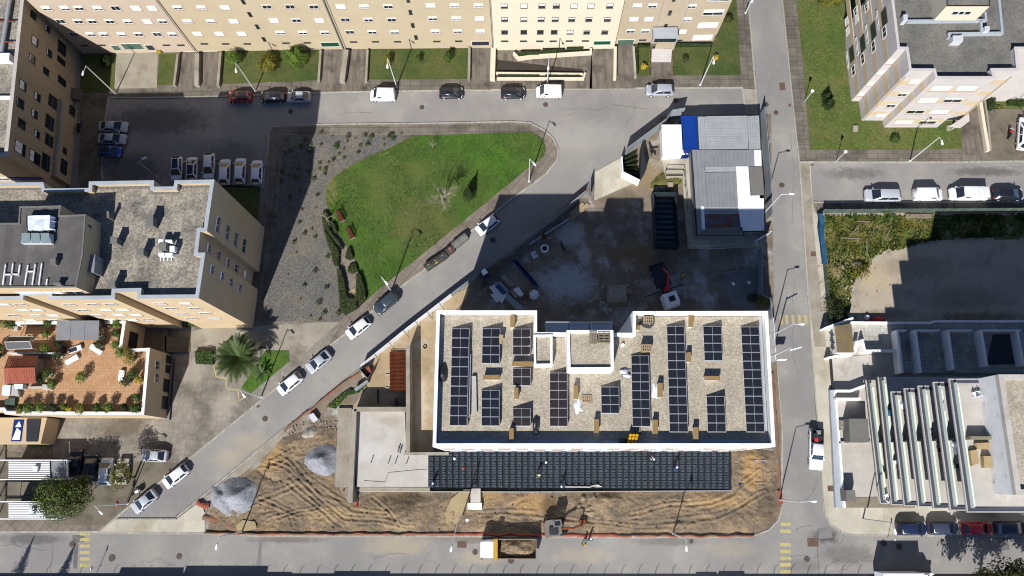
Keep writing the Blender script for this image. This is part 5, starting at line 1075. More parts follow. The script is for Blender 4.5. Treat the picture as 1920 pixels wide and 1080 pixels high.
for q, l in (([(932,139),(1012,139),(1012,144),(932,144)],'left half of the low hedge in the long street planter'),([(1021,139),(1090,138),(1090,143),(1021,143)],'right half of the low hedge in the long street planter'),([(970,98),(1011,97),(1011,103),(975,103)],'first hedge strip in the planter under the cream block'),([(1014,93),(1058,92),(1058,97),(1014,98)],'second hedge strip in the planter under the cream block'),([(1061,89),(1094,88),(1094,93),(1061,93)],'third hedge strip in the planter under the cream block'),([(1262,81),(1336,81),(1335,87),(1262,88)],'thin hedge along the wall of the entrance block'),([(1193,84),(1219,83),(1219,88),(1193,88)],'bluish hedge strip left of the glazed entrance'),([(1192,88),(1196,88),(1197,141),(1193,141)],'thin hedge along the left side of the narrow lawn')):
    hedge(q, .5, l, 'leaf', .3 if q[0][1] > 100 else .9, seed=len(l), s=.14)
for q, l in (([(1217,88),(1220,88),(1221,142),(1218,142)],'yellow flowering edge left of the entrance path'),([(1260,90),(1263,90),(1264,142),(1261,142)],'yellow flowering edge right of the entrance path'),([(1862,196),(1882,196),(1880,204),(1862,205)],'yellow flowering bed at the top right')):
    hedge(q, .3, l, 'flower', .2, seed=len(l), s=.13, cat='flower bed')
hedge([(1851,150),(1862,150),(1865,204),(1850,206)], 1.6, 'tall dark hedge beside the cream garden wall at top right', 'leaf_d', seed=12)
hedge([(1880,160),(1960,150),(1960,200),(1890,196)], 1.0, 'mixed shrubbery at the top right edge', 'leaf_o', seed=13)
# garden bushes
for a in (('round_bush',(442,117),(1.15,1.15,1.4),'leaf_l','round light green bush, leftmost on the bush lawn'),('round_bush',(507,123),(1.5,1.5,.9),'leaf_y','low wide speckled bush in the middle of the bush lawn'),('round_bush',(560,115),(1.7,1.7,1.7),'leaf_l','largest round bush at the right of the bush lawn'),
          ('shrub',(729,118),(.6,.8,.9),'leaf_y','yellow green shrub under the lamp on the three shrub lawn'),('shrub',(786,114),(.5,.5,.8),'leaf','middle shrub on the three shrub lawn'),('shrub',(841,113),(.7,.7,1.2),'leaf','right hand shrub on the three shrub lawn'),
          ('shrub',(1207,127),(.5,.5,.5),'flower','yellow shrub on the narrow lawn left of the entrance'),('shrub',(1284,113),(.5,.5,.5),'leaf_o','low brown shrub on the lawn right of the entrance'),('shrub',(1341,111),(.45,.45,.5),'flower','yellow shrub beside the lamp on the corner lawn'),
          ('shrub',(301,100),(.45,.3,.5),'flower','small yellow shrub at the foot of the pinkish block'),('shrub',(1364,37),(.8,.8,.5),'leaf_o','flattened brown shrub high on the corner lawn'),('shrub',(1553,3),(2.0,1.6,1.6),'leaf_y','pale leafy tree at the top of the east lawn'),
          ('shrub',(202,118),(.9,.9,.8),'leaf_d','dark bush in the shaded garden at top left'),('shrub',(1676,262),(.7,.7,.5),'leaf','small green plant below the striped block'),('shrub',(306,596),(.4,.4,.8),'leaf_d','small dark bush at the gate of the podium')):
    shrub(a[0], a[1][0], a[1][1], a[2], int(2000*a[2][0]*a[2][1]), .15, a[3], a[4], 'bush' if a[0] == 'round_bush' else 'shrub', hash(a[4]) % 97 if 0 else len(a[4]))
def conifer(u, v, R, h, m, lab, seed, z=.18, cat='tree'):
    r = thing('conifer', lab, cat, at(u, v, z)); rnd = random.Random(seed); b = MB(); b.tube((0,0,0),(0,0,h*.9),.1,.03,6); b.build('trunk', M['bark'], r)
    b = MB()
    for k in range(7):
        t = k/6; leafy(b, (0,0,h*(.12+.78*t)), (R*(1.05-t), R*(1.05-t), h*.13), int(420*(1.15-t)), .17, rnd, .3)
    b.build('crown', M[m], r); return r
conifer(880,366,1.1,3.6,'leaf_d','small dark conifer beside the bare tree on the park lawn',3); conifer(1552,196,1.0,2.0,'leaf_d','dark small pine on the east lawn beside the lamp',4,.17); conifer(1549,182,.9,1.8,'leaf_d','dark bushy top just north of the small pine',6,.17)
def tree(name, u, v, h, lobes, m, lab, seed, z=.14, s=.2, n=1500, tr=.18, m2=None):
    r = thing(name, lab, 'tree', at(u, v, z)); rnd = random.Random(seed); b = MB(); b.tube((0,0,0),(0,0,h*.55),tr,tr*.7,7)
    for (x, y, zz, R) in lobes: b.tube((0,0,h*.45),(x,y,zz),tr*.5,.04,5)
    b.build('trunk', M['bark'], r); b = MB()
    for (x, y, zz, R) in lobes: leafy(b, (x,y,zz), (R,R,R*.75), int(n*R*R/3), s, rnd, .35, lump_=.5)
    b.build('crown', M[m], r)
    if m2:
        b = MB()
        for (x, y, zz, R) in lobes: leafy(b, (x,y,zz+.15), (R,R,R*.75), int(n*R*R/9), s, rnd, .7, lump_=.5)
        b.build('crown_highlights', M[m2], r)
    return r
tree('evergreen_tree', 148, 932, 5.2, ((-2.6,-.6,4,1.5),(-1.2,1.0,4.5,1.8),(.4,.3,5.2,2.0),(1.9,1.2,4.6,1.6),(-.6,-1.4,4.2,1.8),(1.6,-1.0,4.2,1.7),(3.1,.1,3.8,1.1),(-3.3,.9,3.4,1.0),(2.6,2.0,3.9,1.1)), 'leaf_o', 'broad dark evergreen tree over the lower canopies at bottom left', 5, n=1500, m2='leaf_l', s=.19)
tree('yellow_green_tree', 253, 895, 4.6, ((-.3,.9,4.3,1.2),(.2,-.7,4.5,1.1),(-1.0,.1,4,.9),(.8,.6,4,.9),(-.2,2.0,3.8,.8)), 'leaf_y', 'yellow green tree leaning over the dusty parked car', 6, n=1100, s=.17)
tree('street_tree', 1835, 1090, 8.5, ((-2.6,0,7,2.2),(0,1.0,8,2.6),(2.4,.4,7.4,2.4),(-.6,-2.0,7,2.4),(4.4,-1,6.5,2.0),(-4.6,-1.4,5.6,1.6)), 'leaf_o', 'big tree just below the bottom edge casting its shadow on the street', 7, n=1500, s=.34)
for i, (u, v) in enumerate(((18,1112),(98,1122))): conifer(u, v, 1.25, 6.8, 'leaf_d', ('slim cypress below the bottom left corner','slim cypress below the bottom edge left of the yellow stripes')[i], 8+i, 0)
def branch(b, p, d, L, r, depth, rnd, n=3, spread=.55, up=.25):
    e = p+d*L; b.tube(p, e, r, r*.6, 5 if depth > 1 else 3, False)
    if depth == 0: return
    for i in range(n):
        nd = (d+rdir(rnd)*spread+Vector((0,0,up))).normalized(); branch(b, p.lerp(e, rnd.uniform(.45,1)), nd, L*rnd.uniform(.55,.8), r*.55, depth-1, rnd, n, spread, up)
def bare(u, v, h, lab, seed, r0=.12, depth=4, n=4, m='bark_pale', z=.18, group=None, spread=.6):
    r = thing('bare_tree', lab, 'tree', at(u, v, z), 0, group); rnd = random.Random(seed); b = MB(); b.tube((0,0,0),(0,0,h*.35),r0,r0*.8,7); b.build('trunk', M[m], r)
    b = MB(); 
    for k in range(n+3): branch(b, Vector((0,0,h*(.2+.1*k))), (rdir(rnd)*.9+Vector((0,0,.85))).normalized(), h*.3, r0*.5, depth-1, rnd, n, spread, .12)
    b.tube((0,0,h*.35),(0,0,h*.95),r0*.8,.02,5); b.build('branches', M[m], r); return r
bare(831,383,5.2,'bare pale tree standing on the park lawn',11,.11,4,4); bare(617.5,417,4.6,'slim bare tree beside the upper hedge and bench',12,.07,3,3); bare(812,278,2.2,'small bare sapling near the top edge of the park lawn',13,.05,3,3)
bare(1915,235,6,'bare tree at the right edge by the parked motorcycle',14,.1,3,4,'bark_pale')
# palms
def frond(L, seed, arch):
    rnd = random.Random(seed); b = MB(); pts = []
    for i in range(11):
        t = i/10; pts.append(Vector((L*t*(1-.08*arch*t), 0, arch*L*(.42*t-.62*t*t))))
    for i in range(10): b.tube(pts[i], pts[i+1], .035*(1-i/11), .03*(1-i/11), 3, False)
    for i in range(1, 34):
        t = i/34; k = t*10; j = min(9, int(k)); p = pts[j].lerp(pts[j+1], k-j); l = L*.20*math.sin(math.pi*min(1, t*.9+.12))**.6
        for sgn in (-1,1):
            d = Vector((.75, sgn*1.0, .12+.15*rnd.random())).normalized()*l*rnd.uniform(.85,1.1); wv = Vector((.06,0,0)); q = p+d; q.z -= l*.22
            b.poly([p-wv, p+wv, q])
    return mk(b, 'frond', M['palm'])
FR = [frond(3.9, i, a) for i, a in enumerate((.5,.85,1.2))]
def palm(u, v, h, n, lab, seed, sc=1.0):
    r = thing('palm_tree', lab, 'palm tree', at(u, v, .17)); rnd = random.Random(seed); b = MB()
    for i in range(8): b.tube((0,0,h*i/8),(0,0,h*(i+1)/8),.34+.04*(i % 2),.30+.04*(i % 2),9,False)
    b.build('trunk', M['bark'], r)
    for i in range(n):
        t = i/n; me = FR[0 if t < .3 else 1 if t < .7 else 2]; o = _link('frond', me, r); o.location = (0,0,h)
        o.rotation_euler = (rnd.uniform(-.3,.3), (-.9+1.05*t+rnd.uniform(-.1,.1)), i*2.39996+rnd.uniform(-.1,.1)); k = sc*rnd.uniform(.85,1.08)*(.72+.28*min(1, t*2)); o.scale = (k,k,k)
    return r
palm(462,676,3.6,74,'big feather palm at the edge of the palm court',2)
palm(493,700,.5,16,'low young palm beside the big palm',5,.42)
# terrace plants
zt = 6.3
def tplant(u, v, R, m, lab, n=800, pot=True, s=.15, h=None):
    h = h or R; r = thing('potted_plant', lab, 'plant', at(u, v, zt)); rnd = random.Random(int(u*3+v)); b = MB(); leafy(b, (0,0,.45+h*.8), (R,R,h), n, s, rnd, .3); b.build('foliage', M[m], r)
    b = MB(); b.tube((0,0,0),(0,0,.45),.22,.3,8); b.build('pot', M['white_dirty'] if pot else M['metal_d'], r); return r
for a in ((160,709,.75,'leaf_l','round plant in a white planter in the middle of the tiled terrace'),(245,716,.85,'leaf_d','dark round shrub left of the east parapet of the terrace'),(256,702,.8,'leaf','leafy shrub above the dark round one by the east parapet'),(266,714,.5,'flower','yellow leaved plant against the east parapet'),(232,663,.7,'leaf_l','palm like plant in the inner corner of the terrace'),(245,662,.7,'leaf_y','yellow palm like plant next to the inner corner'),(252,675,.9,'leaf_y','spiky plant by the inner parapet corner'),
          (262,746,.65,'leaf','plant half way down the east parapet'),(260,765,.8,'leaf','plant in the south east corner of the terrace'),(238,764,.5,'leaf_d','small dark plant at the south edge near the corner'),(210,765,.7,'leaf_l','plant in a round planter at the south edge'),(187,764,.6,'leaf','green plant at the south edge'),(158,766,.8,'leaf_y','yellow green plant cluster at the south edge'),(135,768,.4,'flower','small yellow plant at the south edge'),(126,763,.5,'leaf_l','pale plant left of the small yellow one'),
          (108,764,.7,'leaf_d','dark end of the long planting strip'),(85,765,.8,'leaf_l','bright middle of the long planting strip'),(62,767,.8,'leaf_l','bright left part of the long planting strip'),(45,769,.6,'leaf_y','yellowish left end of the long planting strip'),(224,610,.6,'leaf_l','upper plant beside the north east parapet of the terrace'),(224,627,.6,'leaf','second plant beside the north east parapet of the terrace'),(223,648,.6,'leaf_l','third plant beside the north east parapet of the terrace'),
          (196,614,.9,'leaf_d','upper part of the dark tall plant right of the grey awning'),(196,632,1.0,'leaf_d','middle of the dark tall plant right of the grey awning'),(194,648,.7,'leaf_o','lower part of the dark tall plant right of the grey awning'),(99,703,.9,'leaf','plant mass right of the red roofed hut'),(80,712,.8,'leaf_d','dark shrub beside the red roofed hut'),(104,722,.6,'leaf_l','light plant below the plant mass by the hut'),(93,657,.8,'leaf_l','light green bush between the dark pergola and the loungers'),(118,668,.8,'leaf_d','dark bush left of the loungers'),(117,645,.6,'leaf_d','dark bush under the edge of the grey awning'),
          (14,606,.9,'leaf_y','yellowish bushes at the top left of the terrace'),(28,610,.7,'leaf','green bush beside the white boxes at the top of the terrace'),(96,608,.6,'leaf','slim plant left of the grey awning'),(92,628,.5,'leaf_l','small plant below the slim one'),(6,652,.5,'leaf_l','small bush at the left of the dark pergola'),(6,667,.6,'leaf_d','dark bush between the pergola and the hut'),(62,636,.4,'leaf_l','thin plant behind the dark pergola')):
    tplant(*a)
# ================================================================= VEHICLES
CARS = {}
def loft(b, secs):
    n = len(secs[0]); k = len(b.v)
    for s in secs: b.v += [tuple(p) for p in s]
    for i in range(len(secs)-1):
        for j in range(n-1):
            b.f.append((k+i*n+j, k+(i+1)*n+j, k+(i+1)*n+j+1, k+i*n+j+1)); b.m.append(0)
    b.f.append(tuple(range(k, k+n))); b.m.append(0); b.f.append(tuple(range(k+(len(secs)-1)*n+n-1, k+(len(secs)-1)*n-1, -1))); b.m.append(0)
SHAPES = {   # (x, z_top, halfwidth factor) along the body, then cabin: base front x, base rear x, roof front x, roof rear x, roof height, roof width factor
 'hatch': ([(.5,.52,.70),(.485,.64,.84),(.45,.74,.92),(.38,.79,.96),(.26,.84,.98),(.0,.87,1),(-.3,.89,1),(-.44,.88,.95),(-.485,.78,.9),(-.5,.55,.8)], (.315,-.485,.10,-.37,1.46,.68)),
 'sedan': ([(.5,.5,.70),(.485,.62,.84),(.45,.72,.92),(.38,.78,.96),(.24,.83,.98),(.0,.86,1),(-.28,.88,.99),(-.42,.90,.93),(-.485,.86,.86),(-.5,.55,.78)], (.285,-.41,.08,-.2,1.42,.68)),
 'suv': ([(.5,.6,.74),(.485,.76,.88),(.45,.88,.94),(.38,.92,.97),(.25,.96,.99),(.0,.98,1),(-.3,.98,1),(-.45,.97,.95),(-.49,.9,.92),(-.5,.6,.84)], (.31,-.49,.11,-.4,1.66,.72)),
 'van': ([(.5,.6,.76),(.485,.78,.88),(.45,.90,.94),(.38,1.0,.97),(.28,1.08,.99),(.0,1.10,1),(-.3,1.1,1),(-.46,1.1,.98),(-.495,1.0,.96),(-.5,.6,.94)], (.36,-.495,.19,-.48,1.86,.88)),
 'pickup': ([(.5,.6,.76),(.485,.8,.9),(.45,.92,.95),(.38,1.0,.97),(.27,1.06,.99),(.1,1.06,1),(-.08,1.06,1),(-.44,1.02,.98),(-.49,.98,.96),(-.5,.6,.92)], (.27,-.14,.15,-.12,1.74,.8))}
def car_parts(kind, L, W, col, roofcol, dusty=False):
    key = (kind, round(L,2), round(W,2), col, roofcol)
    if key in CARS: return CARS[key]
    st, cb = SHAPES[kind]; hw = W/2; out = []
    b = MB(); secs = []
    for x, zt, f in st:
        y = hw*f; secs.append([(x*L,-y*.9,.2),(x*L,-y*.99,.34),(x*L,-y,min(.62,zt-.14)),(x*L,-y*.985,zt-.10),(x*L,-y*.93,zt-.03),(x*L,-y*.78,zt+.012),(x*L,-y*.4,zt+.03),(x*L,0,zt+.035),(x*L,y*.4,zt+.03),(x*L,y*.78,zt+.012),(x*L,y*.93,zt-.03),(x*L,y*.985,zt-.10),(x*L,y,min(.62,zt-.14)),(x*L,y*.99,.34),(x*L,y*.9,.2)])
    loft(b, secs)
    bf, br, rf, rr, H, rw = cb; zb = .95 if kind in ('hatch','sedan') else 1.05
    B = [(bf*L,-hw*.91,zb-.07),(br*L,-hw*.89,zb-.05),(br*L,hw*.89,zb-.05),(bf*L,hw*.91,zb-.07)]
    R = [(rf*L,-hw*rw,H-.07),(rr*L,-hw*rw*.96,H-.08),(rr*L,hw*rw*.96,H-.08),(rf*L,hw*rw,H-.07)]
    T = [(rf*L-.12,-hw*rw+.13,H),(rr*L+.1,-hw*rw*.96+.13,H-.01),(rr*L+.1,hw*rw*.96-.13,H-.01),(rf*L-.12,hw*rw-.13,H)]
    k = len(b.v); b.v += B+R+T
    for i in range(4):
        j = (i+1) % 4
        for o in (0,4): b.f.append((k+o+i, k+o+4+i, k+o+4+j, k+o+j)); b.m.append(0)
    b.f.append((k+11,k+10,k+9,k+8)); b.m.append(0)
    out.append(('body', mk(b, 'body', M[col]), (0,0,0), []))
    for p in out[0][1].polygons: p.use_smooth = True
    def quad(a, c, d, e, u0, u1, v0, v1, nm, m, off=.012):
        a, c, d, e = map(Vector, (a, c, d, e)); n = (c-a).cross(e-a).normalized(); ctr = (a+c+d+e)/4
        if n.dot(ctr-Vector((0,0,.6))) < 0: n = -n
        P = lambda u, v: a.lerp(c, u).lerp(e.lerp(d, u), v)+n*off
        q = MB(); q.poly([P(u0,v0),P(u1,v0),P(u1,v1),P(u0,v1)]); out.append((nm, mk(q, nm, M[m]), (0,0,0), []))
    quad(B[3],B[0],R[0],R[3],.05,.95,.0,.97,'windscreen','carglass')
    if kind != 'van': quad(B[1],B[2],R[2],R[1],.08,.92,.05,.96,'rear_window','carglass')
    for s, (b0, b1, r0, r1) in enumerate(((B[0],B[1],R[0],R[1]),(B[3],B[2],R[3],R[2]))):
        if kind == 'pickup': quad(b0,b1,r1,r0,.12,.52,.25,.9,'side_window','carglass'); quad(b0,b1,r1,r0,.56,.92,.25,.9,'side_window','carglass')
        elif kind == 'van': quad(b0,b1,r1,r0,.1,.32,.3,.9,'side_window','carglass')
        else: quad(b0,b1,r1,r0,.12,.48,.08,.93,'side_window','carglass'); quad(b0,b1,r1,r0,.51,.88,.08,.93,'side_window','carglass')
    if roofcol != col:
        q = MB(); q.poly([(x,y,z+.012) for x,y,z in T[::-1]]); out.append(('roof_panel', mk(q,'roof_panel',M[roofcol]), (0,0,0), []))
    for sx in (.31,-.31):
        for sy in (-1,1):
            q = MB(); q.tube((0,-.11,0),(0,.11,0),.33,n=14); h = MB(); h.tube((0,sy*.10,0),(0,sy*.125,0),.2,n=10)
            out.append(('wheel', wmesh('tyrewheel', lambda: mk(q,'wheel',M['tyre'])), (sx*L, sy*(hw-.10), .33), [('rim', wmesh(('rim',sy), lambda: mk(h,'rim',M['metal_l'])))]))
    for sy in (-1,1):
        zh = st[2][1]-.1
        q = MB(); q.prism([(.478*L,sy*hw*.52),(.44*L,sy*hw*.93),(.41*L,sy*hw*.94),(.45*L,sy*hw*.52)], zh-.1, zh+.115, True, True); out.append(('headlight', mk(q,'headlight',M['headlight']), (0,0,0), []))
        q = MB(); q.box(-.5*L-.01, sy*hw*.62-.12, .66, -.47*L, sy*hw*.62+.12, .84); out.append(('tail_light', mk(q,'tail_light',M['taillight']), (0,0,0), []))
        q = MB(); x = (bf-.03)*L; q.box(x-.09, min(sy*hw*.95,sy*(hw+.14)), .92, x+.07, max(sy*hw*.95,sy*(hw+.14)), 1.05); out.append(('mirror', mk(q,'mirror',M[col]), (0,0,0), []))
    q = MB(); q.box(.47*L,-hw*.55,.3,.503*L,hw*.55,.5); out.append(('grille', mk(q,'grille',M['black']), (0,0,0), []))
    CARS[key] = out; return out
M['carglass'] = pm('car_glass', (.015,.02,.026), fine=0, rough=.07, spec=.9)
paint('paint_white', (.66,.67,.68)); paint('paint_silver', (.36,.38,.41)); paint('paint_grey', (.30,.31,.36)); paint('paint_black', (.012,.013,.018)); paint('paint_red', (.36,.02,.025)); paint('paint_teal', (.035,.05,.06)); paint('paint_navy', (.012,.02,.055)); paint('paint_slate', (.035,.045,.075)); paint('paint_blue', (.02,.05,.28))
M['paint_dusty'] = pm('paint_dusty', (.5,.48,.42), (.3,.28,.2), 3, fine=.2)
def car(name, kind, u, v, head, Lpx, col, lab, cat='car', W=1.8, roof=None, z=0.0, group='parked cars'):
    base = at(u, v, .7+z); e = at(u+10*math.cos(math.radians(head)), v-10*math.sin(math.radians(head)), .7+z); d = e-base; sc_ = 10/d.length
    L = Lpx/sc_; rz = math.atan2(d.y, d.x)
    r = thing(name, lab, cat, (base.x, base.y, z), rz, group)
    for nm, me, loc, kids in car_parts(kind, L, W, 'paint_'+col, 'paint_'+(roof or col)):
        o = _link(nm, me, r); o.location = loc
        for n2, m2 in kids: _link(n2, m2, o)
    return r, L
c = lambda *a, **k: car('parked_car', *a, **k)
c('hatch',450,181,181,44,'red','red hatchback with dark roof, leftmost in the street below the top blocks',roof='black')
c('hatch',511,181,181,46,'black','black hatchback between the red car and the silver sedan')
c('sedan',560,181,181,45,'silver','silver sedan right of the black hatchback at the shadow edge',roof='silver')
c('hatch',846,174,1,45,'black','black car parked alone between the two white vans, by the three shrub lawn')
c('hatch',962,174,1,46,'black','black car right behind the second white van')
c('suv',1237,169,180,52,'grey','metallic grey estate car below the glazed entrance')
c('sedan',212,237,-2,54,'silver','silver sedan, topmost of the three nose out cars in the shaded lot')
c('sedan',210,260,-2,52,'silver','silver sedan, second of the three nose out cars in the shaded lot',W=1.75)
c('hatch',206,284,-2,42,'blue','blue and black car, lowest of the three nose out cars in the shaded lot',roof='black')
c('hatch',331,315.5,-92,43,'white','white car with black roof, leftmost of the row behind the apricot block',roof='black')
c('hatch',359.5,315,88,42,'white','white car with black roof, second of the row behind the apricot block',roof='black')
c('hatch',391.5,311,-92,47,'white','white car parked furthest forward in the row behind the apricot block')
c('hatch',421,321.5,87,47,'white','white hatchback, fourth of the row behind the apricot block')
c('hatch',450,319.5,87,47,'white','white hatchback, fifth of the row behind the apricot block')
c('hatch',481,322,87,44,'white','white hatchback, rightmost of the row behind the apricot block')
c('hatch',914,421,217.5,47,'white','white hatchback standing alone above the row of waste bins')
c('suv',724,568,219,52,'teal','dark teal off roader parked at the lower end of the park lawn')
c('hatch',671.5,614.5,218,50,'white','white hatchback just below the dark off roader on the diagonal street')
c('sedan',597.5,678,219,52,'silver','silver white sedan, third parked car down the diagonal street')
c('hatch',543,719,219,52,'white','white hatchback above the palm court driveway on the diagonal street')
c('hatch',329,893,219,54,'white','white hatchback near the end of the diagonal street')
c('sedan',270.5,940,219,54,'silver','silver sedan, last car at the end of the diagonal street')
c('sedan',289,854,177,50,'silver','silver car parked crosswise above the yellow green tree',z=.13)
c('suv',199,884,84,52,'white','white car left of the dusty car under the trees',z=.13)
c('sedan',229,884,85,50,'dusty','dusty car half hidden under the yellow green tree',z=.13)
c('suv',171,874,84,46,'black','dark car beside the white one, partly under the evergreen tree',z=.13)
c('pickup',142,868,84,52,'black','black pickup leftmost in the small car park at bottom left',z=.13,W=1.85)
c('hatch',1890,364,1,58,'black','black car at the right end of the shaded east street',W=1.85)
c('suv',1709,991,0,56,'navy','dark blue car, leftmost in the bays below the terraces',z=0,W=1.85)
c('suv',1768,990,0,57,'slate','dark grey blue car, second in the bays below the terraces',z=0,W=1.85); CARGREY = 1
c('hatch',1833,991,0,54,'red','bright red car in the bays below the terraces')
c('suv',1895,990,0,58,'navy','dark blue car, rightmost in the bays below the terraces',W=1.85)
c('suv',1920,250,86,60,'white','white car cut by the right edge beside the motorcycle',z=.13,W=1.85)
v = lambda *a, **k: car('parked_van', *a, cat='van', group='parked vans', **k)
v('van',717.5,178.5,180,47,'white','white delivery van at the left, below the lamp of the three shrub lawn',W=1.85)
rv, Lv = v('van',1029,172.5,180,48,'white','white delivery van with a red mark, below the long planter',W=1.85)
v('suv',1655,366,180,68,'silver','long silver people carrier in the east street',W=1.95)
v('van',1740,365,0,54,'white','short white van with its nose to the right in the east street',W=1.85)
rw_, Lw = v('van',1815,363.5,180,70,'white','long white van with ribbed roof at the shadow edge in the east street',W=2.0)
for i in range(3):
    q = MB(); x = -.05*Lw-i*.13*Lw; q.box(x-.04,-.85,1.86,x+.04,.85,1.9); _link('roof_bar', mk(q,'roof_bar',M['metal_l']), rw_)
q = MB(); q.box(.02,-.94,.8,.7,-.925,1.1); 
q = MB(); q.poly([(.55,.935,.7),(.95,.935,.75),(.7,.93,1.15)]); _link('red_emblem', mk(q,'red_emblem',M['red']), rv)
# bottom pickup with loaded bed
rp, Lp = car('pickup_truck','pickup',1530.5,842,-91,78,'white','white pickup with black load bed on the north south road','pickup',W=2.0,group=None)
q = MB(); q.box(-.495*Lp,-.9,1.06,-.16*Lp,.9,1.1); o = _link('load_bed', mk(q,'load_bed',M['black']), rp)
for x, y, m_, h in ((-.25,.3,'metal_d',.4),(-.3,-.4,'clothes_d',.35),(-.22,-.2,'red',.3),(-.38,.1,'metal_g',.25)):
    q = MB(); q.box(x*Lp-.4,y-.3,1.1,x*Lp+.3,y+.3,1.1+h); _link('load', mk(q,'load',M[m_]), rp)
# parking bay strip under the bottom right cars
# tipper truck
def wheel_(r, x, y, rad=.5, w_=.3):
    q = MB(); q.tube((0,-w_/2,0),(0,w_/2,0),rad,n=16); o = _link('wheel', mk(q,'wheel',M['tyre']), r); o.location = (x,y,rad); q = MB(); s = 1 if y > 0 else -1; q.tube((0,s*w_/2,0),(0,s*(w_/2+.02),0),rad*.55,n=10); _link('rim', mk(q,'rim',M['metal_l']), o)
r = thing('tipper_truck','white and yellow tipper truck loaded with soil in the bottom street','truck',at(952,1027,.0),math.pi); rt = r
def part(r, nm, m, f, loc=(0,0,0)):
    q = MB(); f(q); o = _link(nm, mk(q, nm, M[m] if isinstance(m, str) else m), r); o.location = loc; return o
part(r,'chassis','metal_d',lambda q: q.box(-3.4,-.5,.6,3.4,.5,1.0))
cabm = part(r,'cab','plastic_w',lambda q: loft(q,[[(x*1.0,-y_,.6),(x,-y_,2.2),(x*1.0,-y_*.88,z_),(x,y_*.88,z_),(x,y_,2.2),(x,y_,.6)] for x,y_,z_ in ((1.95,1.15,2.75),(3.0,1.18,2.8),(3.5,1.12,2.72),(3.75,1.05,2.3))]))
part(r,'windscreen','carglass',lambda q: q.poly([(3.78,-.95,1.7),(3.78,.95,1.7),(3.62,.9,2.5),(3.62,-.9,2.5)]))
for s in (-1,1): part(r,'side_window','carglass',lambda q: q.poly([(2.6,s*1.19,1.6),(3.5,s*1.19,1.6),(3.4,s*1.17,2.2),(2.6,s*1.19,2.2)])); part(r,'mirror','metal_d',lambda q: q.box(3.5,min(s*1.2,s*1.42),1.5,3.62,max(s*1.2,s*1.42),2.2))
part(r,'cab_shield','yellow',lambda q: (q.box(1.35,-1.35,1.1,1.95,1.35,2.9)))
for s in (-1,1): part(r,'bed_side','wood_old',lambda q: q.box(-3.9,min(s*1.22,s*1.32),1.1,1.35,max(s*1.22,s*1.32),2.35))
part(r,'tailgate','wood_old',lambda q: q.box(-4.0,-1.32,1.1,-3.9,1.32,2.35)); part(r,'bed_floor','yellow',lambda q: q.box(-3.9,-1.22,1.05,1.35,1.22,1.2))
q = MB(); n = 22
for j in range(11):
    for i in range(n): x = -3.85+5.1*i/(n-1); y = -1.15+2.3*j/10; q.v.append((x,y,1.35+.75*math.sin(math.pi*i/(n-1))**.6*math.sin(math.pi*(j+.4)/11)**.7*(1+.5*noise.noise((x*.9,y*1.2,1)))+.12*noise.noise((x*3,y*3,2))))
for j in range(10):
    for i in range(n-1): q.f.append((j*n+i,j*n+i+1,(j+1)*n+i+1,(j+1)*n+i)); q.m.append(0)
_link('soil_load', mk(q,'soil_load',M['soil']), r)
for x in (2.8,-1.6,-2.9):
    for y in (-1.0,1.0): wheel_(r,x,y)
# box truck at the bottom edge
r = thing('box_truck','white box truck cut by the bottom edge of the picture','truck',at(1684,1086,0))
part(r,'cargo_box','plastic_w',lambda q: q.box(-3.6,-1.15,.9,2.0,1.15,3.6)); part(r,'roof_rim','metal_l',lambda q: (q.box(-3.6,-1.17,3.6,-3.5,1.17,3.65), q.box(1.9,-1.17,3.6,2.0,1.17,3.65)))
part(r,'cab','plastic_w',lambda q: loft(q,[[(x,-y_,.5),(x,-y_,1.5),(x,-y_*.85,z_),(x,y_*.85,z_),(x,y_,1.5),(x,y_,.5)] for x,y_,z_ in ((2.05,1.0,2.5),(3.0,1.0,2.45),(3.5,.98,1.7),(4.2,.9,1.2),(4.35,.8,.9))])); part(r,'windscreen','carglass',lambda q: q.poly([(3.08,-.8,2.42),(3.55,-.88,1.75),(3.55,.88,1.75),(3.08,.8,2.42)]))
for x in (3.0,-2.2):
    for y in (-.9,.9): wheel_(r,x,y,.4,.25)
# crane truck in the shaded yard
r = thing('crane_truck','white truck with a red loading crane in the shaded yard','truck',at(1253,566,.06),math.radians(-72)); rc = r
part(r,'cab','plastic_w',lambda q: loft(q,[[(x,-y_,.6),(x,-y_,2.0),(x,-y_*.88,z_),(x,y_*.88,z_),(x,y_,2.0),(x,y_,.6)] for x,y_,z_ in ((-.9,1.15,2.7),(.7,1.18,2.75),(1.05,1.1,2.5),(1.25,1.05,1.9))])); part(r,'roof_hatch','metal_d',lambda q: q.box(-.3,-.4,2.75,.5,.5,2.79)); part(r,'windscreen','carglass',lambda q: q.poly([(1.27,-.95,1.5),(1.27,.95,1.5),(1.12,.9,2.3),(1.12,-.9,2.3)]))
part(r,'chassis','metal_d',lambda q: q.box(-5.6,-.5,.6,-.9,.5,1.0)); part(r,'flat_bed','metal_d',lambda q: (q.box(-5.8,-1.2,1.0,-2.2,1.2,1.15), q.box(-5.8,-1.25,1.15,-5.7,1.25,1.6)))
part(r,'crane_column','red',lambda q: q.box(-1.9,-.3,1.0,-1.35,.3,3.0)); part(r,'crane_boom','red',lambda q: q.tube((-1.6,0,3.0),(-3.4,.5,3.9),.2,.16,8)); part(r,'crane_jib','red',lambda q: q.tube((-3.4,.5,3.9),(-4.6,.35,2.9),.13,.1,8))
for s in (-1,1): part(r,'outrigger','metal_d',lambda q: (q.tube((-1.7,0,.8),(-1.7,s*2.9,.8),.09,n=6), q.tube((-1.7,s*2.9,.8),(-1.7,s*3.0,0.0),.07,n=6)))
for x in (.2,-3.9,-4.9):
    for y in (-.95,.95): wheel_(r,x,y)
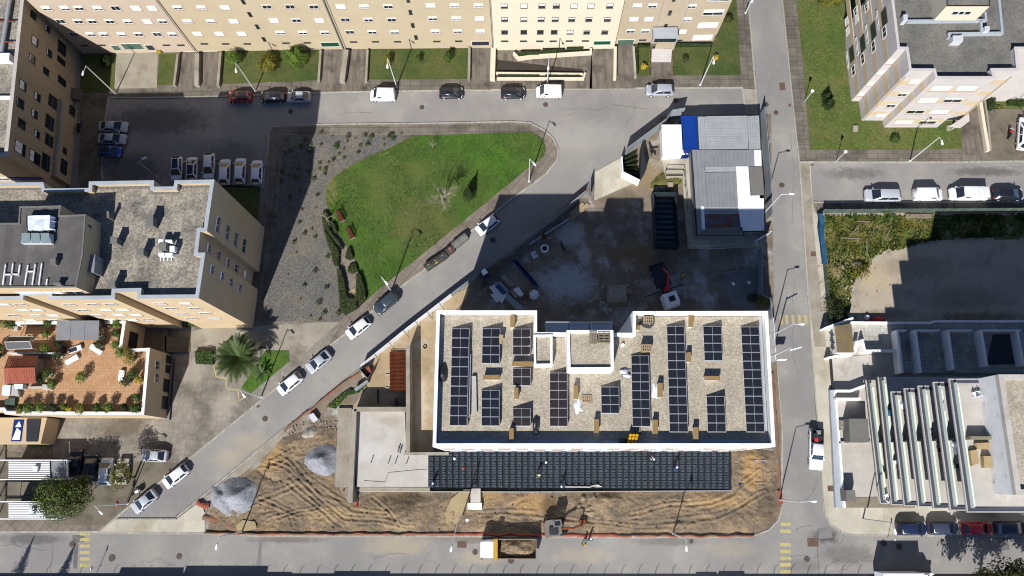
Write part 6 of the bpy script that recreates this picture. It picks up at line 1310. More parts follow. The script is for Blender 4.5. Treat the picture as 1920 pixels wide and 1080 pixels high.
# excavator
r = thing('excavator','small orange and grey excavator standing in the trench','excavator',at(1041,988,.15),math.radians(8)); re = r
for s in (-1,1): part(r,'track','tyre',lambda q: q.prism([(-1.5,s*1.0-.2),(1.5,s*1.0-.2),(1.5,s*1.0+.2),(-1.5,s*1.0+.2)],0,.65,True,True))
part(r,'undercarriage','metal_d',lambda q: q.box(-.8,-.8,.3,.8,.8,.8))
part(r,'upper_body','flat_grey',lambda q: q.prism([(-1.55,-.7),(-1.3,-1.1),(.3,-1.15),(.8,-.8),(.8,.9),(.2,1.15),(-1.2,1.1),(-1.5,.7)],.85,1.7,True,True))
part(r,'counterweight','orange',lambda q: q.prism([(-1.62,-.75),(-1.36,-1.16),(-.9,-1.18),(-.9,1.18),(-1.26,1.16),(-1.56,.75)],.8,1.5,True,True))
part(r,'engine_cover','metal_d',lambda q: q.prism([(-1.0,-.8),(.2,-.95),(.2,.1),(-.9,.2)],1.7,1.95,True,True)); part(r,'cab','flat_grey',lambda q: q.prism([(-.3,.15),(.95,.15),(.85,1.05),(-.3,1.05)],1.7,2.75,True,True)); part(r,'cab_window','carglass',lambda q: q.box(-.1,.3,2.75,.7,.9,2.77))
part(r,'boom','rust',lambda q: (q.tube((.7,-.2,1.5),(2.2,-.3,2.7),.17,.15,8), q.tube((2.2,-.3,2.7),(3.4,-.2,2.3),.15,.12,8))); part(r,'stick','metal_d',lambda q: q.tube((3.4,-.2,2.3),(3.9,.2,.9),.12,.1,8)); part(r,'bucket','rust',lambda q: q.prism([(3.6,-.3),(4.4,-.1),(4.3,.5),(3.5,.4)],.2,.95,True,True)); part(r,'hydraulic_arm','galv',lambda q: q.tube((.9,.1,1.3),(2.4,-.1,2.2),.07,n=6))
# motorcycles
def moto(u, v, rz, col, lab, z=.13):
    r = thing('motorcycle', lab, 'motorcycle', at(u, v, z), rz, None)
    for x in (-.65,.68): part(r,'wheel','tyre',lambda q: q.tube((0,-.07,0),(0,.07,0),.31,n=14),(x,0,.31))
    part(r,'frame','metal_d',lambda q: (q.tube((-.6,0,.35),(.1,0,.75),.07,n=6), q.tube((.1,0,.4),(.5,0,.85),.09,n=6), q.box(-.25,-.15,.3,.3,.15,.65)))
    part(r,'fuel_tank',col,lambda q: q.prism([(-.05,-.16),(.3,-.2),(.45,-.1),(.45,.1),(.3,.2),(-.05,.16)],.7,.95,True,True)); part(r,'saddle','black',lambda q: q.prism([(-.75,-.1),(-.4,-.17),(-.05,-.14),(-.05,.14),(-.4,.17),(-.75,.1)],.72,.84,True,True))
    part(r,'handlebar','metal_l',lambda q: q.tube((.5,-.4,1.0),(.5,.4,1.0),.03,n=6)); part(r,'fork','metal_l',lambda q: (q.tube((.5,-.1,.95),(.68,-.1,.31),.03,n=5), q.tube((.5,.1,.95),(.68,.1,.31),.03,n=5))); part(r,'headlamp','headlight',lambda q: q.tube((.55,0,.85),(.68,0,.85),.09,n=8)); return r
moto(497,653,0,'paint_black','dark motorcycle beside the corner lawn near the palm'); moto(259,923,.5,'paint_white','motorcycle with white tank on the pavement beside the last silver sedan'); moto(1890,252,1.25,'paint_red','motorcycle with red tank beside the white car at the right edge'); moto(151,240,1.4,'paint_black','black motorcycle parked against the shaded tan block')
# ================================================================= LAMPS
def lamp(b0, top, head, lab, m='metal_l', hb=9.2, group='street lamps', z0=.12):
    B = at(*b0, z0); H = at(*head, hb+.25); d = Vector((H.x-B.x, H.y-B.y, 0)); r = thing('street_lamp', lab, 'street lamp', B, 0, group); L = max(.5, d.length); d.normalize()
    part(r,'pole',m,lambda q: (q.tube((0,0,0),(0,0,hb-z0),.11,.06,8), q.disc((0,0),.2,0,.06,8)))
    part(r,'arm',m,lambda q: q.tube((0,0,hb-z0),(d.x*(L-.35),d.y*(L-.35),hb+.2-z0),.05,.04,6))
    nn = Vector((-d.y,d.x,0)); e = d*(L-.4); f_ = d*(L+.35)
    part(r,'lamp_head','plastic_w',lambda q: loft(q,[[(p.x+nn.x*w_*s,p.y+nn.y*w_*s,z_) for s,z_ in ((-.6,hb+.14),(-1,hb+.22),(-.5,hb+.33),(.5,hb+.33),(1,hb+.22),(.6,hb+.14))] for p,w_ in ((e,.06),(e.lerp(f_,.4),.16),(e.lerp(f_,.8),.18),(f_,.08))],)); return r
for a in (((217,176),0,(156,138),'street lamp by the shaded garden at top left'),((479,171),0,(443,133),'street lamp between the red and black cars'),((744,163),0,(726.5,125),'street lamp behind the left white van'),((1026,158),0,(1028,128),'street lamp behind the van with the red mark'),((1313,159),0,(1338,117),'street lamp beside the corner lawn'),
          ((1398,24),0,(1410,2),'street lamp at the top of the north south road'),((310,345),0,(271,297),'grey street lamp in the shaded lot behind the apricot block','galv'),((992,340),0,(1002,308),'street lamp at the rounded tip of the park'),((734,546),0,(725,531),'street lamp at the lower corner of the park lawn'),((490,744),0,(458,742),'street lamp at the corner lawn near the palm'),
          ((239,944),0,(190,961),'street lamp over the evergreen tree at bottom left'),((455,997),0,(406,1026),'street lamp at the kerb below the folded gravel heap'),((868,966),0,(846,1030),'street lamp in the excavated ground left of the tipper truck','galv'),((1262,1001),0,(1287,1029),'street lamp at the kerb right of the excavator'),((1461,937),0,(1526,940),'long armed street lamp at the east kerb of the site'),
          ((1430,402),0,(1484,364),'long armed street lamp behind the grey sheds'),((1446,630),0,(1503,608),'long armed street lamp beside the north east corner of the solar roof'),((1618,973),0,(1678,997),'street lamp in the pale pavement below the terraces','galv'),((1706,302),0,(1766,268),'street lamp on the pavement of the east street'),((1932,975),0,(1918,970),'street lamp at the right edge below the terraces')):
    if a[3] != 'street lamp at the right edge below the terraces' : lamp(*a)
for (b0, t, lab) in (((1568,302),(1584,286),'short globe lamp on the pavement below the striped block'),((1508,191),(1521,173),'short globe lamp at the edge of the east lawn')):
    B = at(*b0,.12); r = thing('garden_lamp', lab, 'garden lamp', B, 0, 'short globe lamps'); part(r,'pole','metal_l',lambda q: q.tube((0,0,0),(0,0,3.3),.06,.05,8)); part(r,'globe','plastic_w',lambda q: q.tube((0,0,3.3),(0,0,3.75),.12,.26,10))
r = thing('traffic_mast','tall mast with a white bracket beside the east side of the solar roof','mast',at(1447,668,.1)); part(r,'pole','metal_l',lambda q: q.tube((0,0,0),(.1,0,8),.12,.09,8)); part(r,'bracket','plastic_w',lambda q: q.tube((0,-.3,8),(1.5,.1,8.4),.12,.12,4)); part(r,'sign_panel','panel_white',lambda q: q.box(-.2,-1.0,2.4,1.1,-.9,3.4))
r = thing('stop_sign','red octagonal traffic sign under the lamp at bottom left','traffic sign',at(236,943,.13)); part(r,'post','galv',lambda q: q.tube((0,0,0),(0,0,2.6),.04,n=6)); o = part(r,'sign_plate','red',lambda q: q.tube((-.05,0,2.5),(.05,.02,2.5),.4,n=8))
for u, v_, l in ((187,1062,'thin sign post near the bottom edge beside the yellow stripes'),(1664,1008,'thin white post by the kerb above the box truck shadow')):
    r = thing('sign_post', l, 'sign post', at(u, v_, 0)); part(r,'post','metal_l',lambda q: q.tube((0,0,0),(0,0,2.3),.04,n=6)); part(r,'sign_plate','metal_l',lambda q: q.tube((-.03,0,2.2),(.03,0,2.2),.3,n=12))
# ================================================================= BINS AND BENCHES
for i, (u, v_, lid, mk_, lab) in enumerate(((804,498,'metal_d','green','dark waste bin with a green mark, lowest of the row of six'),(816.5,490,'metal_d','hiviz','dark domed waste bin with a yellow mark, second of the row of six'),(830,481,'metal_d','blue','dark domed waste bin with a blue mark, third of the row of six'),(843.5,469,'metal_d','orange','waste bin with orange stickers, fourth of the row of six'),(855.5,457,'flat_grey','','plain grey waste bin, fifth of the row of six'),(868,447,'flat_grey','','plain grey waste bin, top of the row of six'))):
    M.setdefault('green', pm('green_mark', S(40,160,90), fine=0)); r = thing('waste_bin', lab, 'waste bin', at(u+1, v_+3, 0), math.radians(37), 'waste bins on the diagonal street')
    part(r,'container','flat_grey' if lid != 'metal_d' else 'bin_dark' if 'bin_dark' in M else M.setdefault('bin_dark', pm('bin_dark', S(88,82,76), S(76,72,68), 1, fine=.05, rough=.5)),lambda q: q.prism([(-.6,-.5),(.6,-.5),(.6,.5),(-.6,.5)],.15,1.1,True,True))
    lm = M['bin_dark'] if lid == 'metal_d' else M['flat_grey']
    part(r,'lid',lm,lambda q: loft(q,[[(x,-.55,1.1),(x,-.5,1.2),(x,-.2,1.34),(x,.2,1.34),(x,.5,1.2),(x,.55,1.1)] for x in (-.66,-.6,.6,.66)]))
    part(r,'lid_handle','galv',lambda q: q.box(-.12,.0,1.34,.12,.1,1.4))
    if mk_: part(r,'sticker',mk_,lambda q: (q.box(-.18,-.44,1.23,.18,-.28,1.30), (q.box(-.1,-.1,1.34,.3,.3,1.37) if mk_ == 'orange' else None)))
    for x in (-.5,.5):
        for y in (-.4,.4): part(r,'wheel','tyre',lambda q: q.tube((0,-.04,0),(0,.04,0),.09,n=8),(x,y,.09))
for u, v_, lab in ((637.5,407,'upper red brown bench beside the clipped hedge'),(656.5,439,'lower red brown bench beside the clipped hedge')):
    r = thing('park_bench', lab, 'bench', at(u, v_, .18), math.radians(-63), 'park benches by the hedge')
    for i in range(4): part(r,'seat_slat','wood_red',lambda q: q.box(-.95,-.3+i*.16,.42,.95,-.17+i*.16,.46))
    for i in range(2): part(r,'back_slat','wood_red',lambda q: q.box(-.95,.36+i*.05,.55+i*.18,.95,.40+i*.05,.69+i*.18))
    for x in (-.8,.8): part(r,'leg','conc_white',lambda q: q.box(x-.07,-.3,0,x+.07,.42,.42))
# ================================================================= PEOPLE
def skinmesh(name, V, E, Rr, m, sub=1):
    me = bpy.data.meshes.new(name); me.from_pydata(V, E, []); o = bpy.data.objects.new(name, me); C.objects.link(o)
    md = o.modifiers.new('s', 'SKIN'); md.use_smooth_shade = True; sm = o.modifiers.new('b', 'SUBSURF'); sm.levels = sub
    for i, r_ in enumerate(Rr): me.skin_vertices[0].data[i].radius = (r_, r_)
    me.skin_vertices[0].data[0].use_root = True
    dg = bpy.context.evaluated_depsgraph_get(); ev = bpy.data.meshes.new_from_object(o.evaluated_get(dg)); bpy.data.objects.remove(o); ev.name = name; ev.materials.clear(); ev.materials.append(M[m]); return ev
def pose(bend, step, arm):
    s = math.sin(bend); c_ = math.cos(bend); hip = .92
    def up(t, y=0, fwd=0): return (t*s+fwd*c_, y, hip+t*c_-fwd*s)
    V = [(0,0,hip), up(.25), up(.48), up(.56), up(.66, 0, .02), up(.76, 0, .03),
         up(.47,.17), (up(.47,.17)[0]+arm*.18, .26, up(.47)[2]-.26), (up(.47,.17)[0]+arm*.42, .22, up(.47)[2]-.42),
         up(.47,-.17), (up(.47,-.17)[0]+arm*.12, -.27, up(.47)[2]-.27), (up(.47,-.17)[0]+arm*.34, -.24, up(.47)[2]-.46),
         (0,.1,hip-.06), (step*.5+.03,.11,.48), (step,.11,.06), (step+.16,.12,.04), (0,-.1,hip-.06), (-step*.5+.05,-.11,.48), (-step,-.11,.07), (-step+.16,-.12,.04)]
    E = [(0,1),(1,2),(2,3),(3,4),(4,5),(2,6),(6,7),(7,8),(2,9),(9,10),(10,11),(0,12),(12,13),(13,14),(14,15),(0,16),(16,17),(17,18),(18,19)]
    Rr = [.14,.14,.15,.055,.085,.07,.075,.05,.035,.075,.05,.035,.10,.07,.05,.04,.10,.07,.05,.04]
    return V, E, Rr
POSES = [pose(.08,.25,.6), pose(.75,.18,1.2), pose(.25,.3,1.0)]
PM = {}
def person(u, v_, rz, pi, body, vest, hat, lab, z=.1):
    if (pi, body) not in PM: PM[pi, body] = skinmesh('body', *POSES[pi], body)
    V = POSES[pi][0]; r = thing('person', lab, 'person', at(u, v_, z), rz); _link('body', PM[pi, body], r)
    hd = Vector(V[4])
    part(r,'head','skin',lambda q: loft(q,[[(hd.x+rr*math.cos(a),hd.y+rr*.85*math.sin(a),hd.z+zz) for a in [i*.785 for i in range(9)]] for zz, rr in ((-.06,.05),(0,.1),(.08,.105),(.14,.06))]))
    part(r,'helmet' if hat != 'black' else 'hair',('helmet_'+hat[0]) if hat != 'black' else 'black',lambda q: loft(q,[[(hd.x+rr*math.cos(a),hd.y+rr*.9*math.sin(a),hd.z+zz) for a in [i*.785 for i in range(9)]] for zz, rr in ((.07,.16 if hat != 'black' else .115),(.09,.13),(.16,.115),(.21,.05))]))
    if vest:
        a, c_ = Vector(V[1]), Vector(V[2]); d = (c_-a); a = a-d*.5
        part(r,'vest',vest,lambda q: loft(q,[[(p.x+rr*.62*math.cos(t),p.y+rr*math.sin(t),p.z) for t in [i*.785 for i in range(9)]] for p, rr in ((a,.2),(a.lerp(c_,.5),.215),(c_,.235),(c_+d*.25,.12))]))
    return r
person(670,577,2.2,0,'clothes_d',None,'black','person in dark clothes walking on the pavement by the thick hedge',.13)
person(1005,893,.3,1,'clothes_d','hiviz','white','worker with yellow vest bending over the black void formers',1.95); person(811,912,1.2,1,'clothes_b',None,'white','worker in blue at the corner of slab and void formers',1.95)
person(1052,913,1.8,0,'clothes_b',None,'white','worker in blue standing at the edge of the void formers',1.95); person(1218,858,-.6,1,'clothes_d','panel_white','white','worker with pale shirt crouching near the white facade',1.95); person(1262,881,.8,1,'clothes_b',None,'white','worker in blue bending in the middle of the void formers',1.95)
person(1095,1020,2.5,0,'clothes_d','hiviz','yellow','worker in a hi vis vest standing in the bottom street',0); person(1104,1010,.5,2,'clothes_d',None,'white','worker with white helmet beside the hi vis worker in the street',0); person(1277,521,.7,2,'clothes_d','hiviz','yellow','worker with green vest and orange helmet in the shaded yard',.1)
person(1430,912,2.,1,'clothes_b',None,'white','worker in blue kneeling at the east end of the slab',.3) if 0 else None
# ================================================================= SITE YARD
def fence_line(path, h, m, lab, name='hoarding', pw=2.0, cat='fence', post='galv', thick=.08, z0=.0, brace=None, group=None, panel='panel'):
    P = px(path, z0); c0 = sum(P, Vector())/len(P); r = wthing(name, lab, cat, (c0.x, c0.y, z0), group)
    for a, b_ in zip(P, P[1:]):
        L = (b_-a).length; n = max(1, round(L/pw)); d = (b_-a).normalized(); nn = Vector((-d.y, d.x, 0))
        for i in range(n):
            p, q_ = a.lerp(b_, (i+.02)/n), a.lerp(b_, (i+.98)/n); q = MB(); q.prism([p-nn*thick/2, q_-nn*thick/2, q_+nn*thick/2, p+nn*thick/2], z0+.05, z0+h, True, True); q.build(panel, M[m], r)
        for i in range(n+1):
            p = a.lerp(b_, i/n); q = MB(); q.tube((p.x,p.y,z0),(p.x,p.y,z0+h+.05),.035,n=5); q.build('post', M[post], r)
            if brace and i < n: q = MB(); e = p+nn*brace; q.tube((p.x,p.y,z0+h*.75),(e.x,e.y,z0),.03,n=4); q.build('brace', M['metal_d'], r)
    return r
# hoarding along the diagonal street
fence_line([(985,455),(1050,404),(1096,366)], 2.0, 'panel_grey', 'grey green hoarding along the upper diagonal street', pw=2.4)
fence_line([(848,556),(930,494),(985,455)], 2.0, 'panel_grey', 'grey hoarding in the shadow beside the small blue framed booth', pw=2.4)
fence_line([(679,690),(760,624),(848,556)], 2.0, 'panel_white', 'white hoarding between the diagonal street and the solar building', pw=2.4, brace=-1.0)
fence_line([(1104,375),(1105,345)], 2.4, 'panel_grey', 'short grey hoarding return at the site entrance', pw=2.4)
fence_line([(1171,292),(1243,238),(1254,222),(1278,218)], 3.0, 'panel_grey', 'tall pale hoarding from the waste enclosure to the white container', pw=2.6)
fence_line([(1424,215),(1434,330),(1438,412)], 3.0, 'panel_grey', 'hoarding along the road beside the grey sheds', pw=2.6)
fence_line([(1421,470),(1422,520),(1421,556),(1437,566),(1440,600)], 2.2, 'panel_grey', 'bluish hoarding along the right side of the shaded yard', pw=2.4)
fence_line([(1443,600),(1447,680)], 2.0, 'panel_white', 'white hoarding beside the east wall of the solar building', pw=2.4)
# gate leaf open over the pavement
r = wthing('gate_leaf','open white gate leaf swung over the road below the sheds','gate',at(1432,448,0)); q = MB(); strip(q, px([(1416,452),(1443,437)],1.2), .08, .1, 2.2); q.build('gate_panel', M['panel_white'], r); q = MB(); strip(q, px([(1416,452),(1443,437)],2.2), .14, 2.2, 2.3); q.build('gate_rail', M['metal_l'], r)
# wedge shaped waste enclosure
r = wthing('waste_enclosure','wedge shaped enclosure with white walls, dark side and striped interior','enclosure',at(1188,312,0))
W_ = px([(1166,293),(1196,273),(1205,271),(1213,315),(1200,338),(1168,322)], 2.4)
q = MB(); strip(q, [W_[5], W_[4]], .15, 0, 2.4); q.build('white_wall', M['plastic_w'], r); q = MB(); strip(q, [W_[0], W_[5]], .15, 0, 2.4); q.build('white_wall', M['plastic_w'], r); q = MB(); q.prism([W_[2], W_[1]*.2+W_[2]*.8, W_[4], W_[3]][::1], 0, 2.35); q.build('dark_side', M['metal_d'], r)
for i in range(6):
    a, b_ = W_[0].lerp(W_[5], (i+.5)/6), W_[1].lerp(W_[4], (i+.5)/6); q = MB(); strip(q, [a, b_], .14, .1, .9); q.build('shelf', M['leaf_d'], r)
# sheds
def shed(name, poly, z0, z1, wallm, roofm, lab, cat='shed', loc=None, flat=True):
    P = px(poly, z1); c0 = sum(P, Vector())/len(P); r = wthing(name, lab, cat, (c0.x, c0.y, 0)); q = MB(); q.prism(P, z0, z1-.08, False); q.build('wall', M[wallm], r)
    _, O = inset(P, -.12); q = MB(); q.prism(O, z1-.08, z1, True, True); q.build('roof', M[roofm], r); return r
sh = shed('site_container', [(1242,235),(1278,235),(1280,288),(1244,290)], .1, 2.9, 'plastic_w', 'plastic_w', 'white site container beside the blue one', 'container')
sh = shed('site_container', [(1278,219),(1307,219),(1310,280),(1281,280)], .1, 2.9, 'blue', 'blue_sheet', 'bright blue corrugated container between the white one and the grey sheds', 'container')
q = MB(); q.prism(px([(1277,284),(1296,283),(1290,296),(1275,296)], 1.2), .1, 1.2); q.build('door_panel', M['blue'], sh); q = MB(); a = at(1283,288,1.22); q.box(a.x-.4,a.y-.2,1.2,a.x+.1,a.y+.3,1.23); q.box(a.x+.25,a.y-.1,1.2,a.x+.6,a.y+.35,1.23); q.build('notice', M['plastic_w'], sh)
def sheets(r, A, B, Cc, D, n, m, zz, gap=.03, nm='roof_sheet'):
    for i in range(n):
        a, b_, c_, d = A.lerp(B,(i+gap)/n), A.lerp(B,(i+1-gap)/n), D.lerp(Cc,(i+1-gap)/n), D.lerp(Cc,(i+gap)/n); q = MB(); q.prism([a,b_,c_,d], zz, zz+.05+.012*(i % 2)); q.build(nm, M[m], r)
sh = shed('site_shed', [(1308,219),(1424,217),(1427,279),(1311,280)], .1, 3.1, 'metal_g', 'metal_d', 'grey shed with ribbed sheet roof along the north edge of the yard')
Q = px([(1308,219),(1324,219),(1330,280),(1311,280)], 3.1); sheets(sh, Q[0], Q[1], Q[2], Q[3], 4, 'metal_gy', 3.1)
Q = px([(1324,218),(1401,217),(1403,279),(1329,280)], 3.16); sheets(sh, Q[0], Q[3], Q[2], Q[1], 13, 'metal_gy', 3.14, .02)
Q = px([(1401,218),(1423,217),(1426,279),(1404,280)], 3.1); sheets(sh, Q[0], Q[1], Q[2], Q[3], 5, 'metal_gy', 3.1)
sh = shed('site_shed', [(1296,281),(1426,280),(1434,372),(1432,433),(1394,434),(1393,441),(1307,441),(1303,400)], .1, 3.0, 'metal_g', 'metal_d', 'long grey shed with pale and rusty roof sheets above the skip')
Q = px([(1297,281),(1414,280),(1415,312),(1300,314)], 3.0); sheets(sh, Q[0], Q[1], Q[2], Q[3], 15, 'metal_g', 3.0, .015)
Q = px([(1300,314),(1321,314),(1331,441),(1308,441)], 3.0); sheets(sh, Q[0], Q[1], Q[2], Q[3], 3, 'metal_g', 3.0, .015)
Q = px([(1322,324),(1381,323),(1386,388),(1327,388)], 3.0); sheets(sh, Q[0], Q[1], Q[2], Q[3], 8, 'metal_g', 3.03, .015)
Q = px([(1322,313),(1381,312),(1381,322),(1322,323)], 2.98); sheets(sh, Q[0], Q[3], Q[2], Q[1], 2, 'metal_gy', 2.99)
for pts, m_, nm in (([(1380,312),(1403,312),(1407,367),(1432,366),(1433,432),(1390,433),(1384,388)],'panel_white','white_roof_sheet'),([(1414,281),(1427,281),(1428,311),(1415,311)],'panel_white','white_roof_sheet'),([(1404,313),(1429,312),(1433,372),(1425,372),(1424,366),(1408,366)],'flat_grey','dark_roof_sheet'),([(1314,387),(1320,387),(1322,430),(1316,430)],'panel_white','white_roof_strip'),([(1331,427),(1392,426),(1393,441),(1308,441)],'flat_grey','front_roof_sheet')):
    q = MB(); q.prism(px(pts, 3.1), 3.03, 3.13); q.build(nm, M[m_], sh)
Q = px([(1320,388),(1386,388),(1387,401),(1321,402)], 3.0); sheets(sh, Q[0], Q[3], Q[2], Q[1], 3, 'metal_gy', 3.02)
q = MB(); q.prism(px([(1321,402),(1387,401),(1388,426),(1322,427)], 3.05), 3.0, 3.07); q.build('rusty_roof_sheet', pm('rusty_sheet', S(122,122,128), S(100,100,108), 1, S(140,84,54), .7, .52, .05, .12), sh)
# pad, retaining wall, stair rail of the shed
sheet('concrete_pad', [(1238,292),(1298,285),(1310,441),(1388,441),(1420,434),(1424,462),(1290,464),(1284,400),(1280,330),(1250,334)], .9, M['pave_light'], 1.0)
r = wthing('stair_rail','dark tubular stair rail and small steps left of the long grey shed','railing',at(1270,330,.9)); q = MB(); 
for a, b_ in (((1250,316),(1283,317)),((1250,316),(1248,326)),((1283,317),(1285,345)),((1285,345),(1290,390)),((1248,326),(1282,326))): q.tube(at(*a,1.9),at(*b_,1.9),.045,n=5)
for a in ((1250,316),(1283,317),(1285,345),(1290,390)): p = at(*a,1.9); q.tube(p,(p.x,p.y,.9),.04,n=5)
q.build('rail', M['metal_d'], r)
for i in range(3): q = MB(); y = 327+i*2.6; q.prism(px([(1249,y),(1281,y),(1281,y+2.6),(1249,y+2.6)],.9-.25*i), 0, .9-.22*i); q.build('step', M['conc'], r)
for a in (1329,1362): pass
q = MB(); q.tube(at(1328,466,.6), at(1360,466,.6), .08, n=6); q.tube(at(1292,461,.9), at(1385,457,.9), .05, n=5); tag(q.build('pipe', M['galv']), 'white pipe lying below the front edge of the shed pad', 'pipe')
q = MB(); strip(q, px([(1330,514.5),(1380,508),(1381,502)], .4), .12, .1, .35); tag(q.build('low_kerb', M['conc']), 'thin pale kerb line across the shaded yard', 'kerb')
# skip
r = wthing('skip','long dark open topped skip beside the pad','skip',at(1250,410,0)); K0 = px([(1226,362),(1228,440),(1232,458),(1274,460),(1271,420),(1266,362)], 1.9)
K0 = px([(1225,361),(1267,361),(1274,461),(1231,459)], 2.1); K1 = px([(1231,378),(1262,376),(1269,457),(1236,456)], .4)
for i in range(4):
    q = MB(); a, b_ = K0[i], K0[(i+1) % 4]; d = (b_-a).normalized(); strip(q, [a, b_], .14, .15, 2.1); q.build('side', M.setdefault('skip_paint', pm('skip_paint', (.02,.035,.045), (.015,.02,.025), 1, fine=.15, rough=.6)), r)
q = MB(); q.prism([Vector((p.x,p.y,0)) for p in K0], .1, .3); q.build('floor', M['metal_d'], r)
for i in range(9):
    a, b_ = K0[0].lerp(K0[3], .1+i*.1), K0[1].lerp(K0[2], .1+i*.1); q = MB(); a.z = b_.z = 0; m_ = a.lerp(b_, .5); strip(q, [a.lerp(b_,.06), a.lerp(b_,.94)], .34, .3, .55); q.build('rib', M.setdefault('skip_rib', pm('skip_rib', (.05,.09,.10), fine=.15)), r)
lump('weedy_mound', 1254, 342, .06, 2.6, 1.7, .7, 'weeds', 'weedy brick mound between the steps and the skip', 'mound', 21, 20, rgh=.6)
lump('brick_heap', 1238, 352, .1, 1.3, 1.0, .5, 'rock', 'heap of broken stone at the corner of the skip', 'rubble heap', 22, 16, rgh=.8, fr=3)
q = MB(); a = at(1257,347,.9); q.box(a.x-.4,a.y-.45,.3,a.x+.4,a.y+.45,.95); tag(q.build('block', M['sill']), 'pinkish block on the weedy mound', 'block')
r = wthing('trestle','dark timber trestle lying behind the waste enclosure','trestle',at(1224,280,0))
for a, b_ in (((1217,267),(1229,290)),((1217,267),(1222,291)),((1219,277),(1234,276)),((1221,285),(1230,285))): q = MB(); strip(q, px([a,b_],.4), .12, .2, .4); q.build('beam', M['metal_d'], r)
# small white booth and things in the yard
r = wthing('portable_booth','small booth with white roof and blue frame on the pavement','booth',at(909,516,0)); B4 = px([(900,508),(909,501),(917,511),(906,519)], 2.3); q = MB(); q.prism(B4, .1, 2.22, False); q.build('frame', M['blue'], r); _, O = inset(B4, .1); q = MB(); q.prism(O, 2.2, 2.34); q.build('roof', M['plastic_w'], r)
for i, (pts, zz, m_, l) in enumerate((([(917,538),(931,532),(952,548),(941,569)],.5,'panel_white','big white panel leaning in the heap of boards by the shaded hoarding'),([(925,530),(938,527),(954,545),(948,552)],.8,'panel_grey','grey panel on top of the board heap'),([(944,556),(952,550),(985,580),(968,580)],.45,'panel_grey','long pale panel running to the roof corner'),([(962,542),(972,538),(982,552),(975,557)],.4,'panel_white','small white boards right of the board heap'),([(928,537),(936,533),(949,548),(943,553)],1.0,'net_blue','thin blue board across the heap'))):
    q = MB(); q.prism(px(pts, zz), zz-.12, zz, True, True); tag(q.build('board', M[m_]), l, 'board')
for i, (a, b_, l) in enumerate((((962,488),(1003,535),'left of the three dark blue beams lying in the yard'),((966,487),(1006,533),'middle of the three dark blue beams lying in the yard'),((970,491),(1008,537),'right of the three dark blue beams lying in the yard'))):
    q = MB(); strip(q, px([a,b_],.3), .22, .1, .32); tag(q.build('steel_beam', M['blue']), l, 'beam', 'blue beams in the yard')
lump('bulk_bag', 1001.5, 553, .06, .8, .8, .95, 'film', 'square whitish bulk bag beside the blue beams', 'bag', 31, 12, fl=1.0, rgh=.1)
r = thing('bulk_bag','open white bulk bag with dark mouth near the hoarding','bag',at(1021,468,.06)); part(r,'sack','plastic_w',lambda q: q.prism([(.62*math.cos(a)*(1+.1*math.sin(3*a)),.62*math.sin(a)) for a in [i*.628 for i in range(10)]],0,.75,True)); part(r,'mouth','black',lambda q: q.disc((0,0),.4,.75,.78,12))
q = MB(); q.prism(px([(995,474),(1003,470),(1010,479),(1001,485)],.25), .06, .25); tag(q.build('block_stack', M['plastic_w']), 'flat stack with blue stripes left of the open bulk bag', 'stack'); 
q = MB(); 
for i in range(4): a, b_ = at(997.5+i*2.2,474-i*.6,.27), at(1003+i*2.0,482-i*1.2,.27); strip(q, [a,b_], .07, .25, .27)
tag(q.build('blue_strap', M['blue']), 'blue straps over the flat stack', 'straps')
lump('bucket_heap', 1020, 444, .06, .45, .45, .5, 'rust', 'small pinkish barrel top beside the hoarding', 'barrel', 33, 10, fl=1, rgh=.1); lump('bucket_heap', 1029, 446, .06, .4, .3, .4, 'rock', 'brown lump right of the pinkish barrel', 'rubble', 34)
for a, b_, w2, l in (((1068,403),(1094,381),.5,'brown timber beam beside the entrance hoarding'),((1069,411),(1104,383),.7,'pale plank beside the brown beam'),((992,458),(1070,408),.25,'long thin pipe running along the hoarding foot')):
    q = MB(); strip(q, px([a,b_],.3), w2, .06, .3); tag(q.build('timber', M['wood' if 'brown' in l else 'panel_white' if 'plank' in l else 'galv']), l, 'timber')
for i, (pts, zz, m_, l) in enumerate((([(955,545),(962,541),(972,556),(966,560)],.35,'conc','narrow concrete kerb piece beside the white boards'),([(920,552),(930,548),(940,562),(931,567)],.3,'panel_white','square white panel at the left foot of the board heap'),([(985,556),(996,549),(998,552),(988,560)],.25,'rust','rusty bar bundle beside the square bulk bag'),([(938,520),(946,515),(964,534),(957,539)],.3,'conc','pale curved kerb stones above the board heap'),([(1030,500),(1042,497),(1044,500),(1032,503)],.2,'wood_old','thin plank on the pale stained ground of the yard'),([(1050,455),(1053,454),(1060,470),(1057,471)],.2,'metal_d','dark bar lying on the pale stain of the yard'))):
    q = MB(); q.prism(px(pts, zz), .06, zz, True, True); tag(q.build('site_board', M[m_]), l, 'board')
for i, (u, v_, s_) in enumerate(((1132,538,.4),(1180,548,.45),(1130,568,.5),(1170,578,.45),(1145,580,.5),(1180,570,.4),(1060,556,.4),(1074,560,.35))):
    lump('broken_concrete', u, v_, .1, s_, s_*.8, s_*.7, 'conc', 'lump of broken concrete beside the raised square in the shaded yard', 'rubble', i+120, 8, fl=.3, group='broken concrete in the shaded yard', rgh=.7, fr=2)
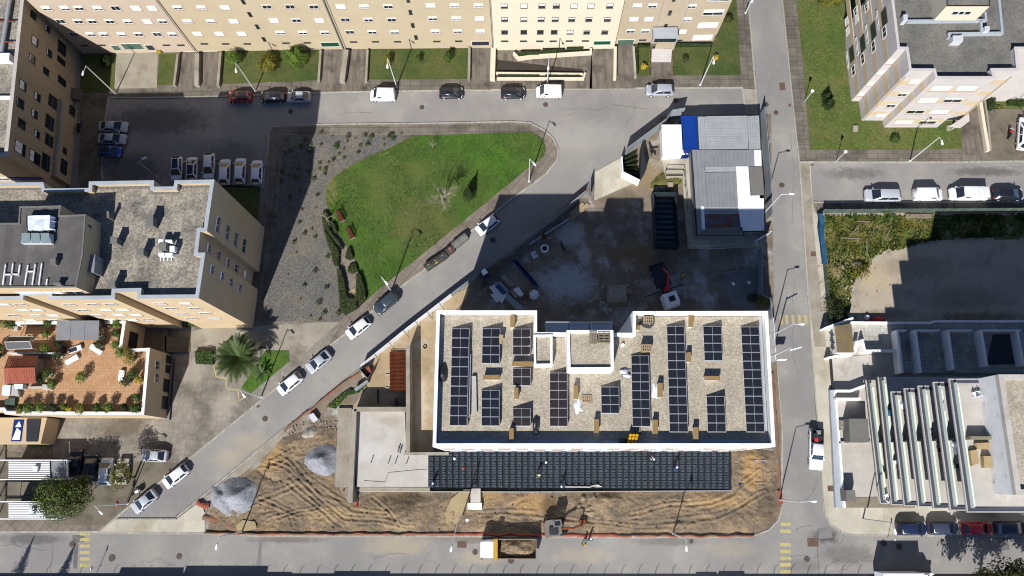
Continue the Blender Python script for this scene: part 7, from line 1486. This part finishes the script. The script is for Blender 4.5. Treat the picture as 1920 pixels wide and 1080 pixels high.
# wet plinth block and weir in the yard
r = thing('concrete_block','raised square of wet broken concrete in the shaded yard','concrete block',at(1157,553,.06)); q = MB(); n = 16; R_ = 1.75
for j in range(n):
    for i in range(n):
        x, y = -1+2*i/(n-1), -1+2*j/(n-1); e = max(abs(x), abs(y)); q.v.append((x*R_*(1+.08*noise.noise((x*3,y*3,2))), y*R_*(1+.08*noise.noise((x*3,y*3,5))), (.75 if e < .86 else 0)+.15*noise.noise((x*4,y*4,1))))
for j in range(n-1):
    for i in range(n-1): q.f.append((j*n+i,j*n+i+1,(j+1)*n+i+1,(j+1)*n+i)); q.m.append(0)
_link('block', mk(q,'block',M['conc']), r)
lump('white_bag', 1375, 532, .1, .3, .3, .35, 'plastic_w', 'small white bag on the shaded slab', 'bag', 41); lump('white_bag', 1405, 530, .1, .28, .28, .35, 'plastic_w', 'small white bundle by the right hoarding of the yard', 'bag', 42); lump('stone', 1196, 530, .06, .35, .3, .25, 'rock', 'pale round stone on the yard floor', 'stone', 43)
lump('broken_slab', 1062, 561, .06, 1.3, .35, .15, 'conc', 'thin broken concrete pieces on the yard floor', 'rubble', 44, rgh=.9, fr=3)
shrub('shrub',1428,568,(1.3,1.0,1.0),700,.2,'leaf_y','yellow green bush inside the right hoarding of the yard',seed=51,z=.06); shrub('shrub',1410,560,(.9,.7,.7),400,.18,'leaf_d','dark bush left of the yellow green one in the yard corner',seed=52,z=.06)
# --- middle west: rebar mesh stack, red tub, barriers
r = wthing('rebar_stack','stack of rusty reinforcement mesh beside the long concrete wall','reinforcement mesh',at(745,696,.1)); Q = px([(730.5,660),(760,661),(760,733),(731,733)], .7)
q = MB(); q.prism(Q, .1, .55); q.build('stack_body', pm('rebar_under', S(110,60,34), S(90,48,28), 1, fine=.2), r); q = MB()
for i in range(15): strip(q, [Q[0].lerp(Q[1],i/14), Q[3].lerp(Q[2],i/14)], .035, .62, .66)
q.build('long_bars', M['rust'], r)['kind'] = 'stuff'; q = MB()
for i in range(30): strip(q, [Q[0].lerp(Q[3],i/29), Q[1].lerp(Q[2],i/29)], .035, .66, .7)
q.build('cross_bars', M['rust'], r)['kind'] = 'stuff'
for a, b_, l in (((722,727),(752,730),'longest pale timber under the mesh stack'),((731,731),(751,733),'lower pale timber under the mesh stack'),((723,702),(731,703),'short pale timber left of the mesh stack')):
    q = MB(); strip(q, px([a,b_],.25), .16, .1, .25); tag(q.build('timber', M['conc_white']), l, 'timber')
r = wthing('grey_hoarding_box','three sided grey panel box holding orange tiles','box',at(690,695,.1)); Pq = px([(674,693),(694,683),(700,691),(689,710)], 1.6)
for a, b_ in ((0,1),(0,3),(3,2)): q = MB(); strip(q, [Pq[a],Pq[b_]], .09, .1, 1.6); q.build('panel', M['metal_d' if a != 0 or b_ != 3 else 'panel_grey'], r)
q = MB(); q.prism(px([(680,691),(692,686),(696,697),(686,703)],.9), .1, .9); tag(q.build('tile_stack', M['orange']), 'stack of orange tiles inside the grey panel box', 'tiles')
q = MB(); strip(q, px([(665,731),(689,714)],1.2), .35, .1, 1.2); tag(q.build('barrier_block', M['panel_grey']), 'pale barrier block at the weeds below the orange tiles', 'barrier')
q = MB(); q.prism(px([(578,779),(587,774),(596,786),(587,792)],.8), .1, .8); tag(q.build('caged_block', M['metal_l']), 'slatted grey block beside the rubble heap', 'block')
fence_line([(729,767),(744,733)][:0] or [(745,747),(745,765)], 1.4, 'metal_d', 'short dark steel sheet standing north of the podium wall', pw=3, name='steel_sheet', cat='steel sheet')
q = MB(); q.tube(at(709,731,.1), at(709,756,.1), .12, n=6); tag(q.build('steel_post', M['metal_d']), 'thin dark post lying above the podium wall', 'post')
r = thing('tyre','black ring on the sand strip west of the solar building','tyre',at(797,650,.1)); q = MB(); 
for i in range(14): a, b_ = i*2*math.pi/14, (i+1)*2*math.pi/14; q.tube((.25*math.cos(a),.25*math.sin(a),.07),(.25*math.cos(b_),.25*math.sin(b_),.07),.07,n=5,caps=False)
_link('ring', mk(q,'ring',M['tyre']), r)
# orange netting, ground level
def net(path, wd, lab, h=.5, m='orange_old', z=.15):
    P = px(path, z); q = MB(); V = []; 
    tot = []
    for a, b_ in zip(P, P[1:]):
        n = max(1, int((b_-a).length/.6))
        for i in range(n): tot.append(a.lerp(b_, i/n))
    tot.append(P[-1]); n = len(tot)
    for i, p in enumerate(tot):
        d = (tot[min(n-1,i+1)]-tot[max(0,i-1)]).normalized(); nn = Vector((-d.y,d.x,0)); w1 = noise.noise((i*.35,1,len(lab)))*.25
        for j in range(4): t = j/3; o = (t-.5)*wd+w1; V.append((p.x+nn.x*o, p.y+nn.y*o, z+max(.02, h*math.sin(math.pi*min(1,t*.8+.1))*(.6+.6*noise.noise((i*.5,j,3))))))
    for i in range(n-1):
        for j in range(3): q.f.append((i*4+j,i*4+j+1,(i+1)*4+j+1,(i+1)*4+j)); q.m.append(0)
    q.v = V; return tag(q.build('safety_net', M[m], smooth=True), lab, 'safety net', 'orange safety nets round the site')
net([(384,999),(480,1001),(700,1001.5),(850,1001)], .35, 'faded orange net along the kerb west of the tipper truck'); net([(850,1001),(1000,1003),(1160,1004)], .4, 'orange net along the kerb behind the tipper truck and excavator', .35, m='orange'); net([(1160,1004.5),(1390,1005),(1413,1003)], .35, 'faded orange net along the kerb right of the excavator')
net([(676,697),(640,722),(600,754),(555,790),(533,808)], .4, 'orange net lying along the diagonal kerb'); net([(1448,700),(1456,800),(1462,900),(1464,950)], .28, 'faded orange net along the east kerb of the site'); net([(370,941),(384,948),(392,949)], .8, 'bright orange net scrap at the left tip of the site', .6, 'orange'); net([(380,970),(410,977),(440,990),(455,998)], .7, 'orange net across the wet corner of the site', .3); net([(1461,920),(1463,945)], .6, 'orange net by the long armed lamp', .6, 'orange')
# gravel heaps
def heap(name, poly, h, lab, seed, ridge=None, m='pile'):
    P = [(p.x, p.y) for p in px(poly, .15)]; xs = [p[0] for p in P]; ys = [p[1] for p in P]; st = .16; idx = {}; q = MB(); nx, ny = int((max(xs)-min(xs))/st)+2, int((max(ys)-min(ys))/st)+2
    for j in range(ny):
        for i in range(nx):
            x, y = min(xs)+i*st, min(ys)+j*st
            if pip(x, y, P):
                e = edged(x, y, P); zz = min(h*(.9+.35*noise.noise((x*.35,y*.35,seed))), e*.72*(1+.25*noise.noise((x*.5,y*.5,seed+3))))
                if ridge:
                    a, b_ = at(*ridge[0]), at(*ridge[1]); d = (b_-a).normalized(); s_ = (Vector((x,y,0))-a).dot(Vector((-d.y,d.x,0))); t_ = (Vector((x,y,0))-a).dot(d)/(b_-a).length
                    if -.1 < t_ < 1.1: zz -= .55*math.exp(-(s_/.7)**2)*min(1, e/1.2)
                idx[i,j] = len(q.v); q.v.append((x, y, .05+max(0,zz)+.05*noise.noise((x*3,y*3,seed))))
    for (i, j), a in idx.items():
        b_, c_, d = idx.get((i+1,j)), idx.get((i+1,j+1)), idx.get((i,j+1))
        if None not in (b_, c_, d): q.f.append((a,b_,c_,d)); q.m.append(0)
    return tag(q.build(name, M[m], smooth=True), lab, 'gravel heap', 'crushed stone heaps')
heap('gravel_heap', [(585,836),(606,828),(625,831),(636,845),(638,865),(632,885),(622,897),(604,897),(584,887),(568,872),(565,855)], 2.0, 'round heap of grey crushed stone beside the podium walkway', 3)
heap('gravel_heap', [(412,905),(434,894),(460,894),(482,900),(487,912),(482,935),(478,950),(464,962),(450,970),(430,975),(410,962),(396,945),(392,928),(395,912)], 2.1, 'larger folded heap of grey crushed stone at the left end of the site', 9, ((410,908),(440,960)))
heap('rubble_heap', [(572,803),(590,796),(600,810),(592,822),(574,828),(560,820)], .6, 'heap of pale broken rubble beside the diagonal kerb', 12, None, 'rubble')['category'] = 'rubble heap'
# broken rocks in the trench
rnd = random.Random(8)
for i, (u, v_) in enumerate(((1113,943),(1106,952),(1118,950),(1124,944),(1127,952),(1101,955),(1110,962),(1130,938),(1120,970),(1100,962),(1093,934),(1085,950),(1128,960),(1113,934))):
    s_ = rnd.uniform(.35,.75); o = lump('rock', u, v_, .3, s_, s_*.8, s_*.7, 'rock', 'broken slab of pale rock in the pile right of the excavator', 'rock', i+60, 8, fl=.3, group='broken rocks beside the excavator', rgh=.7, fr=2)
b_ = random.Random(9)
for (u0, v0, u1, v1, n, m_, lab) in ((545,790,640,820,60,'rubble','scattered white rubble crumbs beside the diagonal kerb'),(1560,480,1700,600,50,'rubble','pale litter and pebbles scattered in the vacant lot'),(1880,410,1918,436,50,'rubble','white rubble crumbs in the shaded corner of the vacant lot'),(480,900,1450,995,150,'rock','small clods scattered over the excavated ground'),(1565,592,1650,603,40,'rubble','rubble crumbs along the north side of the boundary wall'),(1378,850,1400,915,30,'rubble','debris crumbs at the east end of the void formers')):
    q = MB()
    for i in range(n):
        p = at(b_.uniform(u0,u1), b_.uniform(v0,v1), .2); s_ = b_.uniform(.04,.13); q.obox((p.x,p.y), b_.uniform(0,3), s_, s_*.7, .1, .15+s_*.9+(.14 if m_ == 'rock' else 0))
    stuff(tag(q.build('debris', M[m_]), lab, 'debris'))
# things in the trench
r = wthing('wooden_walkway','pale plank bridge with a white plate over the trench','walkway',at(890,936,.4)); q = MB(); q.prism(px([(883,916),(901,916),(901,944),(882,943)],.9), .75, .9, True, True); q.build('plank_deck', M['conc_white'], r); q = MB(); q.prism(px([(877,943),(903,943),(904,956),(877,955)],.9), .3, .95, True, True); q.build('white_plate', M['plastic_w'], r)
q = MB(); p = at(669,940,.5); q.tube(p, at(668,952,.5), .1, n=6); tag(q.build('marker_post', M['red']), 'small red marker lying right of the long concrete wall', 'marker')
q = MB(); 
for a, b_2 in (((1414,863),(1437,863)),((1415,906),(1436,906)),((1415,863),(1415,906)),((1427,864),(1427,906))): q.tube(at(*a,.4), at(*b_2,.4), .035, n=4)
tag(q.build('ground_frame', M['galv']), 'thin rectangular frame lying at the east end of the dig', 'frame')
q = MB(); q.tube(at(1187,1006,.0), at(1187,1006,.0)+Vector((0,0,.4)), .2, n=10); tag(q.build('bucket', M['conc_white']), 'small white bucket in the bottom street by the kerb', 'bucket')
lump('orange_helmet_heap', 869, 878, 1.95, .22, .2, .2, 'orange', 'small orange item with a stick on the void formers', 'tool', 71); lump('white_pot', 852, 860, 1.95, .2, .2, .25, 'plastic_w', 'white pot at the west end of the void formers', 'pot', 72); lump('white_pot', 1024, 867, 1.95, .17, .17, .2, 'plastic_w', 'tiny white pot mid way along the void formers', 'pot', 73); lump('blue_bucket', 1387, 908, .2, .2, .2, .3, 'blue', 'small blue bucket at the east end of the formwork', 'bucket', 74); lump('white_disc', 876, 975, .3, .28, .28, .25, 'plastic_w', 'round white cap on the pale ground left of the truck', 'cap', 75)
hedge([(612,762),(640,738),(655,728),(668,732),(676,722),(690,715),(688,722),(672,738),(652,742),(628,768)], .4, 'weeds growing along the orange net by the diagonal kerb', 'leaf_l', .1, seed=31, cat='weeds')
# vacant lot things
fence_line([(1540,399),(1700,398),(1860,397),(2000,396)], 1.7, 'net_green', 'green mesh fence with slanting stays along the vacant lot', name='mesh_fence', pw=1.9, thick=.03, z0=.13, brace=1.0, post='conc', panel='mesh') 
fence_line([(1543,500),(1549,560),(1554,606)], 1.4, 'net_green', 'sagging green mesh fence at the left side of the vacant lot', name='mesh_fence', pw=2.2, thick=.03, z0=.13, brace=-.8)
q = MB(); Pn = [(1533,402),(1542,400)]; pts = [(1536,400),(1540,420),(1538,440),(1543,470),(1545,495)]; V = px(pts, 1.2); 
for i, p in enumerate(V):
    k = .45+.25*noise.noise((i,2,1)); q.v += [(p.x-k,p.y,1.5),(p.x,p.y,.9+.3*noise.noise((i*2,1,1))),(p.x+k,p.y,1.4)]
for i in range(len(V)-1):
    for j in range(2): q.f.append((i*3+j,i*3+j+1,(i+1)*3+j+1,(i+1)*3+j)); q.m.append(0)
tag(q.build('shade_net', M['net_blue']), 'slumped blue net hanging at the left corner of the vacant lot', 'net')
for a, b_2, l in (((1606,415),(1632,416),'short pale plank near the fence in the weeds'),((1593,443),(1613,420),'slanting pale plank in the weeds'),((1576,446),(1612,447),'long level plank in the weeds'),((1659,450),(1673,422),'slanting plank at the right in the weeds'),((1625,447),(1626,473),'upright lying plank in the weeds'),((1698,403),(1748,403),'upper timber of the pair under the mesh fence'),((1698,407),(1748,407),'lower timber of the pair under the mesh fence')):
    q = MB(); strip(q, px([a,b_2],.4), .14 if 'pair' not in l else .3, .2, .42); tag(q.build('plank', M['wood_old']), l, 'plank', 'planks in the vacant lot')
lump('round_stone', 1605, 497, .2, 1.0, .75, .5, 'rock', 'big pale round stone in the vacant lot weeds', 'stone', 81); shrub('shrub',1607,512,(1.5,1.1,.8),600,.2,'leaf_y','thorny dry bush below the round stone',seed=82,z=.2)
lump('red_heap', 1645, 600, .2, 1.2,.5,.6,'red','red sheet crumpled against the boundary wall','sheet',83,rgh=.6,fr=3); lump('white_heap', 1625, 596, .2, .4,.4,.6,'panel_white','white box beside the crumpled red sheet','box',84,fl=1)
shrub('shrub',1562,590,(1.3,1.6,1.2),700,.2,'leaf_d','dark bush at the corner of the kiosk wall',seed=85,z=.2); shrub('shrub',1552,575,(.9,1.4,.9),500,.18,'leaf_o','dry brown brush along the sagging fence',seed=86,z=.2); shrub('shrub',1660,392+6,(1,.5,.6),200,.18,'leaf','low weeds under the mesh fence',seed=87,z=.2)
# ================================================================= SOUTH-WEST CANOPIES
def canopy(x0, y0, x1, y1, xs, lab, XL=16):
    r = wthing('slatted_canopy', lab, 'canopy', at((x0+x1)/2,(y0+y1)/2,.13)); zz = 2.9; q = MB(); P = px([(x0,y0),(x1,y0),(x1,y1),(x0,y1)], zz); ring(q, P, .12, zz-.3, zz); q.build('white_frame', M['plastic_w'], r)
    F_ = px([(xs,y0+3),(xs+1,y1-3),(max(x0+4,XL),y1-3),(max(x0+4,XL),y0+3)], zz-.1); q = MB(); 
    for i in range(9):
        a, b_2 = F_[3].lerp(F_[2],(i+.5)/9), F_[0].lerp(F_[1],(i+.5)/9); q = MB(); strip(q, [a,b_2], .15, zz-.16, zz-.1); q.build('slat', M['plastic_w'], r)
    q = MB(); q.prism(px([(xs+3,y0+3),(x1-3,y0+3),(x1-3,y1-3),(xs+4,y1-3)],zz-.2), zz-.3, zz-.2); q.build('dark_glass_roof', M['metal_g'], r); q = MB(); q.prism([(p.x,p.y) for p in F_], .2, zz-.35); q.build('under_slat_shade', M['metal_d'], r)  # dark solid under the slats stands in for the shade there
    a = F_[0].lerp(F_[3],.28); q = MB(); q.box(a.x-.35,a.y-1.5,zz-.1,a.x+.3,a.y-.7,zz+.35); q.build('roof_unit', M['film'], r)
    for u, v_ in ((x0+2,y0+2),(x1-2,y0+2),(x1-2,y1-2),(x0+2,y1-2)): q = MB(); p = at(u,v_,zz); q.tube((p.x,p.y,.1),(p.x,p.y,zz-.3),.09,n=6); q.build('post', M['plastic_w'], r)
canopy(-30,862,126,900,93,'upper white slatted canopy at the bottom left'); canopy(-30,940,113,974,84,'lower white slatted canopy under the evergreen tree'); sheet('court_floor', [(-60,835),(125,862),(125,905),(100,940),(90,975),(-60,975)], .15, M['pave_brown'])
r = wthing('bar_frame','thin dark frame between the two white canopies','frame',at(20,920,.2)); q = MB()
for a, b_2 in (((-10,903),(41,903)),((-10,930),(38,930)),((41,903),(38,930)),((15,903),(10,930))): q.tube(at(*a,2.4), at(*b_2,2.4), .05, n=4)
for a in ((41,903),(38,930)): p = at(*a,2.4); q.tube(p,(p.x,p.y,.15),.05,n=4)
q.build('bars', M['metal_d'], r)
# ================================================================= TERRACE FURNITURE
def tb(name, pts, z0, z1, m, lab, cat, group=None):
    q = MB(); q.prism(px(pts, zt+z1), zt+z0, zt+z1, True, True); return tag(q.build(name, M[m]), lab, cat, group)
r = wthing('awning','grey three panel awning over the north side of the terrace','awning',at(145,620,zt)); A4 = px([(107,601),(186,601),(185,637),(104,638)], zt+2.6)
for i in range(3): q = MB(); q.prism([A4[0].lerp(A4[1],(i+.01)/3),A4[0].lerp(A4[1],(i+.99)/3),A4[3].lerp(A4[2],(i+.99)/3),A4[3].lerp(A4[2],(i+.01)/3)], zt+2.52, zt+2.6); q.build('awning_panel', M['slate_ledge'] if 0 else M['awn'] if 'awn' in M else M.setdefault('awn', pm('awning_grey', S(150,154,160), S(142,146,152), 1, fine=.03)), r)
for p in A4: q = MB(); q.tube((p.x,p.y,zt),(p.x,p.y,zt+2.5),.06,n=6); q.build('post', M['metal_d'], r)
r = wthing('pergola','small dark pitched pergola with pale edges on the terrace','pergola',at(38,643,zt)); 
G = px([(16,631),(62,630.5),(59,641),(12.5,642)], zt+2.4); H_ = px([(12.5,642),(59,641),(59.5,653),(12.5,654.5)], zt+2.4); rg = [H_[0].lerp(G[0],.0), H_[1]]
ridge = [Vector((p.x,p.y,zt+2.9)) for p in (H_[0],H_[1])]; lo1 = [Vector((p.x,p.y,zt+2.3)) for p in (G[0],G[1])]; lo2 = [Vector((p.x,p.y,zt+2.3)) for p in (H_[3],H_[2])]
for lo in (lo1, lo2): q = MB(); q.poly([lo[0],lo[1],ridge[1],ridge[0]]); q.poly([ridge[0]-Vector((0,0,.06)),ridge[1]-Vector((0,0,.06)),lo[1]-Vector((0,0,.06)),lo[0]-Vector((0,0,.06))]); q.build('roof_panel', M['metal_d'], r)
q = MB(); 
for a, b_2 in ((lo1[0],lo1[1]),(lo2[0],lo2[1]),(ridge[0],ridge[1]),(lo1[0],ridge[0]),(lo1[1],ridge[1]),(lo2[0],ridge[0]),(lo2[1],ridge[1])): q.tube(a, b_2, .07, n=4)
q.build('edge_trim', M['conc_white'], r)
for p in (*lo1,*lo2): q = MB(); q.tube((p.x,p.y,zt),p,.05,n=5); q.build('post', M['conc_white'], r)
r = wthing('tiled_hut','hut with a terracotta tiled gable roof on the terrace','hut',at(40,695,zt)); E0 = px([(16,667),(73,667),(66,690),(7,690.5)], zt+2.4); 
rz0, rz1 = at(7.5,691,zt+3.2), at(65.5,690,zt+3.2); n0, n1 = at(16,667,zt+2.3), at(73,667,zt+2.3); s0, s1 = at(9,719.5,zt+2.3), at(67,719,zt+2.3)
for lo, m_ in (((n0,n1),'roof_tile_shade'),((s0,s1),'roof_tile')):
    for i in range(18):
        a, b_2, c_, d = lo[0].lerp(lo[1],i/18), lo[0].lerp(lo[1],(i+.9)/18), rz0.lerp(rz1,(i+.9)/18), rz0.lerp(rz1,i/18); q = MB(); u_ = Vector((0,0,.06)); mm = (a+b_2)/2+u_; mr_ = (c_+d)/2+u_; q.poly([a,mm,mr_,d]); q.poly([mm,b_2,c_,mr_]); q.build('tile_row', M[m_], r)
q = MB(); q.tube(rz0, rz1, .12, n=6); q.build('ridge', M['roof_tile'], r); q = MB(); cc = [n0,n1,s1,s0]; _, I_ = inset(cc, .3); q.prism(I_, zt, zt+2.25, True); q.build('wall', M['wood_old'], r)
for k, (u, v_, rz, m_, lab) in enumerate(((143,655,.35,'metal_d','white framed lounger with dark cushion on the terrace'),(137,675,.55,'plastic_w','white lounger with arched back nearest the hut'),(182,656,-.55,'plastic_w','white lounger right of the grey awning'),(229.5,704.5,1.5,'plastic_w','white lounger upright by the east shrubs'))):
    r = thing('sun_lounger', lab, 'sun lounger', at(u, v_, zt), rz, 'sun loungers on the terrace'); s_ = 1.0 if k != 3 else .75
    part(r,'frame','plastic_w',lambda q: (q.box(-1.0*s_,-.38,.25,1.0*s_,-.3,.32), q.box(-1.0*s_,.3,.25,1.0*s_,.38,.32), q.box(-1.0*s_,-.38,.25,-.93*s_,.38,.32), q.box(.93*s_,-.38,.25,1.0*s_,.38,.32)))
    part(r,'bed',m_,lambda q: q.box(-.93*s_,-.3,.28,.35*s_,.3,.34)); part(r,'backrest','plastic_w',lambda q: q.prism([(.35*s_,-.3),(.93*s_,-.3),(.93*s_,.3),(.35*s_,.3)],.34,.5,True,True))
    for x in (-.8,.8):
        for y in (-.33,.33): part(r,'leg','plastic_w',lambda q: q.box(x*s_-.03,y-.03,0,x*s_+.03,y+.03,.25))
for a in (([(5,722),(20,722),(18,741),(3,741)],0,.9,'film','pale box with light lid left of the terrace edge','cabinet'),([(20,722),(30,722),(36,744),(19,741)],0,.7,'conc_white','beige cabinet beside the pale box','cabinet'),([(26,720),(43,720),(42,729),(28,729)],0,1.0,'film','pale blue box under the hut eave','box'),([(52,725),(78,724),(79,727),(53,728)],0,.6,'conc_white','long low white planter below the hut','planter'),([(79,721),(94,720),(95,730),(79,730)],0,.8,'conc_white','white box planter with plants below the hut','planter'),
          ([(5,777-9),(40,769),(40,775),(24,775)],0,.8,'film','flat greenish glass frame in the south west corner of the terrace','frame'),([(9,748),(28,746),(27,760),(9,758)],0,.6,'net_green','dark green cover beside the cabinets','cover'),([(22,611),(33,612),(32,619),(21,618)],0,.7,'conc_white','white box under the bushes at the top of the terrace','box'),([(32,605),(38,605),(38,611),(32,611)],0,.7,'plastic_w','small white pot at the top of the terrace','pot'),([(62,752),(66,752),(66,765),(62,765)],0,.0001,'conc','x','x')):
    if a[5] != 'x': tb('box' if a[5] != 'planter' else 'planter_box', a[0], a[1], a[2], a[3], a[4], a[5])
tb('lattice_screen',[(13,661),(113,661),(113,663),(14,663)],0,1.4,'metal_l','thin pale screen between the pergola and the hut','screen')
tb('lattice_screen',[(109,663),(113,648),(115,648),(112,664)],0,1.3,'metal_d','dark screen at the end of the pale one','screen')
# ================================================================= BOTTOM EDGE
q = MB(); q.prism([at(-200,1082),at(2200,1084),at(2200,1120),at(-200,1120)], 0, .5); tag(q.build('low_wall', M['metal_d']), 'unseen low dark wall added just below the bottom edge for its shadow', 'wall')  # unseen wall, added to cast a shadow strip onto the street
r = wthing('street_railing','dark railing with slanted stays along the bottom edge','railing',at(700,1088,0))
for i in range(52):
    u = 80+i*31.8
    if 1630 < u < 1740: continue
    p = at(u, 1089, 0); q = MB(); q.tube((p.x,p.y,0),(p.x,p.y,1.6),.04,n=4); q.tube((p.x,p.y,1.6),(p.x+.3,p.y+.1,1.9),.035,n=4); q.build('post', M['metal_d'], r)
for u0, u1, h in ((215,333,1.95),(337,490,2.15),(620,724,1.5),(492,540,1.4),(1342,1390,1.5),(1300,1338,1.4)):  # unseen blocks added below the frame, sized to cast shadows on the street
    q = MB(); A_, B_ = at(u0,1094,0), at(u1,1094,0); q.box(A_.x,A_.y-3,0,B_.x,A_.y,h); tag(q.build('unseen_shadow_block', M['metal_g']), 'low unseen block just below the bottom edge near x %s metres' % ('left' if u0 < 300 else 'right') if 0 else {215:'low unseen block added below the bottom edge for the shadow near the gravel heap',337:'longer unseen block added below the bottom edge for the shadow under the gravel heap',620:'small unseen block added below the bottom edge for the shadow left of the tipper truck',492:'narrow unseen block added below the bottom edge for its shadow',1342:'small unseen block added below the bottom edge for the shadow near the yellow crossing',1300:'twin unseen block added below the bottom edge for the shadow near the yellow crossing'}[u0], 'shed')
# nested helper for broken asphalt cracks: thin dark seams
for pts in ([(1535,993),(1533,1040),(1536,1080)],[(1476,1044),(1500,1042),(1510,1040)],[(100,1020),(97,1050),(94,1075)],[(1055,204),(1085,205)],[(1150,196),(1180,200),(1210,204)]):
    q = MB(); strip(q, px(pts,.008), .07, .002, .008); struct(q.build('road_seam', M['asphalt_patch']))
